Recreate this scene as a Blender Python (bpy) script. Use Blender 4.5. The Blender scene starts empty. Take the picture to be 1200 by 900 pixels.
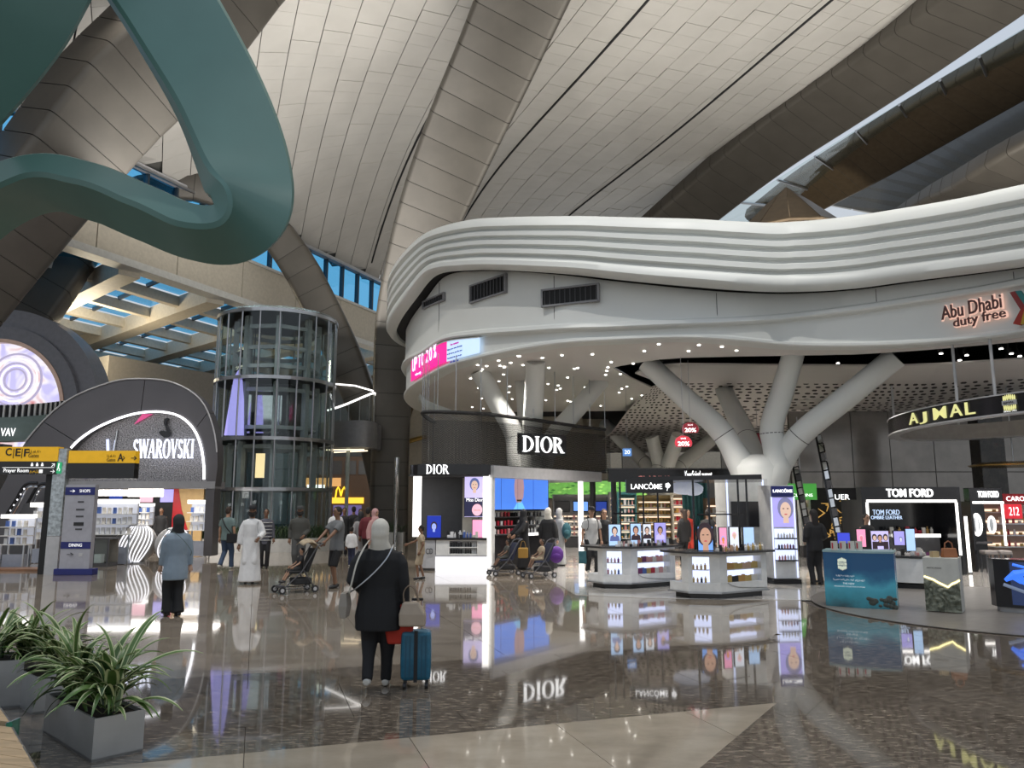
import bpy, bmesh, math, random
from math import sin, cos, pi, radians, sqrt, atan2
from mathutils import Vector, Matrix
random.seed(7)
scene = bpy.context.scene
COL = scene.collection

# ------------------------------------------------------------------ camera
CAM_Z, F, PITCH = 1.85, 900.0, math.atan(140 / 900)
cam_d = bpy.data.cameras.new('camera'); cam = bpy.data.objects.new('camera', cam_d); COL.objects.link(cam)
cam.location = (0, 0, CAM_Z); cam.rotation_euler = (pi / 2 + PITCH, 0, 0)
cam_d.sensor_width = 36; cam_d.lens = 36 * F / 1200; cam_d.clip_end = 400
scene.camera = cam

# ------------------------------------------------------------------ world, lights, exposure
world = bpy.data.worlds.new('sky'); scene.world = world; world.use_nodes = True
wn = world.node_tree.nodes; wl = world.node_tree.links
bg = wn['Background']
tc = wn.new('ShaderNodeTexCoord'); sx = wn.new('ShaderNodeSeparateXYZ'); cr = wn.new('ShaderNodeValToRGB')
wl.new(tc.outputs['Generated'], sx.inputs[0]); wl.new(sx.outputs['Z'], cr.inputs[0]); wl.new(cr.outputs[0], bg.inputs[0])
cr.color_ramp.elements[0].position = 0.0; cr.color_ramp.elements[0].color = (0.80, 0.82, 0.83, 1)
cr.color_ramp.elements[1].position = 0.8; cr.color_ramp.elements[1].color = (0.62, 0.74, 0.92, 1)
bg.inputs[1].default_value = 0.80
vs = scene.view_settings
vs.view_transform = 'Standard'; vs.look = 'None'; vs.exposure = 0.0; vs.gamma = 1.0; vs.use_curve_mapping = False
try:
    scene.cycles.use_denoising = True
    scene.cycles.max_bounces = 6; scene.cycles.diffuse_bounces = 3; scene.cycles.glossy_bounces = 4
    scene.cycles.transparent_max_bounces = 12; scene.cycles.transmission_bounces = 4
    scene.cycles.sample_clamp_indirect = 4.0
    scene.cycles.caustics_reflective = False; scene.cycles.caustics_refractive = False
except Exception:
    pass

def lamp(kind, name, loc, energy, color=(1, 1, 1), target=None, **kw):
    d = bpy.data.lights.new(name, kind); d.energy = energy; d.color = color
    for k, v in kw.items(): setattr(d, k, v)
    o = bpy.data.objects.new(name, d); COL.objects.link(o); o.location = loc
    if target is not None:
        o.rotation_euler = (Vector(target) - Vector(loc)).to_track_quat('-Z', 'Y').to_euler()
    return o
# uplight panels added over the canopy roof and the left hall, washing the high ceiling
lamp('AREA', 'ceiling_uplight', (8, 30, 10.2), 2300, (1, .95, .87), (8, 31, 30), shape='RECTANGLE', size=16, size_y=14)
lamp('AREA', 'ceiling_uplight', (-9, 30, 12.0), 1700, (1, .97, .92), (-7, 33, 30), shape='RECTANGLE', size=8, size_y=14)
lamp('AREA', 'ceiling_uplight', (19, 31, 10.9), 1500, (1, .95, .87), (26, 45, 23), shape='RECTANGLE', size=7, size_y=7)  # added to brighten the pale ceiling strip between the right ribs
# row of ceiling floodlights high above the concourse
for x, y in ((-14, 14), (-4, 12), (6, 12), (14, 13), (-12, 24)):
    lamp('SPOT', 'ceiling_floodlight', (x, y, 21), 4300, (1, .95, .88), (x * .95, y + 4, 0), spot_size=radians(95), spot_blend=.9, shadow_soft_size=.12)
# downlights under the canopy
for x, y, z in ((0, 24.5, 6.0), (3.2, 22.8, 6.0), (4.9, 21.4, 6.0), (10.6, 21.6, 5.7), (13, 19.5, 5.3), (3, 29, 6.0), (8, 29, 5.9), (15, 26, 5.6), (5, 34, 5.6), (11, 35, 5.2), (18, 33, 5.0)):
    lamp('SPOT', 'canopy_downlight', (x, y, z), 1700, (1, .93, .86), (x, y - .4, 0), spot_size=radians(108), spot_blend=.9, shadow_soft_size=.25)
# lamps in the left shop zone and in the far mall
for x, y, z in ((-4, 46, 5.0), (-9, 54, 6.5)):
    lamp('POINT', 'shop_lamp', (x, y, z), 320, (1, .92, .82), shadow_soft_size=.4)
lamp('SPOT', 'rib_patch_spot', (19.5, 46, 14.5), 3500, (1, .92, .75), (22.3, 52.5, 21.5), spot_size=radians(34), spot_blend=.4, shadow_soft_size=.3)  # added spot that makes the bright daylight patch on the bronze rib
lamp('AREA', 'lift_fill_light', (-10.5, 33.5, 10.2), 200, (.9, .97, 1), (-10.5, 33.5, 0), shape='DISK', size=3.6)  # added disk light brightening the inside of the glass tower
lamp('POINT', 'lattice_fill_light', (-24, 42, 10.5), 1300, (1, .86, .62), shadow_soft_size=1.0)  # added warm point light for the cream lattice, hanging free without a fitting

# ------------------------------------------------------------------ pixel geometry helpers (photograph frame 1200 x 900)
SP, CP = sin(PITCH), cos(PITCH)
def ray(px, py):
    u, v = (px - 600) / F, (450 - py) / F
    return Vector((u, CP - v * SP, SP + v * CP))
def P(px, py, Y):
    r = ray(px, py); k = Y / r.y
    return Vector((r.x * k, Y, CAM_Z + r.z * k))
def G(px, py, z=0.0):
    r = ray(px, py); k = (z - CAM_Z) / r.z
    return Vector((r.x * k, r.y * k, z))
def proj(p):
    d = Vector(p) - Vector((0, 0, CAM_Z))
    f = d.y * CP + d.z * SP; u = -d.y * SP + d.z * CP
    if f < .1: return None
    return (600 + F * d.x / f, 450 - F * u / f)
def Zp(py, Y, px=600): return P(px, py, Y).z
def Xp(px, Y, py=590): return P(px, py, Y).x

# ------------------------------------------------------------------ materials
MATS = {}
def mat(name, color, rough=.5, metal=0.0, emit=None, estr=1.0, noise=None, bump=None, alpha=1.0, spec=None, coat=0.0, stretch=(1, 1, 1), color2=None):
    if name in MATS: return MATS[name]
    m = bpy.data.materials.new(name); m.use_nodes = True; MATS[name] = m
    nt = m.node_tree; b = nt.nodes['Principled BSDF']
    c4 = (*color, 1)
    b.inputs['Base Color'].default_value = c4; b.inputs['Roughness'].default_value = rough; b.inputs['Metallic'].default_value = metal
    if spec is not None: b.inputs['Specular IOR Level'].default_value = spec
    if coat: b.inputs['Coat Weight'].default_value = coat; b.inputs['Coat Roughness'].default_value = .04
    if alpha < 1: b.inputs['Alpha'].default_value = alpha
    if emit is not None:
        b.inputs['Emission Color'].default_value = (*emit, 1); b.inputs['Emission Strength'].default_value = estr
    sc, amt = noise if noise else (6.0, .06)
    t = nt.nodes.new('ShaderNodeTexCoord'); mp = nt.nodes.new('ShaderNodeMapping'); n = nt.nodes.new('ShaderNodeTexNoise')
    mp.inputs['Scale'].default_value = stretch
    n.inputs['Scale'].default_value = sc; n.inputs['Detail'].default_value = 4
    nt.links.new(t.outputs['Object'], mp.inputs[0]); nt.links.new(mp.outputs[0], n.inputs['Vector'])
    r = nt.nodes.new('ShaderNodeValToRGB'); nt.links.new(n.outputs['Fac'], r.inputs[0])
    lo = color2 if color2 else tuple(x * (1 - amt) for x in color)
    hi = color if color2 else tuple(min(1, x * (1 + amt)) for x in color)
    r.color_ramp.elements[0].position = .35; r.color_ramp.elements[0].color = (*lo, 1)
    r.color_ramp.elements[1].position = .65; r.color_ramp.elements[1].color = (*hi, 1)
    nt.links.new(r.outputs[0], b.inputs['Base Color'])
    if bump:
        bp = nt.nodes.new('ShaderNodeBump'); bp.inputs['Strength'].default_value = bump; bp.inputs['Distance'].default_value = .02
        nt.links.new(n.outputs['Fac'], bp.inputs['Height']); nt.links.new(bp.outputs[0], b.inputs['Normal'])
    return m
def glow(name, color, s=1.0):
    if name in MATS: return MATS[name]
    return mat(name, tuple(c * .5 for c in color), .5, emit=color, estr=s)
def glass(name, tint, gloss=.12, rough=.02):
    """thin architectural glass: tinted transparency with a sharp reflection"""
    if name in MATS: return MATS[name]
    m = bpy.data.materials.new(name); m.use_nodes = True; MATS[name] = m
    nt = m.node_tree; nt.nodes.remove(nt.nodes['Principled BSDF']); out = nt.nodes['Material Output']
    tr = nt.nodes.new('ShaderNodeBsdfTransparent'); tr.inputs[0].default_value = (*tint, 1)
    gl = nt.nodes.new('ShaderNodeBsdfGlossy'); gl.inputs['Roughness'].default_value = rough; gl.inputs[0].default_value = (.9, .95, 1, 1)
    lw = nt.nodes.new('ShaderNodeLayerWeight'); lw.inputs[0].default_value = .5
    pw = nt.nodes.new('ShaderNodeMath'); pw.operation = 'POWER'; pw.inputs[1].default_value = 4.0; nt.links.new(lw.outputs['Facing'], pw.inputs[0])
    fr = nt.nodes.new('ShaderNodeMath'); fr.operation = 'MULTIPLY_ADD'; fr.inputs[1].default_value = .5; fr.inputs[2].default_value = .03; nt.links.new(pw.outputs[0], fr.inputs[0])
    mx = nt.nodes.new('ShaderNodeMixShader')
    nt.links.new(fr.outputs[0], mx.inputs[0]); nt.links.new(tr.outputs[0], mx.inputs[1]); nt.links.new(gl.outputs[0], mx.inputs[2])
    nt.links.new(mx.outputs[0], out.inputs[0])
    return m
def stone(name, c1, c2, c3, scale, stretch, rough=.06, ang=0.0):
    if name in MATS: return MATS[name]
    m = bpy.data.materials.new(name); m.use_nodes = True; MATS[name] = m
    nt = m.node_tree; b = nt.nodes['Principled BSDF']
    t = nt.nodes.new('ShaderNodeTexCoord'); mp = nt.nodes.new('ShaderNodeMapping'); mp.inputs['Scale'].default_value = stretch
    mp.inputs['Rotation'].default_value = (0, 0, ang)
    n = nt.nodes.new('ShaderNodeTexNoise'); n.inputs['Scale'].default_value = scale; n.inputs['Detail'].default_value = 8; n.inputs['Roughness'].default_value = .65
    nt.links.new(t.outputs['Object'], mp.inputs[0]); nt.links.new(mp.outputs[0], n.inputs['Vector'])
    r = nt.nodes.new('ShaderNodeValToRGB'); nt.links.new(n.outputs['Fac'], r.inputs[0])
    e = r.color_ramp.elements; e[0].position = .36; e[0].color = (*c1, 1); e[1].position = .64; e[1].color = (*c3, 1)
    k = e.new(.5); k.color = (*c2, 1)
    oi = nt.nodes.new('ShaderNodeObjectInfo'); mr = nt.nodes.new('ShaderNodeMapRange'); mr.inputs['To Min'].default_value = .9; mr.inputs['To Max'].default_value = 1.08
    nt.links.new(oi.outputs['Random'], mr.inputs[0])
    mm = nt.nodes.new('ShaderNodeMix'); mm.data_type = 'RGBA'; mm.blend_type = 'MULTIPLY'; mm.inputs[0].default_value = 1
    nt.links.new(r.outputs[0], mm.inputs[6]); nt.links.new(mr.outputs[0], mm.inputs[7]); nt.links.new(mm.outputs[2], b.inputs['Base Color'])
    b.inputs['Roughness'].default_value = rough; b.inputs['Specular IOR Level'].default_value = .8
    b.inputs['Coat Weight'].default_value = .35; b.inputs['Coat Roughness'].default_value = .02
    return m

# ------------------------------------------------------------------ mesh builder
class MB:
    def __init__(s): s.v = []; s.f = []; s.m = []; s.uv = None
    def add(s, vs_, fs, m=0):
        o = len(s.v); s.v += [tuple(p) for p in vs_]
        for f in fs: s.f.append(tuple(o + i for i in f)); s.m.append(m)
        return s
    def box(s, c, d, rz=0.0, m=0, rx=0.0):
        hx, hy, hz = d[0] / 2, d[1] / 2, d[2] / 2
        R = Matrix.Rotation(rz, 3, 'Z') @ Matrix.Rotation(rx, 3, 'X')
        p = [R @ Vector((x, y, z)) + Vector(c) for x in (-hx, hx) for y in (-hy, hy) for z in (-hz, hz)]
        return s.add(p, [(0, 1, 3, 2), (4, 6, 7, 5), (0, 4, 5, 1), (2, 3, 7, 6), (0, 2, 6, 4), (1, 5, 7, 3)], m)
    def bx(s, x0, x1, y0, y1, z0, z1, m=0):
        return s.box(((x0 + x1) / 2, (y0 + y1) / 2, (z0 + z1) / 2), (abs(x1 - x0), abs(y1 - y0), abs(z1 - z0)), 0, m)
    def prism(s, poly, z0, z1, m=0):
        n = len(poly); v = [(x, y, z0) for x, y in poly] + [(x, y, z1) for x, y in poly]
        f = [tuple(range(n))[::-1], tuple(range(n, 2 * n))] + [(i, (i + 1) % n, n + (i + 1) % n, n + i) for i in range(n)]
        return s.add(v, f, m)
    def prism_y(s, poly, y0, y1, m=0):
        n = len(poly); v = [(x, y0, z) for x, z in poly] + [(x, y1, z) for x, z in poly]
        f = [tuple(range(n)), tuple(range(n, 2 * n))[::-1]] + [(i, n + i, n + (i + 1) % n, (i + 1) % n) for i in range(n)]
        return s.add(v, f, m)
    def loft(s, rings, closed=True, caps=True, m=0):
        n = len(rings[0]); v = [p for r in rings for p in r]; f = []
        for i in range(len(rings) - 1):
            for j in range(n if closed else n - 1):
                a = i * n + j; b = i * n + (j + 1) % n
                f.append((a, b, b + n, a + n))
        if caps and closed: f += [tuple(range(n))[::-1], tuple(range((len(rings) - 1) * n, len(rings) * n))]
        return s.add(v, f, m)
    def tube(s, pts, r, n=8, m=0, caps=True):
        pts = [Vector(p) for p in pts]; rings = []
        k = len(pts); rr = r if isinstance(r, (list, tuple)) else [r] * k
        up = Vector((0, 0, 1)); t0 = (pts[1] - pts[0]).normalized()
        if abs(t0.dot(up)) > .95: up = Vector((1, 0, 0))
        a = t0.cross(up).normalized()
        for i in range(k):
            t = (pts[min(i + 1, k - 1)] - pts[max(i - 1, 0)])
            t = t.normalized() if t.length > 1e-9 else t0
            a = (a - t * a.dot(t)); a = a.normalized() if a.length > 1e-6 else t.orthogonal().normalized()
            b = t.cross(a)
            q = rr[i]; qa, qb = (q if isinstance(q, (tuple, list)) else (q, q))
            rings.append([pts[i] + a * cos(2 * pi * j / n) * qa + b * sin(2 * pi * j / n) * qb for j in range(n)])
        return s.loft(rings, True, caps, m)
    def lathe(s, prof, n=16, c=(0, 0, 0), m=0, caps=True):
        return s.loft([[(c[0] + r * cos(2 * pi * j / n), c[1] + r * sin(2 * pi * j / n), c[2] + z) for j in range(n)] for r, z in prof], True, caps, m)
    def ell(s, c, r, n=10, k=7, m=0):
        return s.loft([[(c[0] + r[0] * sin(pi * i / k) * cos(2 * pi * j / n), c[1] + r[1] * sin(pi * i / k) * sin(2 * pi * j / n), c[2] - r[2] * cos(pi * i / k)) for j in range(n)]
                       for i in ([.08] + list(range(1, k)) + [k - .08])], True, True, m)
    def disc(s, c, rx, rz, n=20, m=0, y=None, t=.004):
        """thin upright disc facing -Y"""
        return s.prism_y([(c[0] + rx * cos(2 * pi * j / n), c[2] + rz * sin(2 * pi * j / n)) for j in range(n)], c[1], c[1] + t, m)
    def build(s, name, mats, parent=None, world=False, smooth=False, bevel=0, loc=None):
        me = bpy.data.meshes.new(name)
        v = s.v
        if world and parent is not None:
            inv = Matrix.LocRotScale(parent.location, parent.rotation_euler, None).inverted()
            v = [inv @ Vector(p) for p in v]
        me.from_pydata([tuple(p) for p in v], [], s.f)
        mats = mats if isinstance(mats, (list, tuple)) else [mats]
        for m_ in mats: me.materials.append(m_)
        if len(mats) > 1: me.polygons.foreach_set('material_index', s.m)
        if smooth:
            me.polygons.foreach_set('use_smooth', [True] * len(me.polygons))
            if smooth == 'auto': me.set_sharp_from_angle(angle=radians(38))
        me.update()
        o = bpy.data.objects.new(name, me); COL.objects.link(o); o.parent = parent
        if loc is not None: o.location = loc
        if bevel:
            b = o.modifiers.new('bevel', 'BEVEL'); b.width = bevel; b.segments = 2; b.limit_method = 'ANGLE'
        return o
def tag(o, label=None, cat=None, group=None, kind=None):
    if label: o['label'] = label
    if cat: o['category'] = cat
    if group: o['group'] = group
    if kind: o['kind'] = kind
    return o
def thing(name, label, cat, loc=(0, 0, 0), rz=0.0, group=None, kind=None):
    o = bpy.data.objects.new(name, None); COL.objects.link(o); o.location = loc; o.rotation_euler = (0, 0, rz); o.empty_display_size = .1
    return tag(o, label, cat, group, kind)
def copy_tree(o, parent=None, label=None, group=None):
    c = o.copy(); COL.objects.link(c); c.parent = parent
    if label: c['label'] = label
    if group: c['group'] = group
    for ch in list(o.children): copy_tree(ch, c)
    return c
def one(name, mb, m, label, cat, loc=(0, 0, 0), rz=0, group=None, kind=None, **kw):
    o = mb.build(name, m, None, **kw); o.location = loc; o.rotation_euler = (0, 0, rz)
    return tag(o, label, cat, group, kind)
TEXTS = []
def text(body, parent, loc, w, h, m, rot=(pi / 2, 0, 0), ext=.01, name='lettering', align='CENTER', bold=0.0):
    c = bpy.data.curves.new(name, 'FONT'); c.body = body; c.size = 1; c.extrude = ext; c.align_x = align; c.align_y = 'CENTER'; c.resolution_u = 3; c.offset = bold
    c.materials.append(m)
    o = bpy.data.objects.new(name, c); COL.objects.link(o); o.parent = parent; o.location = loc; o.rotation_euler = rot
    TEXTS.append((o, w, h)); return o
def short(label, n):
    w = label.replace(',', '').split()[:n]
    while w and w[-1] in ('the', 'of', 'behind', 'under', 'with', 'and', 'a', 'to', 'right', 'left', 'at', 'just', 'between', 'end', 'seen', 'in', 'by'): w.pop()
    return ' '.join(w)
ROWS = ('bottom', 'second', 'third', 'fourth', 'fifth', 'sixth')
def catmull(pts, n):
    pts = [Vector(p) for p in pts]; k = len(pts); out = []
    for i in range(n):
        u = i / (n - 1) * (k - 1); a = min(int(u), k - 2); t = u - a
        p0 = pts[a - 1] if a > 0 else pts[a] * 2 - pts[a + 1]; p1 = pts[a]; p2 = pts[a + 1]
        p3 = pts[a + 2] if a + 2 < k else pts[a + 1] * 2 - pts[a]
        out.append(.5 * ((2 * p1) + (p2 - p0) * t + (2 * p0 - 5 * p1 + 4 * p2 - p3) * t * t + (3 * p1 - p0 - 3 * p2 + p3) * t ** 3))
    return out
def clip_convex(poly, clipper):
    out = list(poly); n = len(clipper)
    for i in range(n):
        a = clipper[i]; b = clipper[(i + 1) % n]; inp = out; out = []
        if not inp: break
        side = lambda p: (b[0] - a[0]) * (p[1] - a[1]) - (b[1] - a[1]) * (p[0] - a[0])
        for j in range(len(inp)):
            p, q = inp[j], inp[(j + 1) % len(inp)]; sp_, sq = side(p), side(q)
            if sp_ >= 0: out.append(p)
            if (sp_ >= 0) != (sq >= 0):
                t = sp_ / (sp_ - sq); out.append((p[0] + (q[0] - p[0]) * t, p[1] + (q[1] - p[1]) * t))
    return out
def area2(p): return sum(p[i][0] * p[(i + 1) % len(p)][1] - p[(i + 1) % len(p)][0] * p[i][1] for i in range(len(p))) / 2

# shared materials
M = dict(
 white=mat('white_lacquer', (.72, .72, .70), .35), offwhite=mat('offwhite_paint', (.62, .62, .59), .55), canopy=mat('canopy_white', (.71, .725, .70), .45, noise=(.6, .02)),
 canopy_in=mat('canopy_soffit_white', (.70, .665, .635), .5, noise=(.6, .02)), black=mat('black_gloss', (.012, .012, .014), .18), matblack=mat('matt_black', (.012, .012, .013), .7),
 dark=mat('dark_grey_panel', (.06, .06, .065), .45), grey=mat('mid_grey_paint', (.25, .25, .26), .5), lgrey=mat('light_grey_paint', (.45, .45, .46), .5),
 steel=mat('brushed_steel', (.45, .46, .48), .3, 1.0), chrome=mat('chrome', (.75, .76, .78), .08, 1.0), bronze=mat('bronze_cladding', (.13, .095, .06), .32, .6, noise=(3, .1)),
 rib=mat('rib_cladding', (.088, .079, .067), .42, .25, noise=(.8, .08)), ribgap=mat('rib_joint_shadow_gap', (.03, .027, .023), .8),
 ceil=mat('ceiling_panel', (.53, .51, .475), .38, .15, noise=(.5, .05)), ceilgap=mat('ceiling_joint', (.10, .098, .09), .8),
 cream=mat('cream_plaster', (.56, .51, .42), .6), taupe=mat('taupe_panel', (.22, .20, .17), .55), teal=mat('teal_lacquer', (.072, .165, .145), .38, noise=(1.2, .05)),
 glow=glow('white_light_panel', (1, .97, .93), 2.2), glowsoft=glow('soft_light_panel', (.95, .95, 1), 1.1), glowblue=glow('cool_light_panel', (.65, .72, 1), 1.3),
 letter=glow('white_lit_letter', (1, 1, 1), 1.6), spot=glow('downlight_lens', (1, .96, .88), 7.0),
 skyglass=glass('blue_tinted_glazing', (.42, .79, 1.0)), clear=glass('clear_glass', (.90, .94, .93)), smoke=glass('smoked_mesh_glass', (.50, .49, .48)),
 frame=mat('dark_window_frame', (.05, .07, .09), .4, .5), navy=mat('navy_paint', (.012, .018, .14), .4), yellow=mat('signal_yellow', (.62, .34, .01), .4, emit=(.75, .42, .01), estr=.35),
 gold=mat('gold_metal', (.60, .40, .12), .25, 1.0), red=mat('red_paint', (.42, .012, .018), .4), wood=mat('pale_wood', (.48, .34, .20), .45, stretch=(1, 12, 1), noise=(2, .15)),
)
# ================================================================== FLOOR
M['granite'] = stone('brown_granite', (.062, .050, .038), (.125, .10, .077), (.29, .24, .185), 9.0, (1.0, 3.0, 1), .05, radians(-18))
M['beige'] = stone('beige_marble', (.36, .30, .225), (.41, .345, .26), (.46, .39, .30), 1.6, (1, 1.6, 1), .07)
M['midbeige'] = stone('taupe_marble', (.24, .20, .16), (.285, .24, .19), (.335, .285, .23), 1.4, (1, 1.8, 1), .06, .3)
M['shopfloor'] = stone('white_shop_marble', (.50, .47, .43), (.55, .52, .48), (.60, .57, .53), 1.0, (1, 1, 1), .12)
M['grout'] = mat('floor_grout', (.10, .085, .07), .6)
floor = MB().bx(-60, 45, -12, 90, -.30, -.02).build('floor', M['grout']); tag(floor, 'polished stone concourse floor laid in large slabs', None, kind='structure')
FE, FN = Vector((.95, .312)), Vector((-.312, .95))
def uw(u, w): return (FE.x * u + FN.x * w, FE.y * u + FN.y * w)
def tiles(zone, su, sw, m, top, lim, stag=0.0, gap=.006, thick=.02, name='slab'):
    if area2(zone) < 0: zone = zone[::-1]
    us = [p[0] for p in zone]; ws = [p[1] for p in zone]; cells = []
    j0 = math.floor(min(ws) / sw)
    for j in range(j0, math.ceil(max(ws) / sw)):
        off = (j % 2) * stag * su
        for i in range(math.floor((min(us) - off) / su), math.ceil((max(us) - off) / su) + 1):
            c = [(i * su + off + gap / 2, j * sw + gap / 2), ((i + 1) * su + off - gap / 2, j * sw + gap / 2), ((i + 1) * su + off - gap / 2, (j + 1) * sw - gap / 2), (i * su + off + gap / 2, (j + 1) * sw - gap / 2)]
            c = clip_convex(c, zone)
            if len(c) < 3 or abs(area2(c)) < .02: continue
            wc = [uw(*q) for q in c]
            pp = [proj((x, y, 0)) for x, y in wc]
            a = 0
            if all(q and -60 < q[0] < 1260 and q[1] < 1000 for q in pp) and any(0 < q[0] < 1200 and 0 < q[1] < 900 for q in pp): a = abs(area2(pp))
            cells.append((a, wc))
    cells.sort(key=lambda t: -t[0]); rest = MB()
    for k, (a, wc) in enumerate(cells):
        if a > 60 and k < lim: MB().prism(wc, top - thick, top).build(name, m, floor)
        else: rest.prism(wc, top - thick, top)
    if rest.f: tag(rest.build(name + '_field', m, floor), kind='stuff')
tiles([(-12, -2), (-5.67, -2), (4.74, 6.44), (-12, 6.44)], 1.25, 1.61, M['beige'], 0, 60, name='beige_slab')
tiles([(-5.67, -2), (24, -2), (24, 6.44), (4.74, 6.44)], 1.8, 1.2, M['granite'], 0, 80, .5, name='granite_slab')
tiles([(-16, 6.44), (24, 6.44), (24, 9.3), (-16, 9.3)], 1.8, 1.43, M['granite'], 0, 80, .5, name='granite_slab')
tiles([(6.7, 9.3), (24, 9.3), (24, 10.5), (9.6, 11.7)], 1.8, 1.2, M['granite'], 0, 60, .5, name='granite_slab')
tiles([(-46, 9.3), (6.7, 9.3), (9.6, 11.7), (30, 60), (-46, 60)], 1.5, 1.5, M['midbeige'], 0, 200, name='taupe_slab')
def wu(x, y): return (FE.x * x + FE.y * y, FN.x * x + FN.y * y)
tiles([wu(*q) for q in ((1.3, 16.2), (5.7, 14.35), (9.2, 14.9), (24, 13.2), (28, 40), (-1.5, 40))], 1.2, 1.2, M['shopfloor'], .008, 150, thick=.008, name='white_slab')
disc = MB().lathe([(3.6, 0), (3.6, .012), (3.45, .014), (0, .014)], 64)
one('display_disc', disc, mat('grey_wood_deck', (.17, .155, .14), .35, stretch=(1, 14, 1), noise=(3, .2)), 'round grey timber-look floor disc under the pale relief pedestal', 'floor mat', (9.2, 14.2, .008), .4)

# ================================================================== HIGH CEILING
DA, DB = Vector((.39, .92)), Vector((.92, -.39)); C0 = Vector((-20.7, 29))
def ab(a, b): q = C0 + DA * a + DB * b; return q.x, q.y
def bof(x, y): return (x - C0.x) * DB.x + (y - C0.y) * DB.y
def zc(x, y):
    b = max(bof(x, y), 0); return 18.0 + 6.4 * (1 - math.exp(-b / 7.0)) + .35 * sin(b * .22)
ceiling = thing('ceiling', 'high curved ceiling of pale grey panels over the concourse', None, kind='structure')
E1, E2 = Vector((.395, -.919)), Vector((.919, .395))
cells = []; back = MB()
SU, SV = 1.3, .85
for i in range(-31, 36):
    for j in range(-54, 36):
        q = []
        for di, dj in ((.014, .007), (.986, .007), (.986, .993), (.014, .993)):
            s_ = (i + di) * SU; t_ = (j + dj) * SV
            q.append((E2.x * s_ + E1.x * t_, 45 + E2.y * s_ + E1.y * t_))
        cx = sum(p[0] for p in q) / 4; cy = sum(p[1] for p in q) / 4
        if min(bof(*p) for p in q) < -.9 or cy > 64 or cy < 14: continue
        if cx > 12.6 + (52 - cy) * .36 + 2.2: continue
        q3 = [(x, y, zc(x, y) + (.02 if (i * 7 + j * 3) % 5 == 0 else 0)) for x, y in q]
        pp = [proj(p) for p in q3]; a = 0
        if all(pp) and all(-40 < p[0] < 1240 and -40 < p[1] < 330 for p in pp) and any(0 < p[1] for p in pp): a = abs(area2(pp))
        cells.append((a, q3))
cells.sort(key=lambda t: -t[0]); rest = MB()
for k, (a, q3) in enumerate(cells):
    top = [(x, y, z + .05) for x, y, z in q3]
    fs = [(0, 1, 2, 3), (7, 6, 5, 4), (0, 4, 5, 1), (1, 5, 6, 2), (2, 6, 7, 3), (3, 7, 4, 0)]
    if k < 300 and a > 60: MB().add(q3 + top, fs).build('ceiling_panel', M['ceil'], ceiling)
    else: rest.add(q3 + top, fs)
    back.add([(x + (x - q3[0][0]) * 0, y, z + .08) for x, y, z in [(p[0], p[1], p[2]) for p in q3]], [])
tag(rest.build('ceiling_panel_field', M['ceil'], ceiling), kind='stuff')
# dark backing sheet behind the joints
gx = [(-26 + 1.5 * i) for i in range(48)]; gy = [14 + 1.5 * j for j in range(34)]
bk = MB(); idx = {}
for x in gx:
    for y in gy: idx[(x, y)] = len(bk.v); bk.v.append((x, y, zc(x, y) + .12))
for i in range(len(gx) - 1):
    for j in range(len(gy) - 1):
        x, y = gx[i], gy[j]
        if bof(x, y) > -1.0 and x < 12.6 + (52 - y) * .36 + 1.4:
            bk.f.append((idx[(x, y)], idx[(gx[i + 1], y)], idx[(gx[i + 1], gy[j + 1])], idx[(x, gy[j + 1])])); bk.m.append(0)
bk.build('backing_sheet', M['ceilgap'], ceiling, smooth=True)
# three dark expansion joints that run along the seams, with a light track on one
for s0, t0, t1 in ((-6.2, -14, 12), (-0.0, -16, 26), (8.2, -14, 27)):
    pts = []
    for k in range(25):
        t_ = t0 + (t1 - t0) * k / 24; x = E2.x * s0 + E1.x * t_; y = 45 + E2.y * s0 + E1.y * t_
        if bof(x, y) > 0: pts.append((x, y, zc(x, y) - .01))
    if len(pts) > 3: MB().tube(pts, .07, 6).build('expansion_joint', M['matblack'], ceiling)

# ================================================================== CLERESTORY WINDOW BAND (left)
cl = thing('window_1', 'long clerestory window band with blue glass under the ceiling edge', None, kind='structure')
ZS, ZH = 15.5, 17.8
for k in range(-5, 22):
    a0, a1 = k * 1.8, k * 1.8 + 1.8
    x0, y0 = ab(a0, 0); x1, y1 = ab(a1, 0)
    MB().add([(x0, y0, ZS), (x1, y1, ZS), (x1, y1, ZH), (x0, y0, ZH)] + [(x0 - .02, y0 + .02, ZS), (x1 - .02, y1 + .02, ZS), (x1 - .02, y1 + .02, ZH), (x0 - .02, y0 + .02, ZH)],
             [(0, 1, 2, 3), (7, 6, 5, 4), (0, 4, 5, 1), (1, 5, 6, 2), (2, 6, 7, 3), (3, 7, 4, 0)]).build('pane', M['skyglass'], cl)
    MB().box((x0, y0, (ZS + ZH) / 2), (.12, .3, ZH - ZS), atan2(DA.y, DA.x)).build('mullion', M['frame'], cl)
def along(a0, a1, b, z0, z1, th, name, m, parent):
    (x0, y0), (x1, y1) = ab(a0, b), ab(a1, b)
    mb = MB().box(((x0 + x1) / 2, (y0 + y1) / 2, (z0 + z1) / 2), ((a1 - a0), th, z1 - z0), atan2(DA.y, DA.x))
    return mb.build(name, m, parent)
along(-9, 39, 0.1, ZH, ZH + .22, .5, 'head_rail', M['lgrey'], cl)
along(-9, 39, 0.5, ZH - .12, ZH + .0, .12, 'service_rail', M['steel'], cl)
along(-9, 39, 0.15, ZS - .15, ZS, .5, 'sill', M['offwhite'], cl)
wl_ = thing('wall_left', 'cream band of wall below the clerestory windows', None, kind='structure')
for k in range(-2, 9): along(k * 4.6 + .03, k * 4.6 + 4.57, 0.05, 13.1, ZS - .15, .4, 'wall_panel', M['cream'], wl_)
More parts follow.
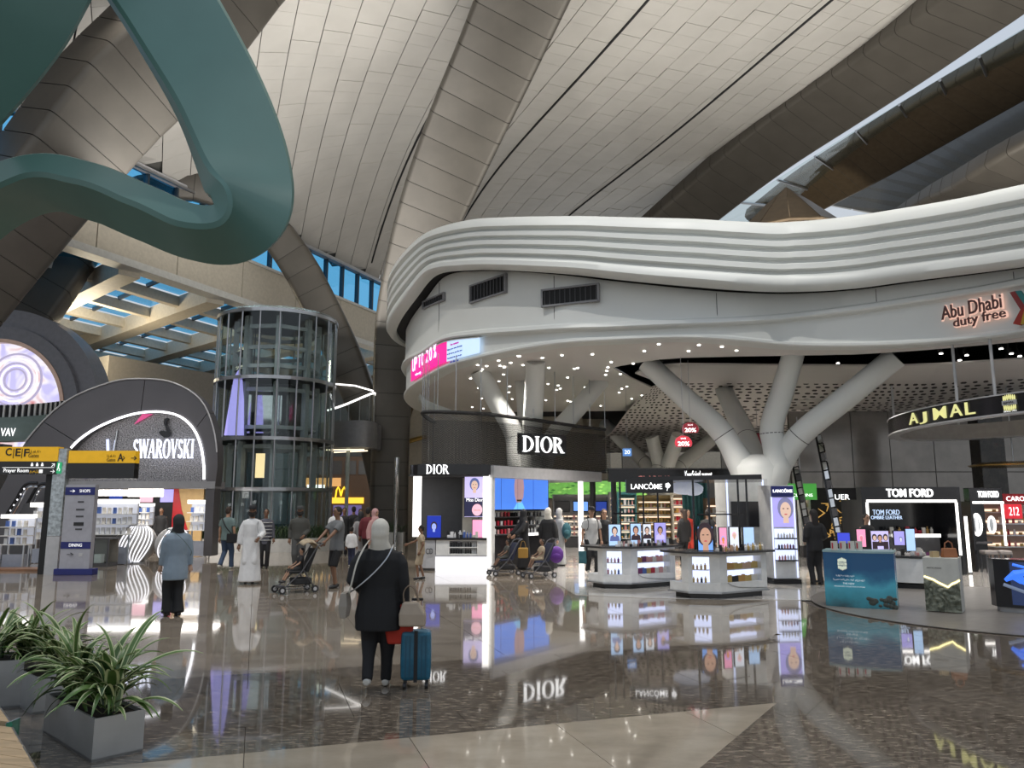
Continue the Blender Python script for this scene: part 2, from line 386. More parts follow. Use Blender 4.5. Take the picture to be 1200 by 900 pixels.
along(-9.2, 41, .12, 12.75, 13.1, .9, 'lower_ledge', M['offwhite'], wl_)

# ================================================================== SKYLIGHT LATTICE ROOF (left)
lat = thing('trim_1', 'cream lattice roof with blue skylights on the left of the hall', None, (*ab(10, -12), 12.6), kind='structure')
MDIR = Vector((.74, -.67)).normalized()
def latbeam(p, q, w, z0, z1, name, m):
    d = Vector(q) - Vector(p)
    return MB().box(((p[0] + q[0]) / 2, (p[1] + q[1]) / 2, (z0 + z1) / 2), (d.length, w, z1 - z0), atan2(d.y, d.x)).build(name, m, lat, world=True)
skew = -.328 / .942
def lp(a, b): return ab(a + skew * b, b)       # along the skewed major direction
A_ = [-4.3 + 5.5 * k for k in range(10)]
for a in A_: latbeam(lp(a, -34), lp(a, -.1), 1.0, 12.5, 13.45, 'major_beam', M['cream'])
for k in range(1, 10):
    b = -3.6 * k
    for i in range(len(A_) - 1):
        latbeam(lp(A_[i] + .3, b), lp(A_[i + 1] - .3, b), .45, 12.85, 13.4, 'cross_beam', M['cream'])
for i in range(len(A_) - 1):
    for k in range(0, 9):
        b0, b1 = -3.6 * k - .2, -3.6 * k - 3.4
        if (i * 3 + k * 2) % 7 == 0:
            q = [lp(A_[i] + .4, b0), lp(A_[i + 1] - .4, b0), lp(A_[i + 1] - .4, b1), lp(A_[i] + .4, b1)]
            MB().prism(q[::-1], 13.40, 13.45).build('cream_infill', M['offwhite'], lat, world=True); continue
        for h in range(2):
            aa = A_[i] + .45 + (4.6) * h / 2; ac = aa + 2.3
            q = [lp(aa, b0), lp(ac - .06, b0), lp(ac - .06, b1), lp(aa, b1)]
            MB().prism(q[::-1], 13.5, 13.53).build('skylight_pane', M['skyglass'], lat, world=True)
        latbeam(lp(A_[i] + 2.75, b0), lp(A_[i] + 2.75, b1), .14, 13.35, 13.55, 'glazing_bar', M['frame'])

# ================================================================== FAR WALLS
back_ = thing('wall_back', 'far cream wall with shop fronts across the end of the hall', None, kind='structure')
for k in range(24):
    x0 = -62 + k * 4.5
    MB().bx(x0 + .02, x0 + 4.46, 70, 70.4, 0, 4.9).build('wall_panel', M['taupe'] if k % 3 else M['cream'], back_)
    MB().bx(x0 + .02, x0 + 4.46, 70, 70.4, 4.95, 13.5).build('wall_panel', M['cream'] if k % 2 else M['taupe'], back_)
MB().bx(-38.4, -38, 8, 70, 0, 12.4).build('side_wall', M['taupe'], back_)
MB().bx(-38.4, 60, 70.5, 70.9, 0, 13.4).build('end_wall', M['taupe'], back_)
MB().bx(44, 44.4, 10, 70, 0, 12).build('side_wall', M['taupe'], back_)
lb = thing('wall_left_block', 'cream and grey block under the skylight lattice', None, (-24, 46, 0), kind='structure')
p0 = P(85, 430, 46); p1 = P(128, 416, 46); p2 = P(255, 445, 52)
MB().add([(p0.x - 6, 52, 0), (p1.x, 46, 0), (p1.x, 46, p1.z), (p0.x - 6, 52, p1.z)] + [(p0.x - 6, 53, 0), (p1.x, 47, 0), (p1.x, 47, p1.z), (p0.x - 6, 53, p1.z)],
         [(0, 1, 2, 3), (7, 6, 5, 4), (0, 4, 5, 1), (1, 5, 6, 2), (2, 6, 7, 3), (3, 7, 4, 0)]).build('cream_wall', M['cream'], lb, world=True)
MB().add([(p1.x, 46, 0), (p2.x, 54, 0), (p2.x, 54, p1.z), (p1.x, 46, p1.z)] + [(p1.x, 47, 0), (p2.x, 55, 0), (p2.x, 55, p1.z), (p1.x, 47, p1.z)],
         [(0, 1, 2, 3), (7, 6, 5, 4), (0, 4, 5, 1), (1, 5, 6, 2), (2, 6, 7, 3), (3, 7, 4, 0)]).build('grey_wall', M['taupe'], lb, world=True)
for k in range(6):
    q = Vector((p0.x - 6 + (p1.x - p0.x + 6) * (k + .8) / 7, 52 - 6 * (k + .8) / 7 - .03, p1.z - 1.9))
    MB().box(q, (.45, .08, 1.0), atan2(-6, p1.x - p0.x + 6)).build('arched_niche', mat('niche_brown', (.30, .24, .17), .6), lb, world=True)

# ================================================================== GIANT RIBS
def rib(name, label, ctrl, nvec, dep, nseg, m=None, panels=1):
    cs = catmull([P(px, py, Y) for px, py, Y, w in ctrl], nseg + 1)
    ws = [q.x for q in catmull([Vector((w / F * Y, 0, 0)) for px, py, Y, w in ctrl], nseg + 1)]
    base = min(cs, key=lambda q: q.z)
    o = thing(name, label, 'rib', base)
    rings = []
    for i, p in enumerate(cs):
        t = (cs[min(i + 1, nseg)] - cs[max(i - 1, 0)]).normalized()
        nv = nvec(i / nseg) if callable(nvec) else Vector(nvec)
        n = (nv - t * nv.dot(t)).normalized(); wv = t.cross(n)
        hw, d = ws[i] / 2, dep * (ws[i] / max(ws)) ** .5; r = min(.28, hw * .3)
        prof = [(-hw, -d), (-hw, -r)] + [(-hw + r - r * cos(a), -r + r * sin(a)) for a in (pi / 6, pi / 3, pi / 2)] + \
               [(hw - r + r * sin(a), -r + r * cos(a)) for a in (0, pi / 6, pi / 3, pi / 2)] + [(hw, -d)]
        rings.append((p, [p + wv * x + n * y for x, y in prof], t))
    core = []
    for i in range(nseg):
        g = .018
        a = [q + rings[i][2] * g for q in rings[i][1]]; b = [q - rings[i + 1][2] * g for q in rings[i + 1][1]]
        MB().loft([a, b]).build('cladding_panel', m or M['rib'], o, world=True, smooth='auto')
    cen = []
    for r in rings:
        c = sum(r[1], Vector()) / len(r[1]); cen.append([c + (q - c) * .975 for q in r[1]])
    MB().loft(cen).build('joint_core', M['ribgap'], o, world=True, smooth='auto')
    return o
rib('roof_rib', 'bronze-grey central roof rib sweeping up from the floor left of the white canopy',
    [(455, 655, 38, 44), (456, 560, 38, 44), (459, 470, 38, 46), (466, 380, 37.6, 54), (484, 310, 36.5, 68), (510, 235, 35, 84), (545, 150, 33, 97), (583, 65, 30.5, 106), (620, -20, 28, 116), (680, -150, 24, 126)],
    (.12, -1, -.35), 1.6, 30)
rib('roof_rib', 'brown arched rib behind the teal ribbon, landing beside the central rib',
    [(452, 600, 38.6, 26), (438, 520, 38.8, 34), (416, 452, 39, 40), (395, 402, 39.3, 42), (369, 348, 39.5, 42), (342, 300, 39.5, 42), (305, 255, 39, 40), (250, 224, 38, 36), (190, 217, 37, 38), (120, 248, 36, 50), (55, 312, 35, 74), (0, 380, 34, 84), (-70, 470, 33, 90)],
    (.2, -1, -.3), 1.6, 26)
rib('roof_rib', 'broad brown rib crossing the upper left corner behind the teal ribbon',
    [(400, -140, 27, 130), (310, -60, 26.5, 130), (225, 48, 26, 128), (150, 120, 25.5, 122), (80, 205, 25, 112), (10, 292, 24.5, 106), (-60, 380, 24, 104)],
    (.75, -.6, -.62), 2.6, 20)
rib('roof_rib', 'long brown rib rising right above the canopy, next to the skylight slot',
    [(770, 285, 52, 62), (830, 235, 48.5, 68), (905, 176, 43.5, 78), (985, 122, 39, 86), (1070, 66, 34.5, 94), (1160, 4, 30, 104), (1280, -90, 25.5, 114)],
    (-.1, -.75, -1), 1.2, 26)
rib('roof_rib', 'sunlit bronze rib right of the skylight slot',
    [(890, 268, 60, 50), (950, 228, 55, 62), (1020, 188, 50, 72), (1110, 136, 44, 80), (1210, 80, 38, 86), (1330, 10, 32, 92)],
    (-.2, -.8, -.9), 1.0, 22, m=M['bronze'])
rib('roof_rib', 'dark lower rib at the right edge just above the canopy',
    [(1050, 285, 45, 60), (1120, 246, 41, 76), (1190, 212, 36, 90), (1290, 166, 32, 100)], (-.2, -.8, -.9), 1.0, 12)
# pale panelled strip of ceiling between the two lower ribs
cs_ = thing('ceiling_strip', 'pale panelled ceiling strip between the two lower right ribs', None, kind='structure')
A1 = catmull([P(965, 240, 62), P(1040, 188, 56), P(1120, 142, 50), P(1210, 94, 43), P(1310, 40, 37)], 19)
B1 = catmull([P(1080, 262, 50), P(1120, 222, 46), P(1175, 188, 41), P(1250, 152, 37), P(1340, 110, 33)], 19)
for i in range(18):
    for j in range(3):
        f0, f1 = j / 3 + .01, (j + 1) / 3 - .01; g = .012
        L = lambda c, t: c[i].lerp(c[i + 1], t)
        q = [L(A1, g).lerp(L(B1, g), f0), L(A1, 1 - g).lerp(L(B1, 1 - g), f0), L(A1, 1 - g).lerp(L(B1, 1 - g), f1), L(A1, g).lerp(L(B1, g), f1)]
        up = [p + Vector((0, 0, .06)) for p in q]
        MB().add(q + up, [(0, 1, 2, 3), (7, 6, 5, 4), (0, 4, 5, 1), (1, 5, 6, 2), (2, 6, 7, 3), (3, 7, 4, 0)]).build('ceiling_panel', M['ceil'], cs_)
bkq = [Vector((0, 0, .12)) + A1[i] for i in range(19)] + [Vector((0, 0, .12)) + B1[i] for i in range(19)]
MB().add(bkq, [(i, i + 1, 20 + i, 19 + i) for i in range(18)]).build('backing_sheet', M['ceilgap'], cs_)
# skylight slot glazing between ribs
sl = thing('window_2', 'narrow bright skylight slot between two right ribs', None, kind='structure')
S1 = catmull([P(830, 262, 56), P(940, 192, 50), P(1070, 112, 42), P(1200, 34, 34)], 9)
S2 = catmull([P(900, 262, 58), P(965, 206, 53), P(1080, 130, 45), P(1210, 62, 37)], 9)
for i in range(8):
    q = [S1[i], S1[i + 1], S2[i + 1], S2[i]]; up = [p + Vector((0, 0, .05)) for p in q]
    MB().add(q + up, [(0, 1, 2, 3), (7, 6, 5, 4), (0, 4, 5, 1), (1, 5, 6, 2), (2, 6, 7, 3), (3, 7, 4, 0)]).build('pane', M['clear'], sl)
    MB().tube([S1[i] - Vector((0, 0, .05)), S2[i] - Vector((0, 0, .05))], .09, 6).build('glazing_bar', M['steel'], sl)

# pair of thin dark tracks hanging under the ceiling, upper left
tk = thing('ceiling_track', 'pair of thin black hanging tracks with a small box in the upper left', 'track', P(52, 125, 28.6))
for dx in (0, 12):
    MB().tube([P(90 + dx * .7, -12, 25.6), P(72 + dx, 60, 27.2), P(50 + dx * .45, 122, 28.6)], .035, 6).build('track', M['matblack'], tk, world=True)
q = P(51, 122, 28.6); MB().box(q, (.28, .28, .34)).build('end_box', M['matblack'], tk, world=True)
# ================================================================== TEAL RIBBON SCULPTURE
rb = thing('ribbon_sculpture', 'huge teal ribbon sculpture looping overhead in the upper left corner', 'sculpture', P(150, 300, 10))
def sweep_ribbon(ctrl, nseg, thick, name):
    cs = catmull([P(px, py, Y) for px, py, Y, w, a in ctrl], nseg + 1)
    wa = catmull([Vector((w / F * Y, a, 0)) for px, py, Y, w, a in ctrl], nseg + 1)
    rings = []
    for i, p in enumerate(cs):
        t = (cs[min(i + 1, nseg)] - cs[max(i - 1, 0)]).normalized()
        view = (p - Vector((0, 0, CAM_Z))).normalized()
        n1 = t.cross(view).normalized(); n2 = t.cross(n1).normalized()
        a = radians(wa[i].y); wv = n1 * cos(a) + n2 * sin(a); tv = t.cross(wv).normalized()
        h, k, r = wa[i].x / 2, thick / 2, .05
        prof = [(-h + r, -k), (h - r, -k), (h, -k + r), (h, k - r), (h - r, k), (-h + r, k), (-h, k - r), (-h, -k + r)]
        rings.append([p + wv * x + tv * y for x, y in prof])
    return MB().loft(rings).build(name, M['teal'], rb, world=True, smooth='auto')
sweep_ribbon([(90, -190, 10.6, 125, -12), (150, -70, 10.2, 122, -12), (205, 20, 9.9, 118, -12), (255, 110, 9.7, 112, -14), (284, 185, 9.5, 108, -16), (293, 240, 9.3, 96, -24),
              (270, 273, 9.2, 74, -38), (225, 272, 9.2, 66, -50), (170, 250, 9.4, 70, -54), (110, 226, 9.7, 76, -56), (50, 216, 10.0, 78, -54), (-10, 238, 10.3, 80, -48), (-80, 290, 10.6, 90, -40)], 90, .42, 'loop_band')
sweep_ribbon([(90, -110, 9.2, 110, -14), (45, -20, 9.2, 112, -14), (5, 42, 9.2, 112, -14), (-70, 130, 9.2, 110, -14)], 24, .42, 'upper_band')

# ================================================================== CANOPY
cp = thing('canopy', 'large white curved canopy with ribbed rim over the perfume shops', 'canopy', (6, 26, 5.5))
def zs(x): return 6.2 - .7 * max(0, min(1, (x - 8) / 4.5))
def GS(px, py, dz=0):
    z = 6.2
    for _ in range(8): q = G(px, py, z + dz); z = zs(q.x)
    return G(px, py, z + dz)
# px: (x, lip y, ledge y, rim bottom y, rim top y)
CT = [(522, 429, 400, 319, 262), (566, 417, 394, 313, 250), (615, 407, 391, 314, 247), (665, 400, 388, 318, 247), (715, 397, 386.5, 324, 248), (800, 394, 383, 333, 250), (860, 397, 380.5, 338, 253),
      (925, 403, 376, 340, 254), (1000, 404, 367.5, 336, 247), (1075, 401, 357, 326, 235), (1150, 394, 346, 316, 221), (1200, 387, 337, 309, 209), (1260, 377, 326, 300, 195), (1350, 361, 310, 285, 172), (1470, 338, 288, 263, 142), (1600, 312, 262, 238, 108)]
plan = []
for x, yl, yg, yb, yt in CT:
    q = GS(x, yl)
    plan.append((q.x, q.y, q.z, P(x, yg, q.y).z, P(x, yb, q.y - .55).z, P(x, yt, q.y - .7).z))
# the left lobe goes round behind
f0 = plan[0]
lobe = [(-3.0, 37.0, 5.9, 7.05, 8.9, 11.2), (-4.05, 33.0, 5.85, 6.95, 8.6, 10.85), (-4.15, 29.6, 5.85, 6.9, 8.35, 10.55), (-3.72, 27.2, 5.9, 6.85, 8.3, 10.5), (-2.95, 25.4, 6.02, 6.8, 8.65, 10.65)]
ctl = lobe + plan
NS = 162
def spline(k): return [q.z for q in catmull([Vector((0, 0, c[k])) for c in ctl], NS)]
XY = catmull([Vector((c[0], c[1], 0)) for c in ctl], NS)
ZL, ZG, ZB, ZT = spline(2), spline(3), spline(4), spline(5)
NRM = []
for i in range(NS):
    t = (XY[min(i + 1, NS - 1)] - XY[max(i - 1, 0)]).normalized(); NRM.append(Vector((t.y, -t.x, 0)))
for i in range(NS):
    if NRM[i].y > 0 and i > 40: NRM[i] = -NRM[i]
if NRM[60].y > 0: NRM = [-n for n in NRM]
def strip(prof, name, m, i0=0, i1=NS, par=None, smooth='auto'):
    """prof(i) -> list of (offset outwards, z); open strip swept along the canopy edge"""
    rings = [[XY[i] + NRM[i] * o + Vector((0, 0, z)) for o, z in prof(i)] for i in range(i0, i1)]
    return MB().loft(rings, closed=False).build(name, m, par or cp, world=True, smooth=smooth)
strip(lambda i: [(-.55, ZL[i] + .02), (-.5, ZL[i] - .06), (-.02, ZL[i] - .06), (.03, ZL[i] - .02), (.03, ZL[i] + .04), (0, ZL[i] + .06), (-.05, ZL[i] + .1), (-.05, ZG[i] - .03), (-.02, ZG[i]), (.12, ZG[i] + .02), (.15, ZG[i] + .06), (.12, ZG[i] + .16), (.02, ZG[i] + .22)],
      'lower_fascia', M['canopy'])
segs = [0, 38, 62, 86, 108, 128, 146, NS]
for a, b in zip(segs[:-1], segs[1:]):
    strip(lambda i: [(.02, ZG[i] + .22), (0, ZG[i] * .6 + ZB[i] * .4), (0, ZB[i] + .05)], 'fascia_panel', M['canopy'], a, min(b + 1, NS))
for k in segs[1:-1]:
    MB().tube([XY[k] + NRM[k] * .008 + Vector((0, 0, ZG[k] + .22)), XY[k] + NRM[k] * .008 + Vector((0, 0, ZB[k]))], .008, 4).build('panel_joint', M['dark'], cp, world=True)
strip(lambda i: [(-.02, ZB[i] - .02), (-.02, ZB[i] + .1), (.36, ZB[i] + .1)], 'shadow_gap', M['matblack'])
def rimprof(i):
    b, t = ZB[i], ZT[i]; h = t - b; q = lambda f: b + h * f
    out = [(.34, q(.07)), (.36, q(.0)), (.55, q(-.0)), (.68, q(.02)), (.74, q(.06)), (.74, q(.14))]
    for f in (.20, .36, .52):
        out += [(.66, q(f)), (.60, q(f + .012)), (.60, q(f + .05)), (.68, q(f + .058)), (.74, q(f + .07)), (.74, q(f + .14))]
    out += [(.66, q(.68)), (.60, q(.69)), (.60, q(.72)), (.70, q(.735)), (.76, q(.76)), (.72, q(.86)), (.58, q(.95)), (.36, q(.99)), (.1, q(1.0)), (-.6, q(.985))]
    return out
for a, b in zip(segs[:-1], segs[1:]):
    strip(rimprof, 'rim_section', M['canopy'], a, min(b + 1, NS))
roof = MB(); pl = [(XY[i] - NRM[i] * .5) for i in range(0, NS, 2)]
rz_ = [ZT[i] - .06 for i in range(0, NS, 2)]
roof.add([(p.x, p.y, z) for p, z in zip(pl, rz_)] + [(p.x * .5 + 4.5, 34 + (p.y - 30) * .2, 9.6) for p in pl], [(i, i + 1, len(pl) + i + 1, len(pl) + i) for i in range(len(pl) - 1)] + [tuple(range(len(pl), 2 * len(pl)))])
roof.build('roof_deck', M['canopy'], cp, world=True)
# vent grilles on the fascia
def edge_at(px_target, zk):
    best = min(range(NS), key=lambda i: abs(proj(XY[i] + Vector((0, 0, zk(i))))[0] - px_target) if 15 < i < NS - 16 else 1e9)
    return best
for x0, x1, y0, y1 in ((498, 522, 347, 359), (553, 597, 327, 351), (639, 700, 336, 359)):
    i0 = edge_at(x0, lambda i: 7.2); i1 = edge_at(x1, lambda i: 7.2); a, b = XY[i0], XY[i1]
    za = P(x0, y1 - 1, a.y).z; zb = P(x1, y0 + 1, b.y).z
    zlo = (P(x0, y1, a.y).z + P(x1, y1 - 4, b.y).z) / 2; zhi = (P(x0, y0 + 4, a.y).z + P(x1, y0, b.y).z) / 2
    mid = (a + b) / 2; d = b - a; L = d.length; n = Vector((d.y, -d.x, 0)).normalized()
    if n.y > 0: n = -n
    sag = max((XY[k] - mid).dot(n) for k in range(min(i0, i1), max(i0, i1) + 1)) + .02
    g = thing('vent_grille', None, None); COL.objects.unlink(g); bpy.data.objects.remove(g)
    fr = MB(); R = atan2(d.y, d.x); c = mid + n * sag; H = zhi - zlo; zc_ = (zlo + zhi) / 2
    for dz in (-H / 2, H / 2): fr.box((c.x, c.y, zc_ + dz), (L, .10, .05), R)
    for s_ in (-1, 1): fr.box((c.x + d.x / L * s_ * L / 2, c.y + d.y / L * s_ * L / 2, zc_), (.05, .10, H + .05), R)
    gr = fr.build('vent_grille', M['grey'], cp, world=True)
    bkp = MB().box((c.x - n.x * .01, c.y - n.y * .01, zc_), (L, .02, H), R).build('vent_back', M['matblack'], gr)
    bkp.matrix_parent_inverse.identity(); bkp.location = -Vector(cp.location)
    ns = max(6, int(L / .14))
    for k in range(ns):
        f = (k + .5) / ns - .5
        q = MB().box((c.x + d.x * f, c.y + d.y * f, zc_), (.02, .08, H - .04), R + .5).build('louvre', M['dark'], gr); q.location = -Vector(cp.location)
# LED screen on the left lobe
i0 = next(i for i in range(NS) if XY[i].y < 26.6); i1 = edge_at(566, lambda i: ZL[i])
im = edge_at(524, lambda i: ZL[i])
strip(lambda i: [(.06, ZL[i] + .10), (.06, ZG[i] - .05)], 'led_screen_pink', glow('led_pink', (1.0, .02, .30), 1.0), i0, im + 1)
strip(lambda i: [(.06, ZL[i] + .10), (.06, ZG[i] - .05)], 'led_screen_pale', glow('led_pale', (.55, .72, .95), 1.0), im, i1 + 1)
strip(lambda i: [(-.04, ZG[i] - .02), (.09, ZG[i] - .02), (.09, ZG[i] - .05), (.05, ZG[i] - .05)], 'screen_frame', M['white'], i0, i1 + 1)
def on_edge(body, fa, dz0, h, m, w, name='screen_lettering', off=.09, bold=.0):
    """one line of text whose letters follow the canopy edge"""
    k = max(1, min(NS - 2, int(fa))); t = (XY[k + 1] - XY[k]).normalized(); p = XY[k].lerp(XY[k + 1], min(1, max(0, fa - k))) + NRM[k] * off
    ang = atan2(t.y, t.x)
    if cos(ang) < 0: ang += pi
    slope = (ZL[k + 1] - ZL[k - 1]) / (XY[k + 1] - XY[k - 1]).length
    o = text(body, cp, (p.x - cp.location.x, p.y - cp.location.y, dz0 - cp.location.z), w, h, m, (pi / 2, 0, ang), .006, name, bold=bold)
    return o
pk = glow('screen_letter_white', (1, .75, 1), 1.4); bl = glow('screen_letter_blue', (.05, .08, .35), .6); mg = glow('screen_letter_magenta', (.5, .03, .35), .8)
span = im - i0
def fr_at(px):
    c = [i0 - 2 + .05 * j for j in range(int((im - i0 + 4) / .05))]
    def e(k): a = int(k); p = XY[a].lerp(XY[a + 1], k - a) + NRM[a] * .09; return abs(proj((p.x, p.y, ZL[a] + .6))[0] - px)
    return min(c, key=e)
for ch, px in (('U', 484.5), ('P', 487), ('T', 491.5), ('O', 495), ('2', 500.5), ('0', 504.5), ('%', 509.5)):
    k = fr_at(px); on_edge(ch, k, ZL[int(k)] + .60, .46, pk, .24 if px < 492 else .17, bold=.01)
k = fr_at(490); on_edge('online only', k, ZL[int(k)] + .22, .11, pk, .55)
ip = i1 - im
for r, (s_, w) in enumerate((('Dear customers', .5), ('Enjoy your extra discount', .9), ('at all stores, just for you', .9), ('Download the app to get', .85), ('this offer now', .5))):
    kk = im + int(ip * .36); on_edge(s_, kk, ZG[kk] - .16 - r * .14, .07, mg if r == 0 else bl, w)
# duty free sign
ks = edge_at(1150, lambda i: 6.2); kk = edge_at(1192, lambda i: 6.2)
zz = P(1150, 362, XY[ks].y).z
def sign_edge(body, px, py, w, h):
    k = edge_at(px, lambda i: 6.2); p = XY[k] + NRM[k] * .06; t = (XY[k + 1] - XY[k - 1]); ang = atan2(t.y, t.x)
    if cos(ang) < 0: ang += pi
    for off, m_, b_, e_ in ((.0, glow('sign_halo', (1, .62, .5), .75), .045, .004), (.05, mat('sign_brown', (.09, .03, .028), .4), .004, .02)):
        q = p + NRM[k] * off
        o = text(body, cp, Vector((q.x, q.y, P(px, py, p.y).z)) - cp.location, w * (1.05 if b_ > .02 else 1), h * (1.2 if b_ > .02 else 1), m_, (pi / 2, 0, ang), e_, 'sign_lettering', bold=b_)
Yk = XY[ks].y
sign_edge('Abu Dhabi', 1143, 361, 72 / F * Yk, 17 / F * Yk)
sign_edge('duty free', 1148, 373, 62 / F * Yk, 15 / F * Yk)
ke = edge_at(1196, lambda i: 6.2); pe = XY[ke] + NRM[ke] * .08; te = (XY[ke + 1] - XY[ke - 1]).normalized(); te = te if te.x > 0 else -te
def chev(cx_, cz, pts, name, m_):
    q = [(pe + te * (x) + Vector((0, 0, z))) for x, z in pts]; q2 = [p + NRM[ke] * .06 for p in q]; n = len(q)
    MB().add(q + q2, [tuple(range(n)), tuple(range(2 * n - 1, n - 1, -1))] + [(i, (i + 1) % n, n + (i + 1) % n, n + i) for i in range(n)]).build(name, m_, cp, world=True)
zq = P(1196, 362, XY[ke].y).z; s_ = XY[ke].y / F
chev(0, 0, [(-9 * s_, zq + 22 * s_), (-2 * s_, zq + 22 * s_), (8 * s_, zq + 1 * s_), (2 * s_, zq - 2 * s_)], 'emblem_bar', mat('emblem_maroon', (.25, .03, .03), .4))
chev(0, 0, [(-2.5 * s_, zq + 22 * s_), (4 * s_, zq + 21 * s_), (11 * s_, zq + 6 * s_), (8 * s_, zq + 1 * s_)], 'emblem_bar', mat('emblem_teal', (.03, .22, .22), .4))
chev(0, 0, [(2 * s_, zq - 2 * s_), (8 * s_, zq + 1 * s_), (0 * s_, zq - 21 * s_), (-9 * s_, zq - 17 * s_)], 'emblem_bar', mat('emblem_red', (.35, .03, .02), .4))
chev(0, 0, [(5 * s_, zq - 6 * s_), (10 * s_, zq - 3 * s_), (4 * s_, zq - 20 * s_), (0 * s_, zq - 20 * s_)], 'emblem_bar', mat('emblem_gold', (.45, .30, .03), .4))

# soffit with a slit opening
outer = [XY[i] - NRM[i] * .5 for i in range(0, NS, 3)]
outer = [Vector((p.x, p.y, zs(p.x) + .02)) for p in outer]
rgt = outer[-1]
outer += [Vector((rgt.x + 6, 22, 5.52)), Vector((rgt.x + 4, 34, 5.52)), Vector((12, 36.5, 5.55)), Vector((6, 36.2, 6.22))]
hole_px = [(718, 430), (745, 424.5), (772, 420.5), (800, 418.5), (860, 417), (920, 416), (1000, 414.5), (1060, 411), (1100, 408), (1200, 399), (1320, 388), (1330, 440), (1200, 455), (1090, 460), (950, 468), (860, 475), (820, 479), (838, 471), (800, 463), (765, 454), (738, 442)]
hole = [GS(x, y, .02) for x, y in hole_px]
def fill_loops(loops, name, m, parent):
    bm = bmesh.new(); es = []
    for lp_ in loops:
        vs_ = [bm.verts.new(p - parent.location) for p in lp_]
        es += [bm.edges.new((vs_[i], vs_[(i + 1) % len(vs_)])) for i in range(len(vs_))]
    bmesh.ops.triangle_fill(bm, use_beauty=True, edges=es)
    bmesh.ops.recalc_face_normals(bm, faces=bm.faces)
    me = bpy.data.meshes.new(name); bm.to_mesh(me); bm.free(); me.materials.append(m)
    o = bpy.data.objects.new(name, me); COL.objects.link(o); o.parent = parent
    sd = o.modifiers.new('thickness', 'SOLIDIFY'); sd.thickness = .05; sd.offset = 0
    return o
fill_loops([outer, hole], 'soffit', M['canopy_in'], cp)
# upper black void over the slit
vx = [p.x for p in hole]; vy = [p.y for p in hole]
hc = sum(hole, Vector()) / len(hole)
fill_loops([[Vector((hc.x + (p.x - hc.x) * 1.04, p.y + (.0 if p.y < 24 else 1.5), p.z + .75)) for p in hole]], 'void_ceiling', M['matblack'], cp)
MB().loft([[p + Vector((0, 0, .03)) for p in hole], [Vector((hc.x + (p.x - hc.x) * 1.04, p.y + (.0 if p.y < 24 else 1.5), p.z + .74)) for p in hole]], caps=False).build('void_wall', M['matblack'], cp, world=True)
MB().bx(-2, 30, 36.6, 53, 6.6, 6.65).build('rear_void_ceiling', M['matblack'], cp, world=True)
# floating island: smooth band in front
isl = [(744, 437), (755, 431), (775, 427.5), (800, 426), (900, 427), (1000, 428), (1060, 427.5), (1100, 426), (1200, 420), (1320, 410), (1330, 436), (1200, 443), (1085, 449), (1000, 449), (900, 448.5), (800, 448.5), (775, 449)]
fill_loops([[GS(x, y, .0) for x, y in isl]], 'soffit_island', M['canopy_in'], cp)
# perforated wave ceiling going back
pf_f = catmull([GS(765, 452), GS(800, 448), GS(900, 447.5), GS(1000, 448), (GS(1085, 448)), GS(1200, 442), GS(1330, 435)], 25)
pf_b = catmull([P(690, 531, 50), P(780, 530, 50), P(880, 529, 50), P(980, 527, 49), P(1060, 525, 48), P(1200, 522, 46), P(1300, 518, 44)], 25)
perf = MB(); rows = 16
def pfp(u, v):
    i = min(int(u * 24), 23); t = u * 24 - i
    a = pf_f[i].lerp(pf_f[i + 1], t); b = pf_b[i].lerp(pf_b[i + 1], t)
    p = a.lerp(b, v); p.z += .28 * sin(v * 9 + u * 7) * v * (1 - v) * 2; return p
perf.loft([[pfp(u / 24, v / rows) for u in range(25)] for v in range(rows + 1)], closed=False)
perf.build('perforated_ceiling', M['canopy_in'], cp, world=True, smooth=True)
slots = MB(); rnd = random.Random(3)
NU, NV = 54, 40
for i in range(NU):
    for j in range(NV):
        if rnd.random() < .12: continue
        u = (i + .5 + .25 * (j % 2) + rnd.uniform(-.08, .08)) / (NU + 1); v = (j + .5) / NV
        du, dv = .32 / NU * rnd.uniform(.7, 1.1), .26 / NV
        q = [pfp(u - du, v), pfp(u - du * .5, v - dv), pfp(u + du * .6, v - dv), pfp(u + du, v), pfp(u + du * .5, v + dv), pfp(u - du * .6, v + dv)]
        slots.add([p - Vector((0, 0, .012)) for p in q], [(0, 1, 2, 3, 4, 5)])
tag(slots.build('perforations', M['ribgap'], cp, world=True), kind='stuff')
# soffit downlights
rnd = random.Random(11)
lens = MB().lathe([(.042, 0), (.042, .02)], 10); n = 0; lm = None
dl_px = [(772, 404), (819, 405), (846, 407), (755, 412), (807, 412), (863, 411.5), (901, 407.5), (919, 410)]
for k in range(70): dl_px.append((rnd.uniform(545, 760), rnd.uniform(413, 480)))
from_hole = [(p.x, p.y) for p in hole]
for x, y in dl_px:
    q = GS(x, y, -.03)
    if q.y > 35.5 or bof(q.x, q.y) < 0: continue
    ins = False; j = len(from_hole) - 1
    for i in range(len(from_hole)):
        a, b = from_hole[i], from_hole[j]
        if (a[1] > q.y) != (b[1] > q.y) and q.x < (b[0] - a[0]) * (q.y - a[1]) / (b[1] - a[1]) + a[0]: ins = not ins
        j = i
    if ins: continue
    # keep inside the lip
    if min((Vector((q.x, q.y, 0)) - XY[i]).length for i in range(NS)) < .7 or q.x < -2.2: continue
    if lm is None: o = lens.build('downlight', M['spot'], cp); lm = o.data
    else: o = bpy.data.objects.new('downlight', lm); COL.objects.link(o); o.parent = cp
    o.location = q - cp.location
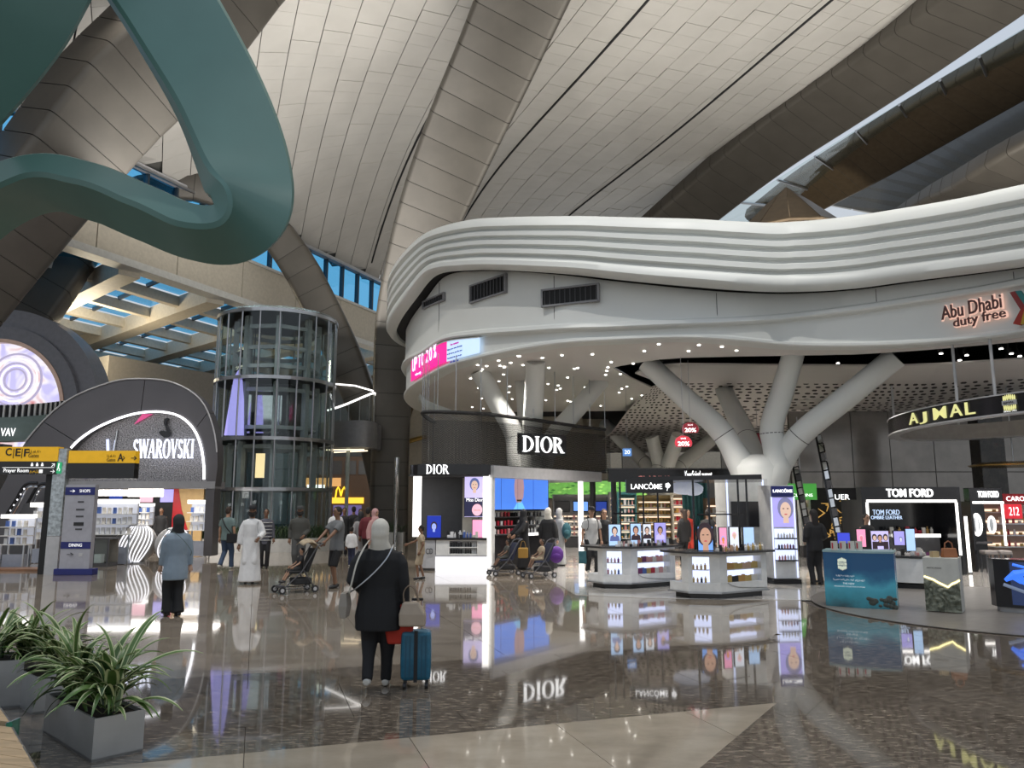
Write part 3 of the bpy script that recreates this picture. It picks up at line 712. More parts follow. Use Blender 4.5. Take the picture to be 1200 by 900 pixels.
# track spots in the black slit
for x, y in ((1100, 408), (1122, 416), (1192, 411), (1182, 408), (1170, 402), (980, 420), (1130, 410), (1180, 416), (1050, 419)):
    q = GS(x, y, .35)
    MB().tube([q + Vector((0, 0, .3)), q], .02, 5).tube([q, q + Vector((.02, -.05, -.14))], .06, 8).build('track_spot', M['matblack'], cp, world=True)
    MB().lathe([(.05, 0), (.05, .02)], 8, q + Vector((.02, -.05, -.17))).build('track_spot_lens', M['spot'], cp, world=True)

# ================================================================== TREE COLUMNS
def tree_column(label, base, joint_z, tops, r0, rb_):
    o = thing('tree_column', label, 'column', (base[0], base[1], 0))
    b = Vector((base[0], base[1], 0)); j = Vector((base[0], base[1], joint_z))
    MB().lathe([(r0 * 1.05, 0), (r0 * .98, joint_z * .55), (r0 * 1.0, joint_z * .8), (r0 * 1.12, joint_z), (r0 * .95, joint_z + .22), (r0 * .5, joint_z + .38)], 28).build('trunk', M['canopy'], o, smooth='auto')
    for tp in tops:
        tp = Vector(tp); d = tp - j; dh = Vector((d.x, d.y, 0)).normalized()
        st = j + Vector((0, 0, -.55)) + dh * r0 * .15
        p1 = j + dh * r0 * .8 + Vector((0, 0, .15)); p2 = j + d * .34 + Vector((0, 0, .02))
        pts = catmull([st, p1, p2, j + d * .65, tp], 14)
        rr = [rb_ * (1.75 - 1.0 * min(1, k / 5)) if k < 5 else rb_ * .84 for k in range(14)]
        rr = [rb_ * 1.75, rb_ * 1.6, rb_ * 1.4, rb_ * 1.22, rb_ * 1.1, rb_] + [rb_ * (1 - .012 * k) for k in range(8)]
        br = MB().tube([p for p in pts], rr, 18).build('branch', M['canopy'], o, world=True, smooth='auto')
        q = pts[6]; dd = (pts[7] - pts[5]).normalized()
        cj = MB().tube([q - dd * .012, q + dd * .012], rr[6] * 1.008, 18).build('joint_ring', M['dark'], br); cj.location = -Vector(o.location)
    return o
tp2 = [GS(757, 424, .12), GS(930, 414, .12), GS(1050, 418, .12), GS(846, 452, .1)]
tree_column('white tree-like column with four spreading branches behind the cosmetics stands', (Xp(893, 23.4), 23.4), Zp(548, 23.4), tp2, .72, .35)
tp1 = [GS(561, 434, .05), GS(628, 422, .05), GS(705, 446, .05), GS(613, 446, .05)]
tree_column('white branching column rising behind the dark mesh fascia', (Xp(622, 26.2), 26.2), 3.2, tp1, .6, .33)
tp3 = [GS(708, 497), P(764, 512, 38), P(795, 510, 37), P(842, 508, 40)]
tree_column('small distant white branching column behind the black fascia beam', (Xp(778, 38.5), 38.5), 3.0, tp3, .6, .36)

# ================================================================== BRONZE PYRAMID above the canopy
py = thing('bronze_roof_cone', 'bronze faceted cone roof peeping over the canopy rim', 'roof cone', P(921, 300, 36))
ap = P(921, 219, 36)
ring = [Vector((ap.x + 2.75 * cos(a), 36 + 2.75 * sin(a), ap.z - 2.6)) for a in [2 * pi * k / 12 + .2 for k in range(12)]]
r1 = [ap.lerp(p, .42) + Vector((0, 0, .06)) for p in ring]
for k in range(12):
    a, b = ring[k], ring[(k + 1) % 12]; c, d = r1[(k + 1) % 12], r1[k]; s_ = lambda p, q: p.lerp(q, .015)
    MB().add([s_(a, b), s_(b, a), s_(c, d), s_(d, c)], [(0, 1, 2, 3)]).build('roof_plate', M['bronze'], py, world=True).modifiers.new('t', 'SOLIDIFY').thickness = .04
    MB().add([s_(d, c), s_(c, d), ap], [(0, 1, 2)]).build('roof_plate', M['bronze'], py, world=True).modifiers.new('t', 'SOLIDIFY').thickness = .04
MB().tube([p - Vector((0, 0, .05)) for p in ring + [ring[0]]], .1, 6).build('eaves_ring', M['bronze'], py, world=True)
# ================================================================== SHOP HELPERS
def wp(o, x, y, z):
    return Matrix.LocRotScale(o.location, o.rotation_euler, None) @ Vector((x, y, z))
def serif_word(word, parent, loc, w, h, m, rz=0.0, t=.03, name='letter'):
    """upright thick-and-thin serif capitals, one mesh for each letter, centred on loc, facing local -Y"""
    W = {'D': .82, 'I': .40, 'O': .86, 'R': .80, 'S': .60, 'W': 1.12, 'A': .82, 'V': .80, 'K': .82}
    tot = sum(W[c] for c in word) + .06 * (len(word) - 1); x = -tot / 2
    sx, sz = w / tot, h
    for c in word:
        mb = MB(); wd = W[c]; TH, TN, SE = .17, .06, .045
        def P_(pts): mb.prism_y([((x + a) * sx, (b - .5) * sz) for a, b in pts], 0, -t)
        def stem(a, th=TH, s=True):
            P_([(a, 0), (a + th, 0), (a + th, 1), (a, 1)])
            if s:
                for z in (0, 1 - SE): P_([(a - .07, z), (a + th + .07, z), (a + th + .07, z + SE), (a - .07, z + SE)])
        def bar(x0, z0, x1, z1, th): P_([(x0, z0), (x0 + th, z0), (x1 + th, z1), (x1, z1)])
        def arc(cx, cz, rx, rz_, a0, a1, t0, t1, n=14):
            for k in range(n):
                u, v = a0 + (a1 - a0) * k / n, a0 + (a1 - a0) * (k + 1) / n
                f = lambda q: t1 + (t0 - t1) * abs(cos(q))
                P_([(cx + rx * cos(u), cz + rz_ * sin(u)), (cx + rx * cos(v), cz + rz_ * sin(v)), (cx + (rx - f(v)) * cos(v), cz + (rz_ - f(v) * .9) * sin(v)), (cx + (rx - f(u)) * cos(u), cz + (rz_ - f(u) * .9) * sin(u))])
        if c == 'D': stem(.07); arc(.24, .5, .56, .5, -pi / 2, pi / 2, TH, TN)
        elif c == 'I': stem(.115)
        elif c == 'O': arc(.43, .5, .43, .52, 0, 2 * pi, TH, TN, 26)
        elif c == 'R': stem(.07); arc(.24, .745, .42, .255, -pi / 2, pi / 2, TH, TN); bar(.62, 0, .30, .5, .20); P_([(.58, 0), (.88, 0), (.88, SE), (.58, SE)])
        elif c == 'S': arc(.30, .74, .27, .26, pi * .1, pi * 1.5, .15, .08); arc(.30, .26, .28, .27, -pi * .9, pi * .5, .15, .08)
        elif c in 'WAV':
            if c == 'A': bar(0, 0, .37, 1, TN); bar(.62, 0, .32, 1, TH); P_([(.2, .3), (.62, .3), (.62, .36), (.2, .36)]); fe = ((-.04, 0), (.58, 0))
            if c == 'V': bar(.35, 0, .02, 1, TH); bar(.38, 0, .68, 1, TN); fe = ((-.03, 1 - SE), (.60, 1 - SE))
            if c == 'W': bar(.28, 0, .02, 1, TH); bar(.30, 0, .54, 1, TN); bar(.76, 0, .46, 1, TH); bar(.82, 0, 1.02, 1, TN); fe = ((-.03, 1 - SE), (.93, 1 - SE))
            for a, z in fe: P_([(a, z), (a + .26, z), (a + .26, z + SE), (a, z + SE)])
        elif c == 'K': stem(.07); bar(.24, .42, .62, 1, .07); bar(.60, 0, .30, .55, .18); P_([(.52, 1 - SE), (.82, 1 - SE), (.82, 1), (.52, 1)]); P_([(.56, 0), (.88, 0), (.88, SE), (.56, SE)])
        o = mb.build(name, m, parent); o.location = loc; o.rotation_euler = (0, 0, rz)
        x += wd + .06
def bottle_mesh(kind, m):
    key = (kind, m.name)
    if key not in BOT:
        mb = MB()
        if kind == 0: mb.bx(-.022, .022, -.014, .014, 0, .085).bx(-.010, .010, -.010, .010, .085, .115)
        elif kind == 1: mb.lathe([(.02, 0), (.024, .012), (.024, .07), (.012, .085), (.012, .12), (.0, .12)], 8)
        elif kind == 2: mb.bx(-.032, .032, -.02, .02, 0, .125)
        else: mb.lathe([(.032, 0), (.036, .01), (.036, .04), (.034, .055), (.0, .055)], 8)
        o = mb.build('product', m); BOT[key] = o.data; bpy.data.objects.remove(o)
    return BOT[key]
BOT = {}
PC = {k: mat('product_' + k, c, .3) for k, c in dict(amber=(.50, .28, .08), rose=(.62, .30, .28), pearl=(.70, .66, .60), gold=(.55, .38, .12), black=(.02, .02, .022), plum=(.16, .03, .12), blue=(.06, .12, .36), red=(.45, .02, .04), white=(.75, .75, .75), green=(.12, .24, .12), skin=(.60, .40, .28)).items()}
def products(root, x0, x1, y, z, n, cols, label, group, kind=0, name='perfume_bottle', cat='bottle', sc=1.0, dx=0, dy=0, jit=.0):
    """a row of separate little products; x0..x1 in the root's own frame (dx, dy: direction of the row for slanted faces)"""
    for k in range(n):
        f = (k + .5) / n; c = cols[(k * len(cols)) // n] if not jit else random.choice(cols)
        o = bpy.data.objects.new(name, bottle_mesh(kind if kind < 9 else (k * 7 + 3) % 4, PC[c])); COL.objects.link(o)
        px_, py_ = (x0 + (x1 - x0) * f, y) if not (dx or dy) else (x0 + dx * f, y + dy * f)
        o.location = wp(root, px_, py_, z); o.rotation_euler = (0, 0, root.rotation_euler.z + (atan2(dy, dx) if (dx or dy) else 0))
        s_ = sc * random.uniform(.88, 1.08); o.scale = (s_, s_, s_ * random.uniform(.9, 1.1))
        tag(o, label, cat, group)
def portrait(parent, w, h, y, bgm, hair, skin, cx=0.0, cz=0.0, s=1.0, body=None):
    """flat printed portrait on a board facing local -Y: background, hair, neck, face, eyes and lips as print"""
    pm = lambda n, c, e=.75: glow('print_' + n, c, e)
    q = MB(); q.bx(-w / 2, w / 2, y - .002, y, -h / 2, h / 2); pr = q.build('printed_picture', bgm, parent)
    ox = lambda a: cx + a * s
    def sh(pts, m_, d, nm):
        o = MB().prism_y([(ox(a), cz + b * s) for a, b in pts], y - .002 - d, y - .002); o.build(nm, m_, pr)
    el = lambda a, b, ra, rb, n=18: [(a + ra * cos(2 * pi * k / n), b + rb * sin(2 * pi * k / n)) for k in range(n)]
    sh(el(0, .04, .17, .22), hair, .001, 'print_hair')
    if body: sh([(-.28, -.5), (.28, -.5), (.24, -.26), (.08, -.17), (-.08, -.17), (-.24, -.26)], body, .0012, 'print_clothing')
    sh([(-.06, -.26), (.06, -.26), (.05, -.05), (-.05, -.05)], skin, .0014, 'print_neck')
    sh(el(.0, .0, .115, .165), skin, .0018, 'print_face')
    dk = pm('dark', (.03, .02, .03), .3)
    for a in (-.045, .045): sh(el(a, .03, .025, .010, 8), dk, .0022, 'print_eye')
    sh(el(0, -.085, .035, .013, 8), pm('lip', (.6, .08, .10)), .0022, 'print_lips')
    return pr
sk1 = glow('print_skin_pale', (.80, .56, .44), .8); sk2 = glow('print_skin_warm', (.62, .36, .25), .8); hr1 = glow('print_hair_dark', (.05, .03, .04), .5); hr2 = glow('print_hair_blue', (.12, .16, .40), .7)
bgc = {k: glow('print_bg_' + k, c, .95) for k, c in dict(blue=(.20, .42, .95), pale=(.45, .65, .95), violet=(.42, .38, .85), lilac=(.62, .55, .9), pink=(.95, .35, .55), deep=(.02, .05, .30), white=(.8, .85, .95), rose=(.9, .5, .6), sea=(.01, .10, .22)).items()}
def lightbox(name, label, cat, loc, rz, w, h, bgm, hair=None, skin=None, body=None, s=None, depth=.04, cz=.0, group=None, foot=True):
    o = thing(name, label, cat, loc, rz, group)
    z0 = h / 2
    MB().bx(-w / 2 - .012, w / 2 + .012, 0, depth, .0, h + .012).build('case', M['black'], o)
    sub = MB().bx(-w / 2, w / 2, -.004, 0, .01, h).build('backing', M['lgrey'], o)
    e = bpy.data.objects.new('artwork', None); COL.objects.link(e); e.parent = o; e.location = (0, -.005, z0)
    if hair: portrait(e, w, h - .01, 0, bgm, hair, skin, 0, cz, s or h * .9, body)
    else: MB().bx(-w / 2, w / 2, -.002, 0, -h / 2 + .01, h / 2).build('printed_picture', bgm, e)
    return o

# ================================================================== DIOR BOOTH
meshm = bpy.data.materials.new('dark_metal_mesh'); meshm.use_nodes = True
_n = meshm.node_tree; _b = _n.nodes['Principled BSDF']; _b.inputs['Base Color'].default_value = (.05, .05, .052, 1); _b.inputs['Roughness'].default_value = .25; _b.inputs['Metallic'].default_value = .6
_t = _n.nodes.new('ShaderNodeTexCoord'); _c = _n.nodes.new('ShaderNodeTexChecker'); _c.inputs['Scale'].default_value = 30; _c.inputs[1].default_value = (.62, .62, .62, 1); _c.inputs[2].default_value = (.34, .34, .34, 1)
_n.links.new(_t.outputs['Object'], _c.inputs['Vector']); _n.links.new(_c.outputs['Color'], _b.inputs['Alpha'])
db = thing('perfume_shop_booth', 'perfume booth with dark hanging mesh fascia and large white DIOR sign', 'shop', (0, 24, 0))
lineA = [Vector((-2.55, 25.0, 0)), Vector((-2.66, 23.2, 0)), Vector((-2.55, 22.25, 0)), Vector((-1.9, 22.25, 0)), Vector((-.6, 22.9, 0)), Vector((.9, 24.6, 0)), Vector((2.2, 26.3, 0)), Vector((3.35, 27.6, 0))]
def zlo(p): return 2.93
path = catmull(lineA, 40)
MB().loft([[p + Vector((0, 0, 2.95)), p + Vector((0, 0, 4.46))] for p in path], closed=False).build('mesh_fascia', meshm, db, world=True, smooth=True)
MB().tube([p + Vector((0, 0, 4.48)) for p in path], .06, 6).build('top_rail', M['matblack'], db, world=True)
MB().tube([p + Vector((0, 0, 2.95)) for p in path], .04, 6).build('bottom_rail', M['matblack'], db, world=True)
for k in range(0, 40, 3):
    p = path[k]; MB().tube([p + Vector((0, 0, 4.48)), p + Vector((0, 0, 6.2))], .014, 5).build('suspension_rod', M['steel'], db, world=True)
# inner layer of the mesh (second skin)
MB().loft([[p + Vector((.25, .55, 3.0)), p + Vector((.25, .55, 4.3))] for p in path[6:]], closed=False).build('mesh_lining', meshm, db, world=True, smooth=True)
# sign plate
sa, sb = P(607, 522, 24.05), P(662, 527, 25.0); dS = (sb - sa); rS = atan2(dS.y, dS.x); Ls = Vector((dS.x, dS.y)).length
zc1 = (P(607, 508, 24.05).z + P(607, 533, 24.05).z) / 2; hS = P(607, 508, 24.05).z - P(607, 533, 24.05).z
ctr = Vector(((sa.x + sb.x) / 2, (sa.y + sb.y) / 2 - .25, zc1))
MB().box(ctr, (Ls, .08, hS), rS).build('sign_plate', M['black'], db, world=True)
nS = Vector((sin(rS), -cos(rS), 0))
serif_word('DIOR', db, ctr + nS * .05 - db.location, Ls * .86, hS * .74, M['letter'], rS, .03)
# left bay: fascia, light pillars, rounded
lf = [Vector((-2.95, 23.6, 0)), Vector((-2.98, 22.5, 0)), Vector((-2.75, 22.05, 0)), Vector((-2.3, 21.95, 0)), Vector((-1.4, 22.0, 0)), Vector((-.66, 22.05, 0))]
lfp = catmull(lf, 24)
MB().loft([[p + Vector((0, 0, 2.66)), p + Vector((0, 0, 2.95)), p + Vector((.05, .12, 2.95)), p + Vector((.05, .12, 2.66))] for p in lfp], closed=True).build('bay_fascia', M['black'], db, world=True)
serif_word('DIOR', db, Vector((Xp(512, 21.9), 21.9, 2.81)) - db.location, 26 / F * 22.1, 10.5 / F * 22.1, M['letter'], 0, .03)
for px0, px1, Y in ((484, 493, 22.15), (566, 573, 22.2)):
    x0, x1 = Xp(px0, Y), Xp(px1, Y); MB().bx(x0, x1, Y, Y + .16, .92 if px0 < 500 else .05, 2.66).build('light_pillar', M['glow'], db, world=True)
MB().bx(-2.85, -.66, 23.4, 23.5, .0, 2.66).build('bay_back_wall', M['dark'], db, world=True)
MB().bx(Xp(542, 22.9), Xp(566, 22.9), 22.9, 22.98, .6, 2.6).build('poster_panel', M['cream'], db, world=True)
MB().bx(-2.95, -.66, 22.1, 23.5, 2.62, 2.66).build('bay_ceiling', M['dark'], db, world=True)
# right bays: white beam, pillars, ceiling
bA, bB = Vector((-.62, 22.25, 0)), Vector((3.05, 27.2, 0)); bd = (bB - bA).normalized(); bR = atan2(bd.y, bd.x); bl_ = (bB - bA).length
def onb(t, z, off=0): return bA + bd * t + Vector((bd.y, -bd.x, 0)) * off + Vector((0, 0, z))
MB().box(onb(bl_ / 2, 2.76), (bl_, .25, .34), bR).build('white_beam', M['lgrey'], db, world=True)
for t, w, m_, z0 in ((0.06, .12, M['white'], 0), (bl_ * .80, .10, M['glow'], .05), (bl_ * .93, .16, M['matblack'], 0)):
    MB().box(onb(t, 1.3 + z0 / 2), (w, .14, 2.6 - z0), bR).build('booth_pillar', m_, db, world=True)
MB().add([onb(0, 2.6), onb(bl_, 2.6), onb(bl_, 2.6, -3.6), onb(2.2, 2.6, -3.6)] + [onb(0, 2.64), onb(bl_, 2.64), onb(bl_, 2.64, -3.6), onb(2.2, 2.64, -3.6)],
         [(0, 1, 2, 3), (7, 6, 5, 4), (0, 4, 5, 1), (1, 5, 6, 2), (2, 6, 7, 3), (3, 7, 4, 0)]).build('booth_ceiling', M['offwhite'], db, world=True)
# big blue screen and shelves below it
tvA, tvB = .30, bl_ * .60
tv = thing('video_wall', 'large blue video screen showing a hand, above the booth shelves', 'screen', onb((tvA + tvB) / 2, 0, -.5), bR)
wT = tvB - tvA; zT0, zT1 = P(605, 597, 24.2).z, P(605, 560, 24.2).z
MB().bx(-wT / 2 - .04, wT / 2 + .04, .0, .12, zT0 - .05, zT1 + .05).build('screen_case', M['black'], tv)
scr = MB().bx(-wT / 2, wT / 2, -.01, 0, zT0, zT1).build('screen_picture', glow('screen_blue', (.07, .22, .78), 1.0), tv)
zt = lambda f: zT0 + (zT1 - zT0) * f
MB().prism_y([(-.16 + .02, zt(.98)), (.30, zt(.98)), (.34, zt(.7)), (.30, zt(.38)), (.16, zt(.22)), (-.06, zt(.22)), (-.16, zt(.45)), (-.18, zt(.75))], -.014, -.01).build('pictured_hand', glow('screen_skin', (.42, .26, .28), .9), scr)
MB().prism_y([(-.02, zt(.22)), (.22, zt(.24)), (.4, zt(.0) + .01), (-.22, zt(.0) + .01)], -.013, -.01).build('pictured_sleeve', glow('screen_cyan', (.15, .5, .85), 1.0), scr)
MB().prism_y([(-.05, zt(.26)), (.2, zt(.26)), (.2, zt(.31)), (-.05, zt(.31))], -.018, -.01).build('pictured_bracelet', M['gold'], scr)
for k in (-1, 0, 1): MB().bx(k * wT / 4 - .004, k * wT / 4 + .004, -.016, -.01, zT0, zT1).build('screen_joint', M['navy'], scr)
su = thing('display_shelf', 'black makeup display under the blue screen with lit trays', 'shelf unit', onb((tvA + tvB) / 2, 0, -.45), bR)
MB().bx(-wT / 2, wT / 2, 0, .5, 0, .88).bx(-wT / 2, wT / 2, .42, .5, .88, zT0 - .1).build('cabinet', M['black'], su)
for z, y in ((.92, -.06), (1.16, .08), (1.42, .2)): MB().bx(-wT / 2, wT / 2, y, y + .22, z, z + .03).build('tray', M['dark'], su)
MB().bx(-wT / 2 + .1 + wT * .5, wT / 2, -.09, -.05, .86, .94).build('light_strip', M['glow'], su)
for r, (z, y) in enumerate(((.95, .0), (1.19, .14), (1.45, .26))):
    products(su, -wT / 2 + .05, -.1, y, z, 9, ['red', 'rose', 'white', 'red'], 'red or pink makeup item on the %s tray under the blue screen' % ('front', 'middle', 'back')[r], 'red makeup items under the blue screen', 2, 'makeup_box', 'makeup', 1.15, jit=1)
    products(su, .1, wT / 2 - .05, y, z, 9, ['white', 'black', 'pearl'], 'white or black makeup item on the %s tray under the blue screen' % ('front', 'middle', 'back')[r], 'monochrome makeup items under the blue screen', 0, 'makeup_box', 'makeup', 1.25, jit=1)
# counter of the left bay
ct = thing('sales_counter', 'white perfume counter with CD logo and two lit shelf niches', 'counter', (-1.75, 22.1, 0))
cx0, cx1 = Xp(485, 21.95) - ct.location.x, Xp(571, 21.95) - ct.location.x
cpoly = [(cx0, .35), (cx0 + .1, .05), (cx0 + .35, -.15), (cx0 + .62, -.2), (cx0 + .66, -.2), (cx1, -.2), (cx1, .45), (cx0, .45)]
MB().prism(cpoly, .84, .9).build('worktop', M['black'], ct)
MB().prism([(cx0 + .04, .35), (cx0 + .14, .07), (cx0 + .37, -.11), (cx0 + .62, -.15), (cx0 + .62, .4), (cx0 + .04, .4)], .06, .84).build('rounded_end', M['lgrey'], ct, bevel=.01)
nx0, nx1 = cx0 + 1.02, cx1 - .28
MB().bx(cx0 + .64, nx0, -.15, .4, .42, .84).bx(nx1, cx1, -.15, .4, .42, .84).bx(nx0, nx1, -.15, .4, .42, .46).bx(nx0, nx1, -.15, .4, .62, .645).bx(nx0, nx1, -.15, .4, .81, .84).bx(nx0, nx1, .1, .14, .42, .84).build('niche_body', M['white'], ct)
MB().bx(cx0 + .62, cx1, -.05, .4, .0, .42).build('plinth', M['glowsoft'], ct)
MB().bx(cx0 + .62, cx1, -.16, .4, .38, .42).build('shelf_edge', M['lgrey'], ct)
text('CD', ct, (cx0 + .46, -.17, .52), .2, .16, M['black'], ext=.006, name='logo_letter')
for z in (.46, .645):
    products(ct, nx0 + .02, (nx0 + nx1) / 2 - .03, -.02, z, 5, ['black'], 'black perfume bottle in the %s left niche of the CD counter' % ('lower' if z < .5 else 'upper'), 'black bottles in the CD counter', 2, sc=.95)
    products(ct, (nx0 + nx1) / 2 + .03, nx1 - .02, -.02, z, 5, ['black', 'white'], 'black or white perfume bottle in the %s right niche of the CD counter' % ('lower' if z < .5 else 'upper'), 'mixed bottles in the CD counter', 0, sc=1.1)
products(ct, cx0 + .95, cx1 - .25, -.1, .9, 10, ['white', 'black', 'blue', 'pearl'], 'perfume tester bottle standing on the CD counter', 'testers on the CD counter', 9, sc=1.35)
products(ct, cx0 + .9, cx1 - .6, .08, .9, 5, ['black', 'white'], 'tall perfume tester at the back of the CD counter', 'back testers on the CD counter', 0, sc=1.8)
lightbox('counter_screen', 'small blue screen with a pictured face on the CD counter', 'screen', (Xp(509, 21.97), 21.97, .9), 0, 16 / F * 22, 25 / F * 22, glow('screen_navy', (.01, .03, .35), 1.0), hr1, glow('screen_blueface', (.35, .45, .95), .9))
pb = lightbox('perfume_poster', 'tall lit perfume poster with a blue-haired woman and rose bottle', 'poster', (Xp(556, 22.75), 22.75, P(556, 606, 22.75).z), 0, 23 / F * 22.7, 49 / F * 22.7, bgc['lilac'], hr2, sk1, s=.85, cz=.3)
hz = 49 / F * 22.7
MB().bx(-.29, .29, -.014, -.008, .02, hz * .45).build('dark_band', glow('print_night', (.03, .03, .09), .5), pb)
text('Miss Dior', pb, (0, -.02, hz * .40), .48, .10, M['letter'], ext=.002)
MB().disc((.08, -.018, hz * .17), .15, .17).build('pictured_bottle', bgc['rose'], pb)
text('J\u2019ADORE', pb, (.08, -.024, hz * .16), .2, .05, mat('gold_print', (.4, .25, .05), .4), ext=.001)
lightbox('pink_poster', 'small pink flower poster under the tall perfume poster', 'poster', (Xp(560, 22.6), 22.6, P(560, 630, 22.6).z), 0, 12 / F * 22.6, 20 / F * 22.6, bgc['pink'])

# ================================================================== KIOSKS
def make_kiosk(label, loc, rz, rows):
    o = thing('display_kiosk', label, 'display stand', loc, rz, 'low white display kiosks')
    side = 'left' if 'left of' in label else 'right'
    out = [(-.62, 0), (.72, 0), (.72, .95), (-1.06, .95), (-1.06, .42)]
    ins = lambda d: [(-.62 + d * .3, d), (.72 - d, d), (.72 - d, .95 - d), (-1.06 + d, .95 - d), (-1.06 + d, .42 + d * .6)]
    MB().prism(ins(.08), 0, .09).build('plinth', M['black'], o)
    MB().prism(out, .12, .30).build('apron', M['white'], o, bevel=.008)
    MB().prism(ins(-.03), .10, .125).build('kick_rail', M['steel'], o)
    MB().prism(out, .80, .86).build('top_band', M['white'], o)
    MB().prism(ins(-.13), .865, .91).build('worktop', mat('charcoal_stone', (.05, .048, .048), .2), o, bevel=.006)
    MB().bx(.56, .72, 0, .2, .30, .80).build('corner_post', M['white'], o)
    MB().prism([(-.62, 0), (-.42, 0), (-.42, .12), (-.66, .18), (-.76, .14)], .30, .80).build('corner_post', M['white'], o)
    MB().prism([(-1.06, .42), (-1.0, .36), (-.92, .5), (-1.06, .6)], .30, .80).build('corner_post', M['white'], o)
    MB().prism([(-.70, .32), (.72, .32), (.72, .36), (-.66, .36), (-.98, .66), (-1.0, .60)], .30, .80).build('niche_back', M['glowblue'], o)
    MB().prism([(-.42, .02), (.56, .02), (.56, .32), (-.5, .32)], .535, .55).build('glass_shelf', M['white'], o)
    MB().prism([(-.95, .42), (-.74, .18), (-.56, .32), (-.9, .6)], .535, .55).build('glass_shelf', M['white'], o)
    # decorative curved inlay line on the apron and post
    MB().tube([(-.42, -.004, .30), (-.30, -.006, .24), (-.1, -.006, .20), (.3, -.006, .17), (.72, -.004, .155)], .006, 5).build('inlay_line', M['steel'], o)
    for r, (z, cols, nm) in enumerate(rows):
        products(o, -.40, .54, .10, z, 15, cols, '%s perfume box on the %s shelf of the %s kiosk' % (nm, 'lower' if r == 0 else 'upper', side), nm + ' boxes on the %s kiosk' % side, 2, 'perfume_box', 'box', .98)
        products(o, -.98, 0, .52, z, 5, cols[::-1], 'small bottle on the side %s shelf of the %s kiosk' % ('lower' if r == 0 else 'upper', side), nm + ' side bottles on the %s kiosk' % side, 0, 'perfume_bottle', 'bottle', .95, dx=.26, dy=-.28)
    return o
def face_rot(pxl, pyl, pxr, pyr):
    a, b = G(pxl, pyl), G(pxr, pyr); return a, b, atan2(b.y - a.y, b.x - a.x)
a, b, r = face_rot(736, 691, 792, 686.5); md = (a + b) / 2
k1 = make_kiosk('low white kiosk with pale blue posters, left of the two', (md.x, md.y, .008), r, ((.30, ['plum', 'blue', 'gold', 'red', 'pearl', 'rose', 'pearl'], 'colourful'), (.55, ['amber', 'plum', 'rose', 'pearl', 'rose', 'pearl'], 'rosy')))
a, b, r = face_rot(843, 703, 898, 698); md = (a + b) / 2
k2 = make_kiosk('low white kiosk with the large face poster, right of the two', (md.x, md.y, .008), r, ((.30, ['gold', 'black', 'amber', 'gold', 'pearl'], 'golden'), (.55, ['amber', 'gold', 'skin', 'gold'], 'amber')))
def on_kiosk(k, px, w, h, bgm, label, name='counter_poster', **kw):
    # a small lit poster standing on the worktop at the photo column px
    best = None
    for i in range(80):
        x = -1.0 + 1.7 * i / 79; q = wp(k, x, .28, .9); e = abs(proj(q)[0] - px)
        if best is None or e < best[0]: best = (e, q)
    q = best[1]; s_ = q.y / F
    return lightbox(name, label, 'poster', (q.x, q.y, q.z + .018), k.rotation_euler.z * .4, w * s_, h * s_, bgm, **kw)
on_kiosk(k1, 721, 14, 24, bgc['pale'], 'pale blue poster of a dark-haired woman, leftmost on the left kiosk', hair=hr1, skin=sk1, body=hr2, s=.42, cz=.08)
on_kiosk(k1, 745, 12.5, 24, bgc['pale'], 'pale blue portrait poster, second on the left kiosk', hair=hr1, skin=sk2, body=hr1, s=.42, cz=.08)
on_kiosk(k1, 759, 9.5, 23, bgc['white'], 'narrow white portrait poster, third on the left kiosk', hair=hr1, skin=sk1, body=hr1, s=.36, cz=.08)
on_kiosk(k1, 774, 14, 24, bgc['violet'], 'violet poster with three small figures, rightmost on the left kiosk', hair=hr1, skin=sk2, body=bgc['lilac'], s=.4, cz=.06)
products(k1, -.95, .65, .12, .91, 22, ['white', 'pearl', 'black', 'rose', 'white'], 'tester standing on the worktop of the left kiosk', 'testers on the left kiosk', 9, 'tester_bottle', 'bottle', .9, jit=1)
products(k1, -.8, .6, .02, .91, 10, ['white', 'pearl', 'black'], 'low jar at the front edge of the left kiosk worktop', 'jars on the left kiosk', 3, 'cream_jar', 'jar', 1.0, jit=1)
on_kiosk(k2, 827, 18, 27, bgc['blue'], 'large close-up face poster at the left end of the right kiosk', hair=hr1, skin=sk2, s=1.05, cz=.04)
on_kiosk(k2, 848, 9, 25, bgc['pink'], 'narrow pink flower poster on the right kiosk', hair=bgc['violet'], skin=glow('print_orange', (.9, .3, .1), .9), s=.3, cz=-.02)
on_kiosk(k2, 861, 11, 25, bgc['white'], 'white perfume poster with pink print on the right kiosk', hair=bgc['rose'], skin=sk1, s=.3, cz=.05)
on_kiosk(k2, 878, 13, 24, bgc['pale'], 'plain pale blue light panel at the right end of the right kiosk')
products(k2, -.6, .66, .10, .91, 16, ['gold', 'amber', 'pearl', 'black', 'skin'], 'golden tester on the worktop of the right kiosk', 'testers on the right kiosk', 9, 'tester_bottle', 'bottle', .95, jit=1)
products(k2, .1, .66, .0, .91, 8, ['pearl', 'white', 'gold'], 'clear bottle at the right front of the right kiosk', 'clear bottles on the right kiosk', 1, 'tester_bottle', 'bottle', 1.15, jit=1)
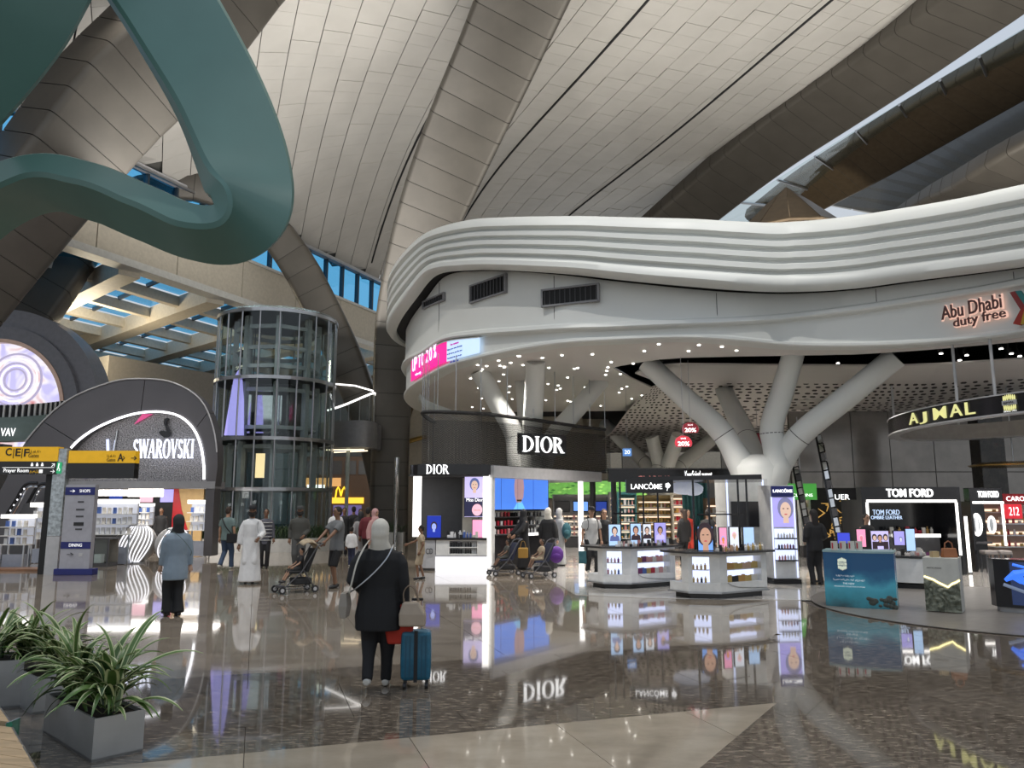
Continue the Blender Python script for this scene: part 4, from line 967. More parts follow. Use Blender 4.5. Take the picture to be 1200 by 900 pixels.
# black frame over the kiosks
fr = thing('kiosk_frame', 'black slab roof on thin black posts over the two white kiosks', 'frame', (4, 18, 0))
ZR = 2.36
q = [P(735, 563, 17.9), P(893, 567, 16.4), P(893, 563, 18.8), P(735, 559, 20.2)]
MB().prism([(p.x, p.y) for p in q], ZR, ZR + .10).build('roof_slab', M['black'], fr, world=True)
for k, xs in ((k1, (718, 728, 755, 772)), (k2, (815, 833, 868, 885))):
    for x in xs:
        best = min((wp(k, -1.0 + 1.7 * i / 79, .42, .93) for i in range(80)), key=lambda q_: abs(proj(q_)[0] - x))
        MB().tube([best, Vector((best.x, best.y, ZR))], .022, 6).build('post', M['black'], fr, world=True)
    for z in (1.62,):
        a_, b_ = wp(k, -.75, .42, z), wp(k, .55, .42, z); MB().tube([a_, b_], .015, 5).build('cross_rail', M['black'], fr, world=True)
ls = thing('hanging_sign', 'black hanging LANCÔME sign with white letters and rose emblem', 'sign', P(761, 570, 17.6))
sw, shh = 54 / F * 17.8, 15 / F * 17.8
MB().bx(-sw / 2, sw / 2, -.06, .06, -shh / 2, shh / 2).build('sign_box', M['black'], ls)
text('LANC\u00d4ME', ls, (-.08, -.07, -.01), sw * .66, shh * .5, M['letter'], bold=.005)
for a in range(5): MB().ell((sw * .38 + .035 * cos(a * 1.257), -.065, .02 + .035 * sin(a * 1.257)), (.028, .01, .028), 8, 5).build('rose_petal', M['letter'], ls)
MB().tube([(sw * .38, -.065, 0), (sw * .36, -.065, -.1)], .008, 5).build('rose_stem', M['letter'], ls)
# white box and lit tall poster
bxw = thing('display_cabinet', 'tall white cabinet with black screen behind the right kiosk', 'cabinet', (Xp(878, 19.4), 19.4, .008))
x0, x1 = Xp(852, 19.3) - bxw.location.x, Xp(902, 19.3) - bxw.location.x
for k in range(3): MB().bx(x0, x1, 0, 1.0, k * .82 + .004, k * .82 + .816).build('panel', M['offwhite'], bxw)
MB().bx(x0 + .12, x1 - .24, -.03, 0, P(870, 618, 19.3).z, P(870, 588, 19.3).z).build('screen', M['black'], bxw)
for x in (x0 + .02, x1 - .14): MB().bx(x, x + .035, -.02, 0, .9, 2.42).build('light_strip', M['glowblue'], bxw)
tl = thing('tall_lightbox', 'tall lit LANCÔME column with a face poster and product shelves', 'display stand', (Xp(917, 18.3), 18.3, .008), .10)
w_ = 28 / F * 18.5; zt_ = P(916, 569, 18.3).z
MB().bx(-w_ / 2, w_ / 2, .0, .7, .12, zt_).build('column_body', M['white'], tl)
MB().bx(-w_ / 2 - .05, w_ / 2 + .05, -.06, .75, 0, .10).build('plinth', M['black'], tl)
MB().bx(-w_ / 2 + .02, w_ / 2 - .02, -.03, 0, zt_ - .27, zt_ - .02).build('header', M['navy'], tl)
text('LANC\u00d4ME', tl, (0, -.04, zt_ - .14), w_ * .82, .09, M['letter'], bold=.005)
e = bpy.data.objects.new('face_poster', None); COL.objects.link(e); e.parent = tl; zc2 = (P(915, 618, 18.3).z + zt_ - .29) / 2; hp = zt_ - .29 - P(915, 618, 18.3).z
e.location = (0, -.012, zc2)
portrait(e, w_ - .08, hp, 0, bgc['violet'], glow('print_hair_grey', (.25, .25, .45), .7), sk1, .06, .05, 1.15)
for x in (-w_ / 2 + .01, w_ / 2 - .01): MB().bx(x - .012, x + .012, -.03, .0, .14, zt_ - .28).build('light_strip', M['glowblue'], tl)
MB().bx(-w_ / 2 + .05, w_ / 2 - .05, -.004, .0, .55, P(915, 620, 18.3).z).build('shelf_back', M['glowblue'], tl)
for k, z in enumerate((.52, .78, 1.02)):
    MB().bx(-w_ / 2 + .04, w_ / 2 - .04, -.14, 0, z, z + .03).build('shelf', M['black'], tl)
    products(tl, -w_ / 2 + .08, w_ / 2 - .08, -.07, z + .03, 6, [['rose', 'white'], ['black', 'rose', 'plum'], ['white', 'pearl']][k], 'cosmetic item on the %s shelf of the tall lit column' % ['lowest', 'middle', 'top'][k], 'items on the lit column', 0, 'perfume_bottle', 'bottle', .95)
# black fascia beams behind
bm_ = thing('fascia_beam', 'long black fascia beam with small shop name letters behind the kiosks', 'beam', P(790, 556, 27))
Lb = (865 - 712) / F * 27
MB().bx(-Lb / 2, Lb / 2, 0, .3, -.26, .18).build('beam', M['black'], bm_)
MB().bx(-Lb / 2, Lb / 2, .0, 2.0, .18, .22).build('beam_top', M['dark'], bm_)
text('YvesSaintLaurent', bm_, ((818 - 790) / F * 27, -.02, -.02), 32 / F * 27, 9 / F * 27, M['letter'], bold=.004)
text('CLARINS', bm_, ((766 - 790) / F * 27, -.02, -.15), 38 / F * 27, 6 / F * 27, glow('clarins_red', (.75, .25, .22), .8), bold=.004)
for x in (-Lb / 2 + .2, Lb / 2 - .2): MB().bx(x - .07, x + .07, .05, .2, -(bm_.location.z) + .01, -.26).build('post', M['matblack'], bm_)
# pale curtain blob sign and shop back
# ================================================================== CRYSTAL SHOP ARCH (left)
YA = 26.0
ar = thing('shop_arch', 'dark grey rounded arch with the white SWAROVSKI sign on glittering glass', 'shop front', (Xp(150, YA), YA, 0))
outer_ = [(-60, 655), (-20, 610), (8, 560), (30, 518), (75, 472), (130, 448), (170, 444), (205, 449), (235, 468), (250, 500), (255, 540), (251, 580), (248, 652)]
inner_ = [(20, 655), (40, 615), (58, 570), (78, 530), (100, 508), (130, 492), (165, 482), (200, 482), (222, 492), (236, 513), (242, 545), (241, 580), (238, 652)]
O_ = catmull([P(x, y, YA) for x, y in outer_], 49); I_ = catmull([P(x, y, YA) for x, y in inner_], 49)
for q in (O_, I_):
    for p in q: p.z = max(p.z, .0)
sp_ = [0, 14, 24, 34, 48]
for a, b in zip(sp_[:-1], sp_[1:]):
    rings = []
    for i in range(a, b + 1):
        o, n = O_[i], I_[i]; t = (O_[min(i + 1, 48)] - O_[max(i - 1, 0)]).normalized() * (.012 if i == a else -.012 if i == b else 0)
        rings.append([o + t, n + t, n + t + Vector((0, .55, 0)), o + t + Vector((0, .55, 0))])
    MB().loft(rings).build('arch_panel', mat('arch_grey', (.105, .10, .108), .38, .3, noise=(.8, .06)), ar, world=True, smooth='auto')
MB().tube([p + Vector((0, -.03, 0)) for p in O_[12:40]], .025, 5).build('edge_trim', M['lgrey'], ar, world=True)
MB().tube([Vector((p.x + (-15.0 - p.x) * .0 - (.07 if p.x > -12 else -.03), YA - .04, p.z - .05)) for p in I_[13:43]], .04, 6).build('rim_light', glow('rim_light', (.95, .95, 1), 2.5), ar, world=True)
glit = mat('glitter_glass', (.52, .50, .50), .28, .5, color2=(.10, .095, .10), noise=(26, .8), bump=.9)
zb = P(150, 568, YA + .5).z
pan = [(p.x, p.z) for p in I_[10:45] if p.z > zb]
pan = [(pan[0][0], zb)] + pan + [(pan[-1][0], zb)]
MB().prism_y(pan, YA + .5, YA + .6).build('glitter_panel', glit, ar, world=True)
xl, xr = pan[0][0], pan[-1][0]
bar_ = [Vector((xl - .2 + (xr - xl + .5) * k / 16, YA - .35 * sin(pi * k / 16), zb - .14)) for k in range(17)]
MB().loft([[p, p + Vector((0, 0, .24)), p + Vector((0, .9, .24)), p + Vector((0, .9, 0))] for p in bar_]).build('lower_bar', M['grey'], ar, world=True)
for k, f in enumerate((.16, .27, .33, .39, .46)):
    x = xl + (xr - xl) * f; h = (.9, 1.3, 1.6, .8, 1.1)[k]
    MB().tube([(x, YA + .45, zb + .25), (x + .08 * sin(k * 2), YA + .45, zb + .25 + h * .5), (x, YA + .45, zb + .25 + h)], .03 + .015 * (k % 2), 6).build('crystal_strand', M['chrome'] if k != 1 else M['glowblue'], ar, world=True)
MB().prism_y([(P(150, 497, YA).x, P(150, 497, YA + .4).z), (P(172, 483, YA).x, P(172, 485, YA + .4).z), (P(160, 483, YA).x, P(160, 485, YA + .4).z)], YA + .42, YA + .46).build('pink_reflection', glow('pink_reflection_glow', (.8, .1, .3), .7), ar, world=True)  # pink reflection in the glass, put in as a glowing shape
wS = (P(228, 530, YA) - P(157, 530, YA)).x
lb2 = P(193, 526, YA); serif_word('SWAROVSKI', ar, Vector((lb2.x, YA - .05, lb2.z)) - ar.location, wS, 24 / F * YA * .92, glow('sign_bluewhite', (.80, .84, 1), 1.8), 0, .05)
# swan emblem, dark, above the name
sw_ = [(0, 0), (.10, .02), (.16, .10), (.12, .20), (.03, .30), (.02, .40), (.08, .46), (.05, .50), (-.04, .46), (-.05, .36), (.02, .24), (.04, .16), (-.08, .18), (-.18, .14), (-.10, .06)]
c_ = P(187, 512, YA); MB().prism_y([(c_.x + a * 1.2, c_.z + b * 1.4) for a, b in sw_], YA + .36, YA + .45).build('swan_emblem', M['black'], ar, world=True)
lamp('AREA', 'arch_ceiling_light', (-12.8, 27.6, zb - .05), 260, (1, .95, .9), (-12.8, 27.6, 0), shape='RECTANGLE', size=5, size_y=2.0)

# ================================================================== ROUND SCREEN ARCH far left
YB = 33.0; c0 = P(-6, 482, YB); ra = thing('screen_arch', 'huge round grey arch around a glowing pink and white swirl screen', 'screen', (c0.x, YB, 0))
def arcring(r0, r1, y0, y1, a0=-.15, a1=pi * .62, n=30):
    return MB().loft([[(c0.x + r0 * cos(a), y0, c0.z + r0 * 1.02 * sin(a)), (c0.x + r1 * cos(a), y0, c0.z + r1 * 1.02 * sin(a)), (c0.x + r1 * cos(a), y1, c0.z + r1 * 1.02 * sin(a)), (c0.x + r0 * cos(a), y1, c0.z + r0 * 1.02 * sin(a))] for a in [a0 + (a1 - a0) * k / n for k in range(n + 1)]])
s_ = YB / F
arcring(84 * s_, 100 * s_, YB - .2, YB + 1.5).build('arch_band', mat('arch_blue_grey', (.20, .20, .225), .4), ra, world=True, smooth='auto')
arcring(99.5 * s_, 121 * s_, YB, YB + 1.2, -.15, pi * .62).build('outer_band', MATS['arch_blue_grey'], ra, world=True, smooth='auto')
arcring(80 * s_, 84.5 * s_, YB - .25, YB + .3).build('rose_gold_trim', mat('rose_gold', (.62, .42, .33), .3, .6), ra, world=True, smooth='auto')
scm = bpy.data.materials.new('swirl_screen'); scm.use_nodes = True; _n = scm.node_tree; _b = _n.nodes['Principled BSDF']
_t = _n.nodes.new('ShaderNodeTexCoord'); _w = _n.nodes.new('ShaderNodeTexNoise'); _w.inputs['Scale'].default_value = .9; _w.inputs['Distortion'].default_value = 1.2; _r = _n.nodes.new('ShaderNodeValToRGB')
_n.links.new(_t.outputs['Object'], _w.inputs['Vector']); _n.links.new(_w.outputs['Fac'], _r.inputs[0])
_r.color_ramp.elements[0].position = .38; _r.color_ramp.elements[0].color = (.62, .58, .95, 1); _r.color_ramp.elements[1].position = .68; _r.color_ramp.elements[1].color = (.70, .25, .26, 1)
_k = _r.color_ramp.elements.new(.52); _k.color = (1, .95, 1, 1)
_n.links.new(_r.outputs[0], _b.inputs['Emission Color']); _b.inputs['Emission Strength'].default_value = 1.0; _b.inputs['Base Color'].default_value = (.05, .05, .05, 1)
MB().prism_y([(c0.x + 80.5 * s_ * cos(2 * pi * k / 48), c0.z + 82 * s_ * sin(2 * pi * k / 48)) for k in range(48)], YB + .05, YB + .15).build('screen_picture', scm, ra, world=True)
rc = P(18, 445, YB)
for k, r in enumerate((13, 17, 20, 26, 31, 44, 60)):
    pts = [Vector((rc.x + r * s_ * cos(2 * pi * j / 40), YB, rc.z + r * s_ * sin(2 * pi * j / 40))) for j in range(41)]
    pts = [p for p in pts if (p.x - c0.x) ** 2 + (p.z - c0.z) ** 2 < (79 * s_) ** 2]
    if len(pts) > 5 and r < 40: MB().tube(pts, .03 if k % 2 else .05, 5).build('swirl_ring', glow('swirl_white', (1, .95, 1), 1.2) if k % 2 else glow('swirl_mauve', (.5, .45, .65), .8), ra, world=True)
# balcony in front of the round screen
bc = thing('teal_balcony', 'curved grey-green balcony with white slat balustrade under the round screen', 'balcony', (Xp(20, 30), 30, 0))
bp = [P(-40, 500, 29.0), P(0, 502, 29.2), P(40, 500, 29.6), P(70, 496, 30.4), P(92, 492, 32.2)]
bp = catmull(bp, 22)
MB().loft([[p + Vector((0, 0, -.5)), p + Vector((0, -.05, .42)), p + Vector((0, .5, .42)), p + Vector((0, .5, -.5))] for p in bp]).build('balcony_front', mat('grey_green', (.16, .22, .21), .4), bc, world=True, smooth='auto')
for i in range(44):
    f = i / 44 * 21; p = bp[int(f)].lerp(bp[int(f) + 1], f - int(f)); MB().bx(p.x - .035, p.x + .035, p.y + .1, p.y + .16, p.z + .42, p.z + .92).build('slat', M['white'] if i % 2 else M['matblack'], bc, world=True)
MB().add([(p.x, p.y + .18, p.z + .42) for p in bp] + [(p.x, p.y + .18, p.z + .9) for p in bp], [(i, i + 1, 23 + i, 22 + i) for i in range(21)]).build('dark_backing', M['navy'], bc, world=True)
text('VAV', bc, Vector((Xp(2, 28.9), 28.85, P(2, 507, 28.9).z)) - bc.location, .55, .3, M['letter'])
MB().bx(Xp(-40, 30) , Xp(-12, 30), 30.4, 31, 0, bp[5].z - .5).build('support_wall', M['dark'], bc, world=True)

# ================================================================== DIRECTION SIGN PILLAR
gp = G(61, 673); sg = thing('direction_sign', 'steel sign pillar carrying yellow and black gate direction boards', 'sign', gp)
zt3 = P(72, 526, gp.y).z; sc_ = gp.y / F
MB().bx(-.17, .17, -.10, .10, 1.0, zt3).build('upper_cladding', mat('speckled_steel', (.42, .46, .48), .35, .5, noise=(14, .3)), sg)
MB().bx(-.17, .17, -.10, .10, 0, .99).build('lower_cladding', M['lgrey'], sg)
MB().bx(-.36, -.18, -.06, .14, 0, zt3 - .55).build('black_spine', M['matblack'], sg)
def board(x0, x1, y0a, y0b, y1a, name, arrow):
    """x0..x1 photo columns; y0 top, y1 yellow bottom, y2 bottom"""
    A = Xp(x0, gp.y) - gp.x; B = Xp(x1, gp.y) - gp.x
    z = [P(72, v, gp.y).z for v in (y0a, y0b, y1a)]
    MB().bx(A, B, -.13, .13, z[2], z[1]).build('black_board', M['black'], sg); MB().bx(A, B, -.13, .13, z[1] + .005, z[0]).build('yellow_board', M['yellow'], sg)
    return A, B, z
A, B, z = board(-60, 66, 524, 541, 556, 'l', 0)
bt = mat('sign_black_text', (.01, .01, .01), .5); wtx = glow('sign_white_text', (1, 1, 1), .9)
def st(s, px, py, w, h, m_, **kw): return text(s, sg, (Xp(px, gp.y - .14) - gp.x, -.14, P(px, py, gp.y - .14).z), w * sc_, h * sc_, m_, ext=.003, **kw)
st('C', 4, 530, 7, 9, bt, bold=.02); st('E', 15, 530.5, 6, 9, bt, bold=.02); st('F', 25, 531, 6, 9, bt, bold=.02)
for x in (10, 20): st('|', x, 530.5, .8, 11, bt)
st('\u0627\u0644\u0628\u0648\u0627\u0628\u0627\u062a', 35, 529, 13, 4, bt); st('Gates', 34, 534, 12, 4.5, bt)
st('Prayer Room', 15, 551.5, 29, 5.5, wtx, bold=.01); st('\u0645\u0635\u0644\u0649', 37, 552, 11, 4.5, M['yellow']); st('\u2192', 58, 552.5, 5, 4, wtx); st('\u2197', 58, 545, 4, 4, wtx)
for x in (37, 43, 49):
    MB().disc((Xp(x, gp.y) - gp.x, -.145, P(x, 543.4, gp.y).z), .022, .022, 8).bx(Xp(x, gp.y) - gp.x - .03, Xp(x, gp.y) - gp.x + .03, -.145, -.135, P(x, 546.5, gp.y).z, P(x, 544.2, gp.y).z).build('pictogram', wtx, sg)
MB().bx(Xp(46, gp.y) - gp.x, Xp(50, gp.y) - gp.x, -.145, -.135, P(48, 554.5, gp.y).z, P(48, 550.5, gp.y).z).build('pictogram', wtx, sg)
MB().box((Xp(33, gp.y) - gp.x, -.14, P(33, 548.2, gp.y).z), (60 * sc_, .006, .012)).build('divider_line', wtx, sg)
A, B, z = board(79, 157, 528.5, 543, 561, 'r', 0)
st('A', 137, 536.5, 7, 9, bt, bold=.02); st('\u2192', 153, 537, 7, 5, bt, bold=.02); st('\u0627\u0644\u0628\u0648\u0627\u0628\u0627\u062a', 126, 534, 10, 3.5, bt); st('Gates', 126, 539, 10, 4, bt)
MB().tube([(Xp(143, gp.y) - gp.x, -.14, P(143, 535, gp.y).z), (Xp(145, gp.y) - gp.x, -.14, P(145, 537, gp.y).z), (Xp(143, gp.y) - gp.x, -.14, P(143, 539, gp.y).z)], .012, 4).build('pictogram', bt, sg)
ex = MB().bx(-.06, .06, -.13, -.10, P(71, 555, gp.y).z, P(71, 542, gp.y).z).build('exit_panel', glow('exit_green', (.02, .35, .14), .9), sg)
q = P(71, 548, gp.y).z; MB().ell((.0, -.135, q + .09), (.02, .006, .02), 8, 5).tube([(0, -.135, q + .07), (-.01, -.135, q)], .014, 5).tube([(-.01, -.135, q), (.03, -.135, q - .05), (.02, -.135, q - .1)], .010, 5).tube([(-.01, -.135, q), (-.04, -.135, q - .08)], .010, 5).build('exit_figure', wtx, ex)
# ================================================================== INFORMATION TOTEM
gt = G(88, 673.5); tt = thing('information_totem', 'grey and navy information totem listing SHOPS, beside the sign pillar', 'sign', gt)
ztt = P(90, 568, gt.y).z; hw = 17 / F * gt.y
MB().bx(-.50, .52, -.14, .14, 0, .16).build('base', M['navy'], tt, bevel=.01)
MB().bx(-hw, hw, -.09, .09, .16, ztt).build('panel', mat('totem_grey', (.36, .36, .40), .4), tt)
tz = lambda y: P(88, y, gt.y - .1).z
for y0, y1 in ((571, 580), (635, 643)): MB().bx(-hw, hw, -.10, -.085, tz(y1), tz(y0)).build('navy_band', M['navy'], tt)
kx = .0
text('SHOPS', tt, (.13, -.105, tz(575.5)), .28, .08, wtx, ext=.002); text('\u2192', tt, (-.2, -.105, tz(575.5)), .14, .08, wtx, ext=.002); text('DINING', tt, (0, -.105, tz(639)), .34, .08, wtx, ext=.002)
for y, w in ((588, .16), (597, .22), (605, .2), (620, .18)):
    MB().bx(-w / 2 + .04, w / 2 + .04, -.095, -.088, tz(y + 1.2), tz(y - .8)).build('logo_mark', M['dark'], tt)
MB().bx(-.1, .16, -.10, -.088, tz(616), tz(612)).build('logo_mark', M['black'], tt)
text('\u2192', tt, (-.12, -.105, tz(650)), .18, .1, bt, ext=.002, bold=.01); MB().bx(.1, .2, -.095, -.088, tz(652), tz(648)).build('logo_mark', M['lgrey'], tt)

# ================================================================== CRYSTAL SHOP FURNITURE
def shelf_stand(label, px0, px1, ytop, ybot, Y, yfloor=None, nshelf=3, legs=True, cols=('white', 'pearl', 'blue', 'white', 'pearl')):
    x0, x1 = Xp(px0, Y), Xp(px1, Y); w = x1 - x0; cx_ = (x0 + x1) / 2
    o = thing('display_shelf', label, 'shelf unit', (cx_, Y, 0))
    z0, z1 = P(px0, ybot, Y).z, P(px0, ytop, Y).z; h = z1 - z0
    MB().bx(-w / 2, w / 2, -.02, .42, z1 - h * .12, z1).build('light_header', M['glow'], o)
    MB().bx(-w / 2, w / 2, .38, .42, z0, z1 - h * .12).build('back_panel', glow('shelf_back_glow', (.62, .64, .72), .5), o)
    for k in range(nshelf):
        z = z0 + h * .86 * k / nshelf
        MB().bx(-w / 2, w / 2, -.02, .4, z, z + .025).build('shelf', M['white'], o)
        products(o, -w / 2 + .04, w / 2 - .04, .12, z + .026, max(3, int(w / .17)), list(cols), 'jewellery box on the %s row of the %s' % (ROWS[k], short(label, 8)), 'jewellery on ' + short(label, 6), 2, 'jewellery_box', 'box', min(1.6, h / nshelf * 5), jit=1)
    for x in (-w / 2, w / 2 - .03): MB().bx(x, x + .03, .36, .42, z0, z1 - h * .12).build('side_panel', M['lgrey'], o)
    if z0 > .15 and legs:
        for x in (-w / 2 + .05, w / 2 - .08):
            for y in (.0, .34): MB().bx(x, x + .04, y, y + .04, 0, z0).build('leg', M['steel'], o)
        MB().bx(-w / 2 + .1, w / 2 - .1, .05, .3, .02, z0 * .6).build('storage_box', mat('frosted_plastic', (.30, .33, .40), .3), o)
    return o
shelf_stand('low lit jewellery shelf at the left edge, left of the sign pillar', 3, 35, 603, 639, 22.5)
shelf_stand('lit jewellery shelf just left of the sign pillar', 36, 54, 589, 632, 24.5)
shelf_stand('narrow lit shelf between sign pillar and totem', 69, 81, 589, 632, 25.5)
shelf_stand('wide lit jewellery shelf right of the totem', 104, 156, 585, 627, 24.0)
shelf_stand('lit jewellery shelf under the right end of the dark arch', 220, 246, 586, 622, 27.6)
shelf_stand('small lit jewellery shelf behind the white spheres', 160, 176, 590, 616, 29.5)
gc = thing('glass_showcase', 'dark glass showcase under the wide lit shelf beside the totem', 'showcase', (Xp(120, 23.5), 23.5, 0))
w = 34 / F * 23.5; h = P(120, 630, 23.4).z - .05
MB().bx(-w / 2, w / 2, -.3, .3, 0, .10).build('plinth', M['dark'], gc); MB().bx(-w / 2, w / 2, -.3, .3, h, h + .05).build('top', M['dark'], gc)
for x in (-w / 2, -.02, w / 2 - .04): MB().bx(x, x + .04, -.3, -.26, .1, h).build('upright', M['dark'], gc)
MB().bx(-w / 2 + .01, w / 2 - .01, -.29, -.285, .1, h).build('glass_front', M['clear'], gc); MB().bx(-w / 2, w / 2, .26, .3, .1, h).build('back_panel', M['taupe'], gc)
MB().bx(-.1, .14, -.1, .1, .1, .35).build('inner_stand', M['white'], gc)
for px0, px1, y0, y1, Y, s in ((75, 103, 570, 578, 27.5, 'NEW IN'), (110, 147, 574, 581, 28.2, 'POPULAR'), (149, 189, 572, 582, 27.2, '')):
    x0, x1 = Xp(px0, Y), Xp(px1, Y); zc_ = P(px0, (y0 + y1) / 2, Y).z; hh = (y1 - y0) / F * Y
    o = thing('lit_sign', 'white lit panel sign hanging %s in the crystal shop' % ('left, by the totem' if px0 < 80 else 'in the middle reading POPULAR' if s else 'right and blank'), 'sign', ((x0 + x1) / 2, Y, zc_))
    MB().bx(-(x1 - x0) / 2, (x1 - x0) / 2, 0, .12, -hh / 2, hh / 2).build('light_box', M['glow'], o)
    if s: text(s, o, (0, -.01, 0), (x1 - x0) * .7, hh * .5, mat('sign_grey_text', (.35, .33, .3), .5), ext=.003)
    for x in (-.3, .3): MB().tube([(x, .06, hh / 2), (x, .06, 4.4 - zc_)], .012, 5).build('hanger', M['steel'], o)
# red and cream backdrop
bd_ = thing('backdrop_panel', 'cream and red backdrop panel under the right part of the dark arch', 'panel', (Xp(222, 30), 30, 0))
x0, x1 = Xp(203, 30), Xp(238, 30)
MB().bx(x0 - bd_.location.x, x1 - bd_.location.x, 0, .1, 0, P(220, 569, 30).z).build('cream_board', mat('tan_board', (.50, .33, .14), .5), bd_)
MB().prism_y([(x0 - bd_.location.x, 0), (x0 - bd_.location.x, P(220, 569, 30).z), (x0 - bd_.location.x + .15, P(220, 569, 30).z), (x0 - bd_.location.x + .35, 1.6), (x0 - bd_.location.x + .95, 0)], -.02, 0).build('red_swoosh', M['red'], bd_)
sw2 = MB().bx(Xp(60, 31), Xp(205, 31), 31, 31.3, 0, P(100, 566, 31).z)
one('shop_back_wall', sw2, M['taupe'], 'taupe back wall inside the crystal shop', 'wall panel', kind=None)
dk = thing('dark_display_wall', 'black display wall with small screens deep in the crystal shop', 'display', (Xp(140, 30.5), 30.5, 0))
MB().bx(-3.2, 2.2, 0, .3, 0, 2.7).build('wall', M['matblack'], dk)
for k, (x, c) in enumerate(((-2.6, 'pink'), (-1.6, 'violet'), (-.4, 'deep'), (.8, 'rose'), (1.6, 'violet'))): MB().bx(x, x + .5, -.03, 0, 1.9, 2.4).build('screen', bgc[c], dk)
# white ribbed shells
for px, r_, lab in ((158, 22, 'white sphere with glowing curved ribs, left of the pair'), (202, 20, 'white sphere with glowing curved ribs, right of the pair')):
    gq = G(px, 660); R = r_ / F * gq.y * 1.02
    o = thing('ribbed_sphere', lab, 'sculpture', gq, 0, 'white ribbed spheres')
    MB().ell((0, 0, R), (R, R * .95, R), 28, 18).build('shell', mat('shell_shade_grey', (.34, .33, .32), .4), o, smooth=True)  # grey colour stands in for the shade between the white ribs
    for k in range(9):
        al = -.7 + k * .2; pts = []
        for j in range(17):
            th = -1.25 + 2.3 * j / 16; lo = al + .35 * sin(th * 1.2)
            pts.append((R * 1.005 * cos(th) * sin(lo + .25), -R * .97 * cos(th) * cos(lo + .25), R + R * 1.0 * sin(th)))
        MB().tube(pts, R * .035, 5).build('bright_rib', M['glowsoft'], o)  # the white rib's brightness is put into a glowing material
    MB().lathe([(R * .5, 0), (R * .5, .04), (R * .3, .06)], 20).build('foot_ring', M['lgrey'], o)
    MB().ell((R * .15, -R * .25, R * 1.9), (R * .5, R * .4, R * .05), 16, 6).build('top_tray', M['lgrey'], o)
# timber podium strips on the floor
one('floor_podium', MB().bx(-17, -12.5, 21.7, 22.4, 0, .06), mat('terracotta_timber', (.30, .15, .08), .4), 'low reddish timber podium edge below the lit shelf at far left', 'podium')

# ================================================================== GLASS LIFT TOWER
YL = 33.5; cxL = Xp(317, YL); RL = 68 / F * YL * 1.0
lt = thing('lift_tower', 'tall round glass lift tower with steel frame in the hall', 'lift', (cxL, YL, 0))
zr = [0.0] + [P(317, y, YL - RL).z for y in (573, 513, 441)] + [P(317, 362, YL - RL).z]
for z in zr[1:]: MB().lathe([(RL + .06, -.07), (RL + .06, .07), (RL - .1, .07), (RL - .1, -.07)], 48, (0, 0, z)).build('ring_beam', M['steel'], lt)
MB().lathe([(RL, 0), (RL, .12), (RL - .2, .12), (.0, .12)], 48, (0, 0, zr[-1] + .05)).build('roof_disc', M['clear'], lt)
NP = 20
for k in range(NP):
    a0, a1 = 2 * pi * k / NP, 2 * pi * (k + 1) / NP
    for z0, z1 in zip(zr[:-1], zr[1:]):
        g = .006; aa = [a0 + g + (a1 - a0 - 2 * g) * j / 4 for j in range(5)]
        MB().loft([[(RL * cos(t), RL * sin(t), z0 + .08), (RL * cos(t), RL * sin(t), z1 - .08), ((RL - .02) * cos(t), (RL - .02) * sin(t), z1 - .08), ((RL - .02) * cos(t), (RL - .02) * sin(t), z0 + .08)] for t in aa]).build('glass_panel', M['clear'], lt, smooth='auto')
    MB().tube([(RL * cos(a0), RL * sin(a0), 0), (RL * cos(a0), RL * sin(a0), zr[-1])], .035, 6).build('mullion', M['steel'], lt)
for k in range(8):
    a = 2 * pi * k / 8 + .3; x, y = 1.75 * cos(a), 1.75 * sin(a)
    MB().box((x, y, zr[-1] / 2), (.22, .22, zr[-1]), a).build('steel_column', mat('pale_steel_paint', (.40, .43, .45), .4), lt)
for z in (2.4, 4.2, 5.0, 6.6, 7.6, 8.4, 9.3):
    for k in range(8):
        a, b = 2 * pi * k / 8 + .3, 2 * pi * (k + 1) / 8 + .3
        p, q = Vector((1.75 * cos(a), 1.75 * sin(a), z)), Vector((1.75 * cos(b), 1.75 * sin(b), z)); d = q - p
        MB().box((p + q) / 2, (d.length, .14, .16), atan2(d.y, d.x)).build('cross_beam', MATS['pale_steel_paint'], lt)
MB().bx(-.9, .9, -.9, .9, 4.6, 7.0).build('lift_car', M['dark'], lt, bevel=.03)
MB().bx(-.85, .85, -.95, -.9, 4.8, 6.7).build('car_doors', M['chrome'], lt)
for x in (-1.1, 0, 1.1): MB().tube([(x, .2, 7), (x, .2, zr[-1])], .03, 5).build('lift_cable', M['matblack'], lt)
MB().prism_y([(-1.35, 4.6), (-.55, 4.6), (-.62, 6.0), (-.75, 7.0), (-.92, 7.3), (-1.08, 7.0), (-1.2, 6.0)], -2.2, -2.14).build('lit_banner', glow('violet_banner', (.42, .38, .9), .9), lt)
MB().bx(-.2, .15, -1.6, -1.5, 2.9, 3.9).build('warm_lamp_panel', glow('warm_panel', (1, .75, .4), 1.2), lt)
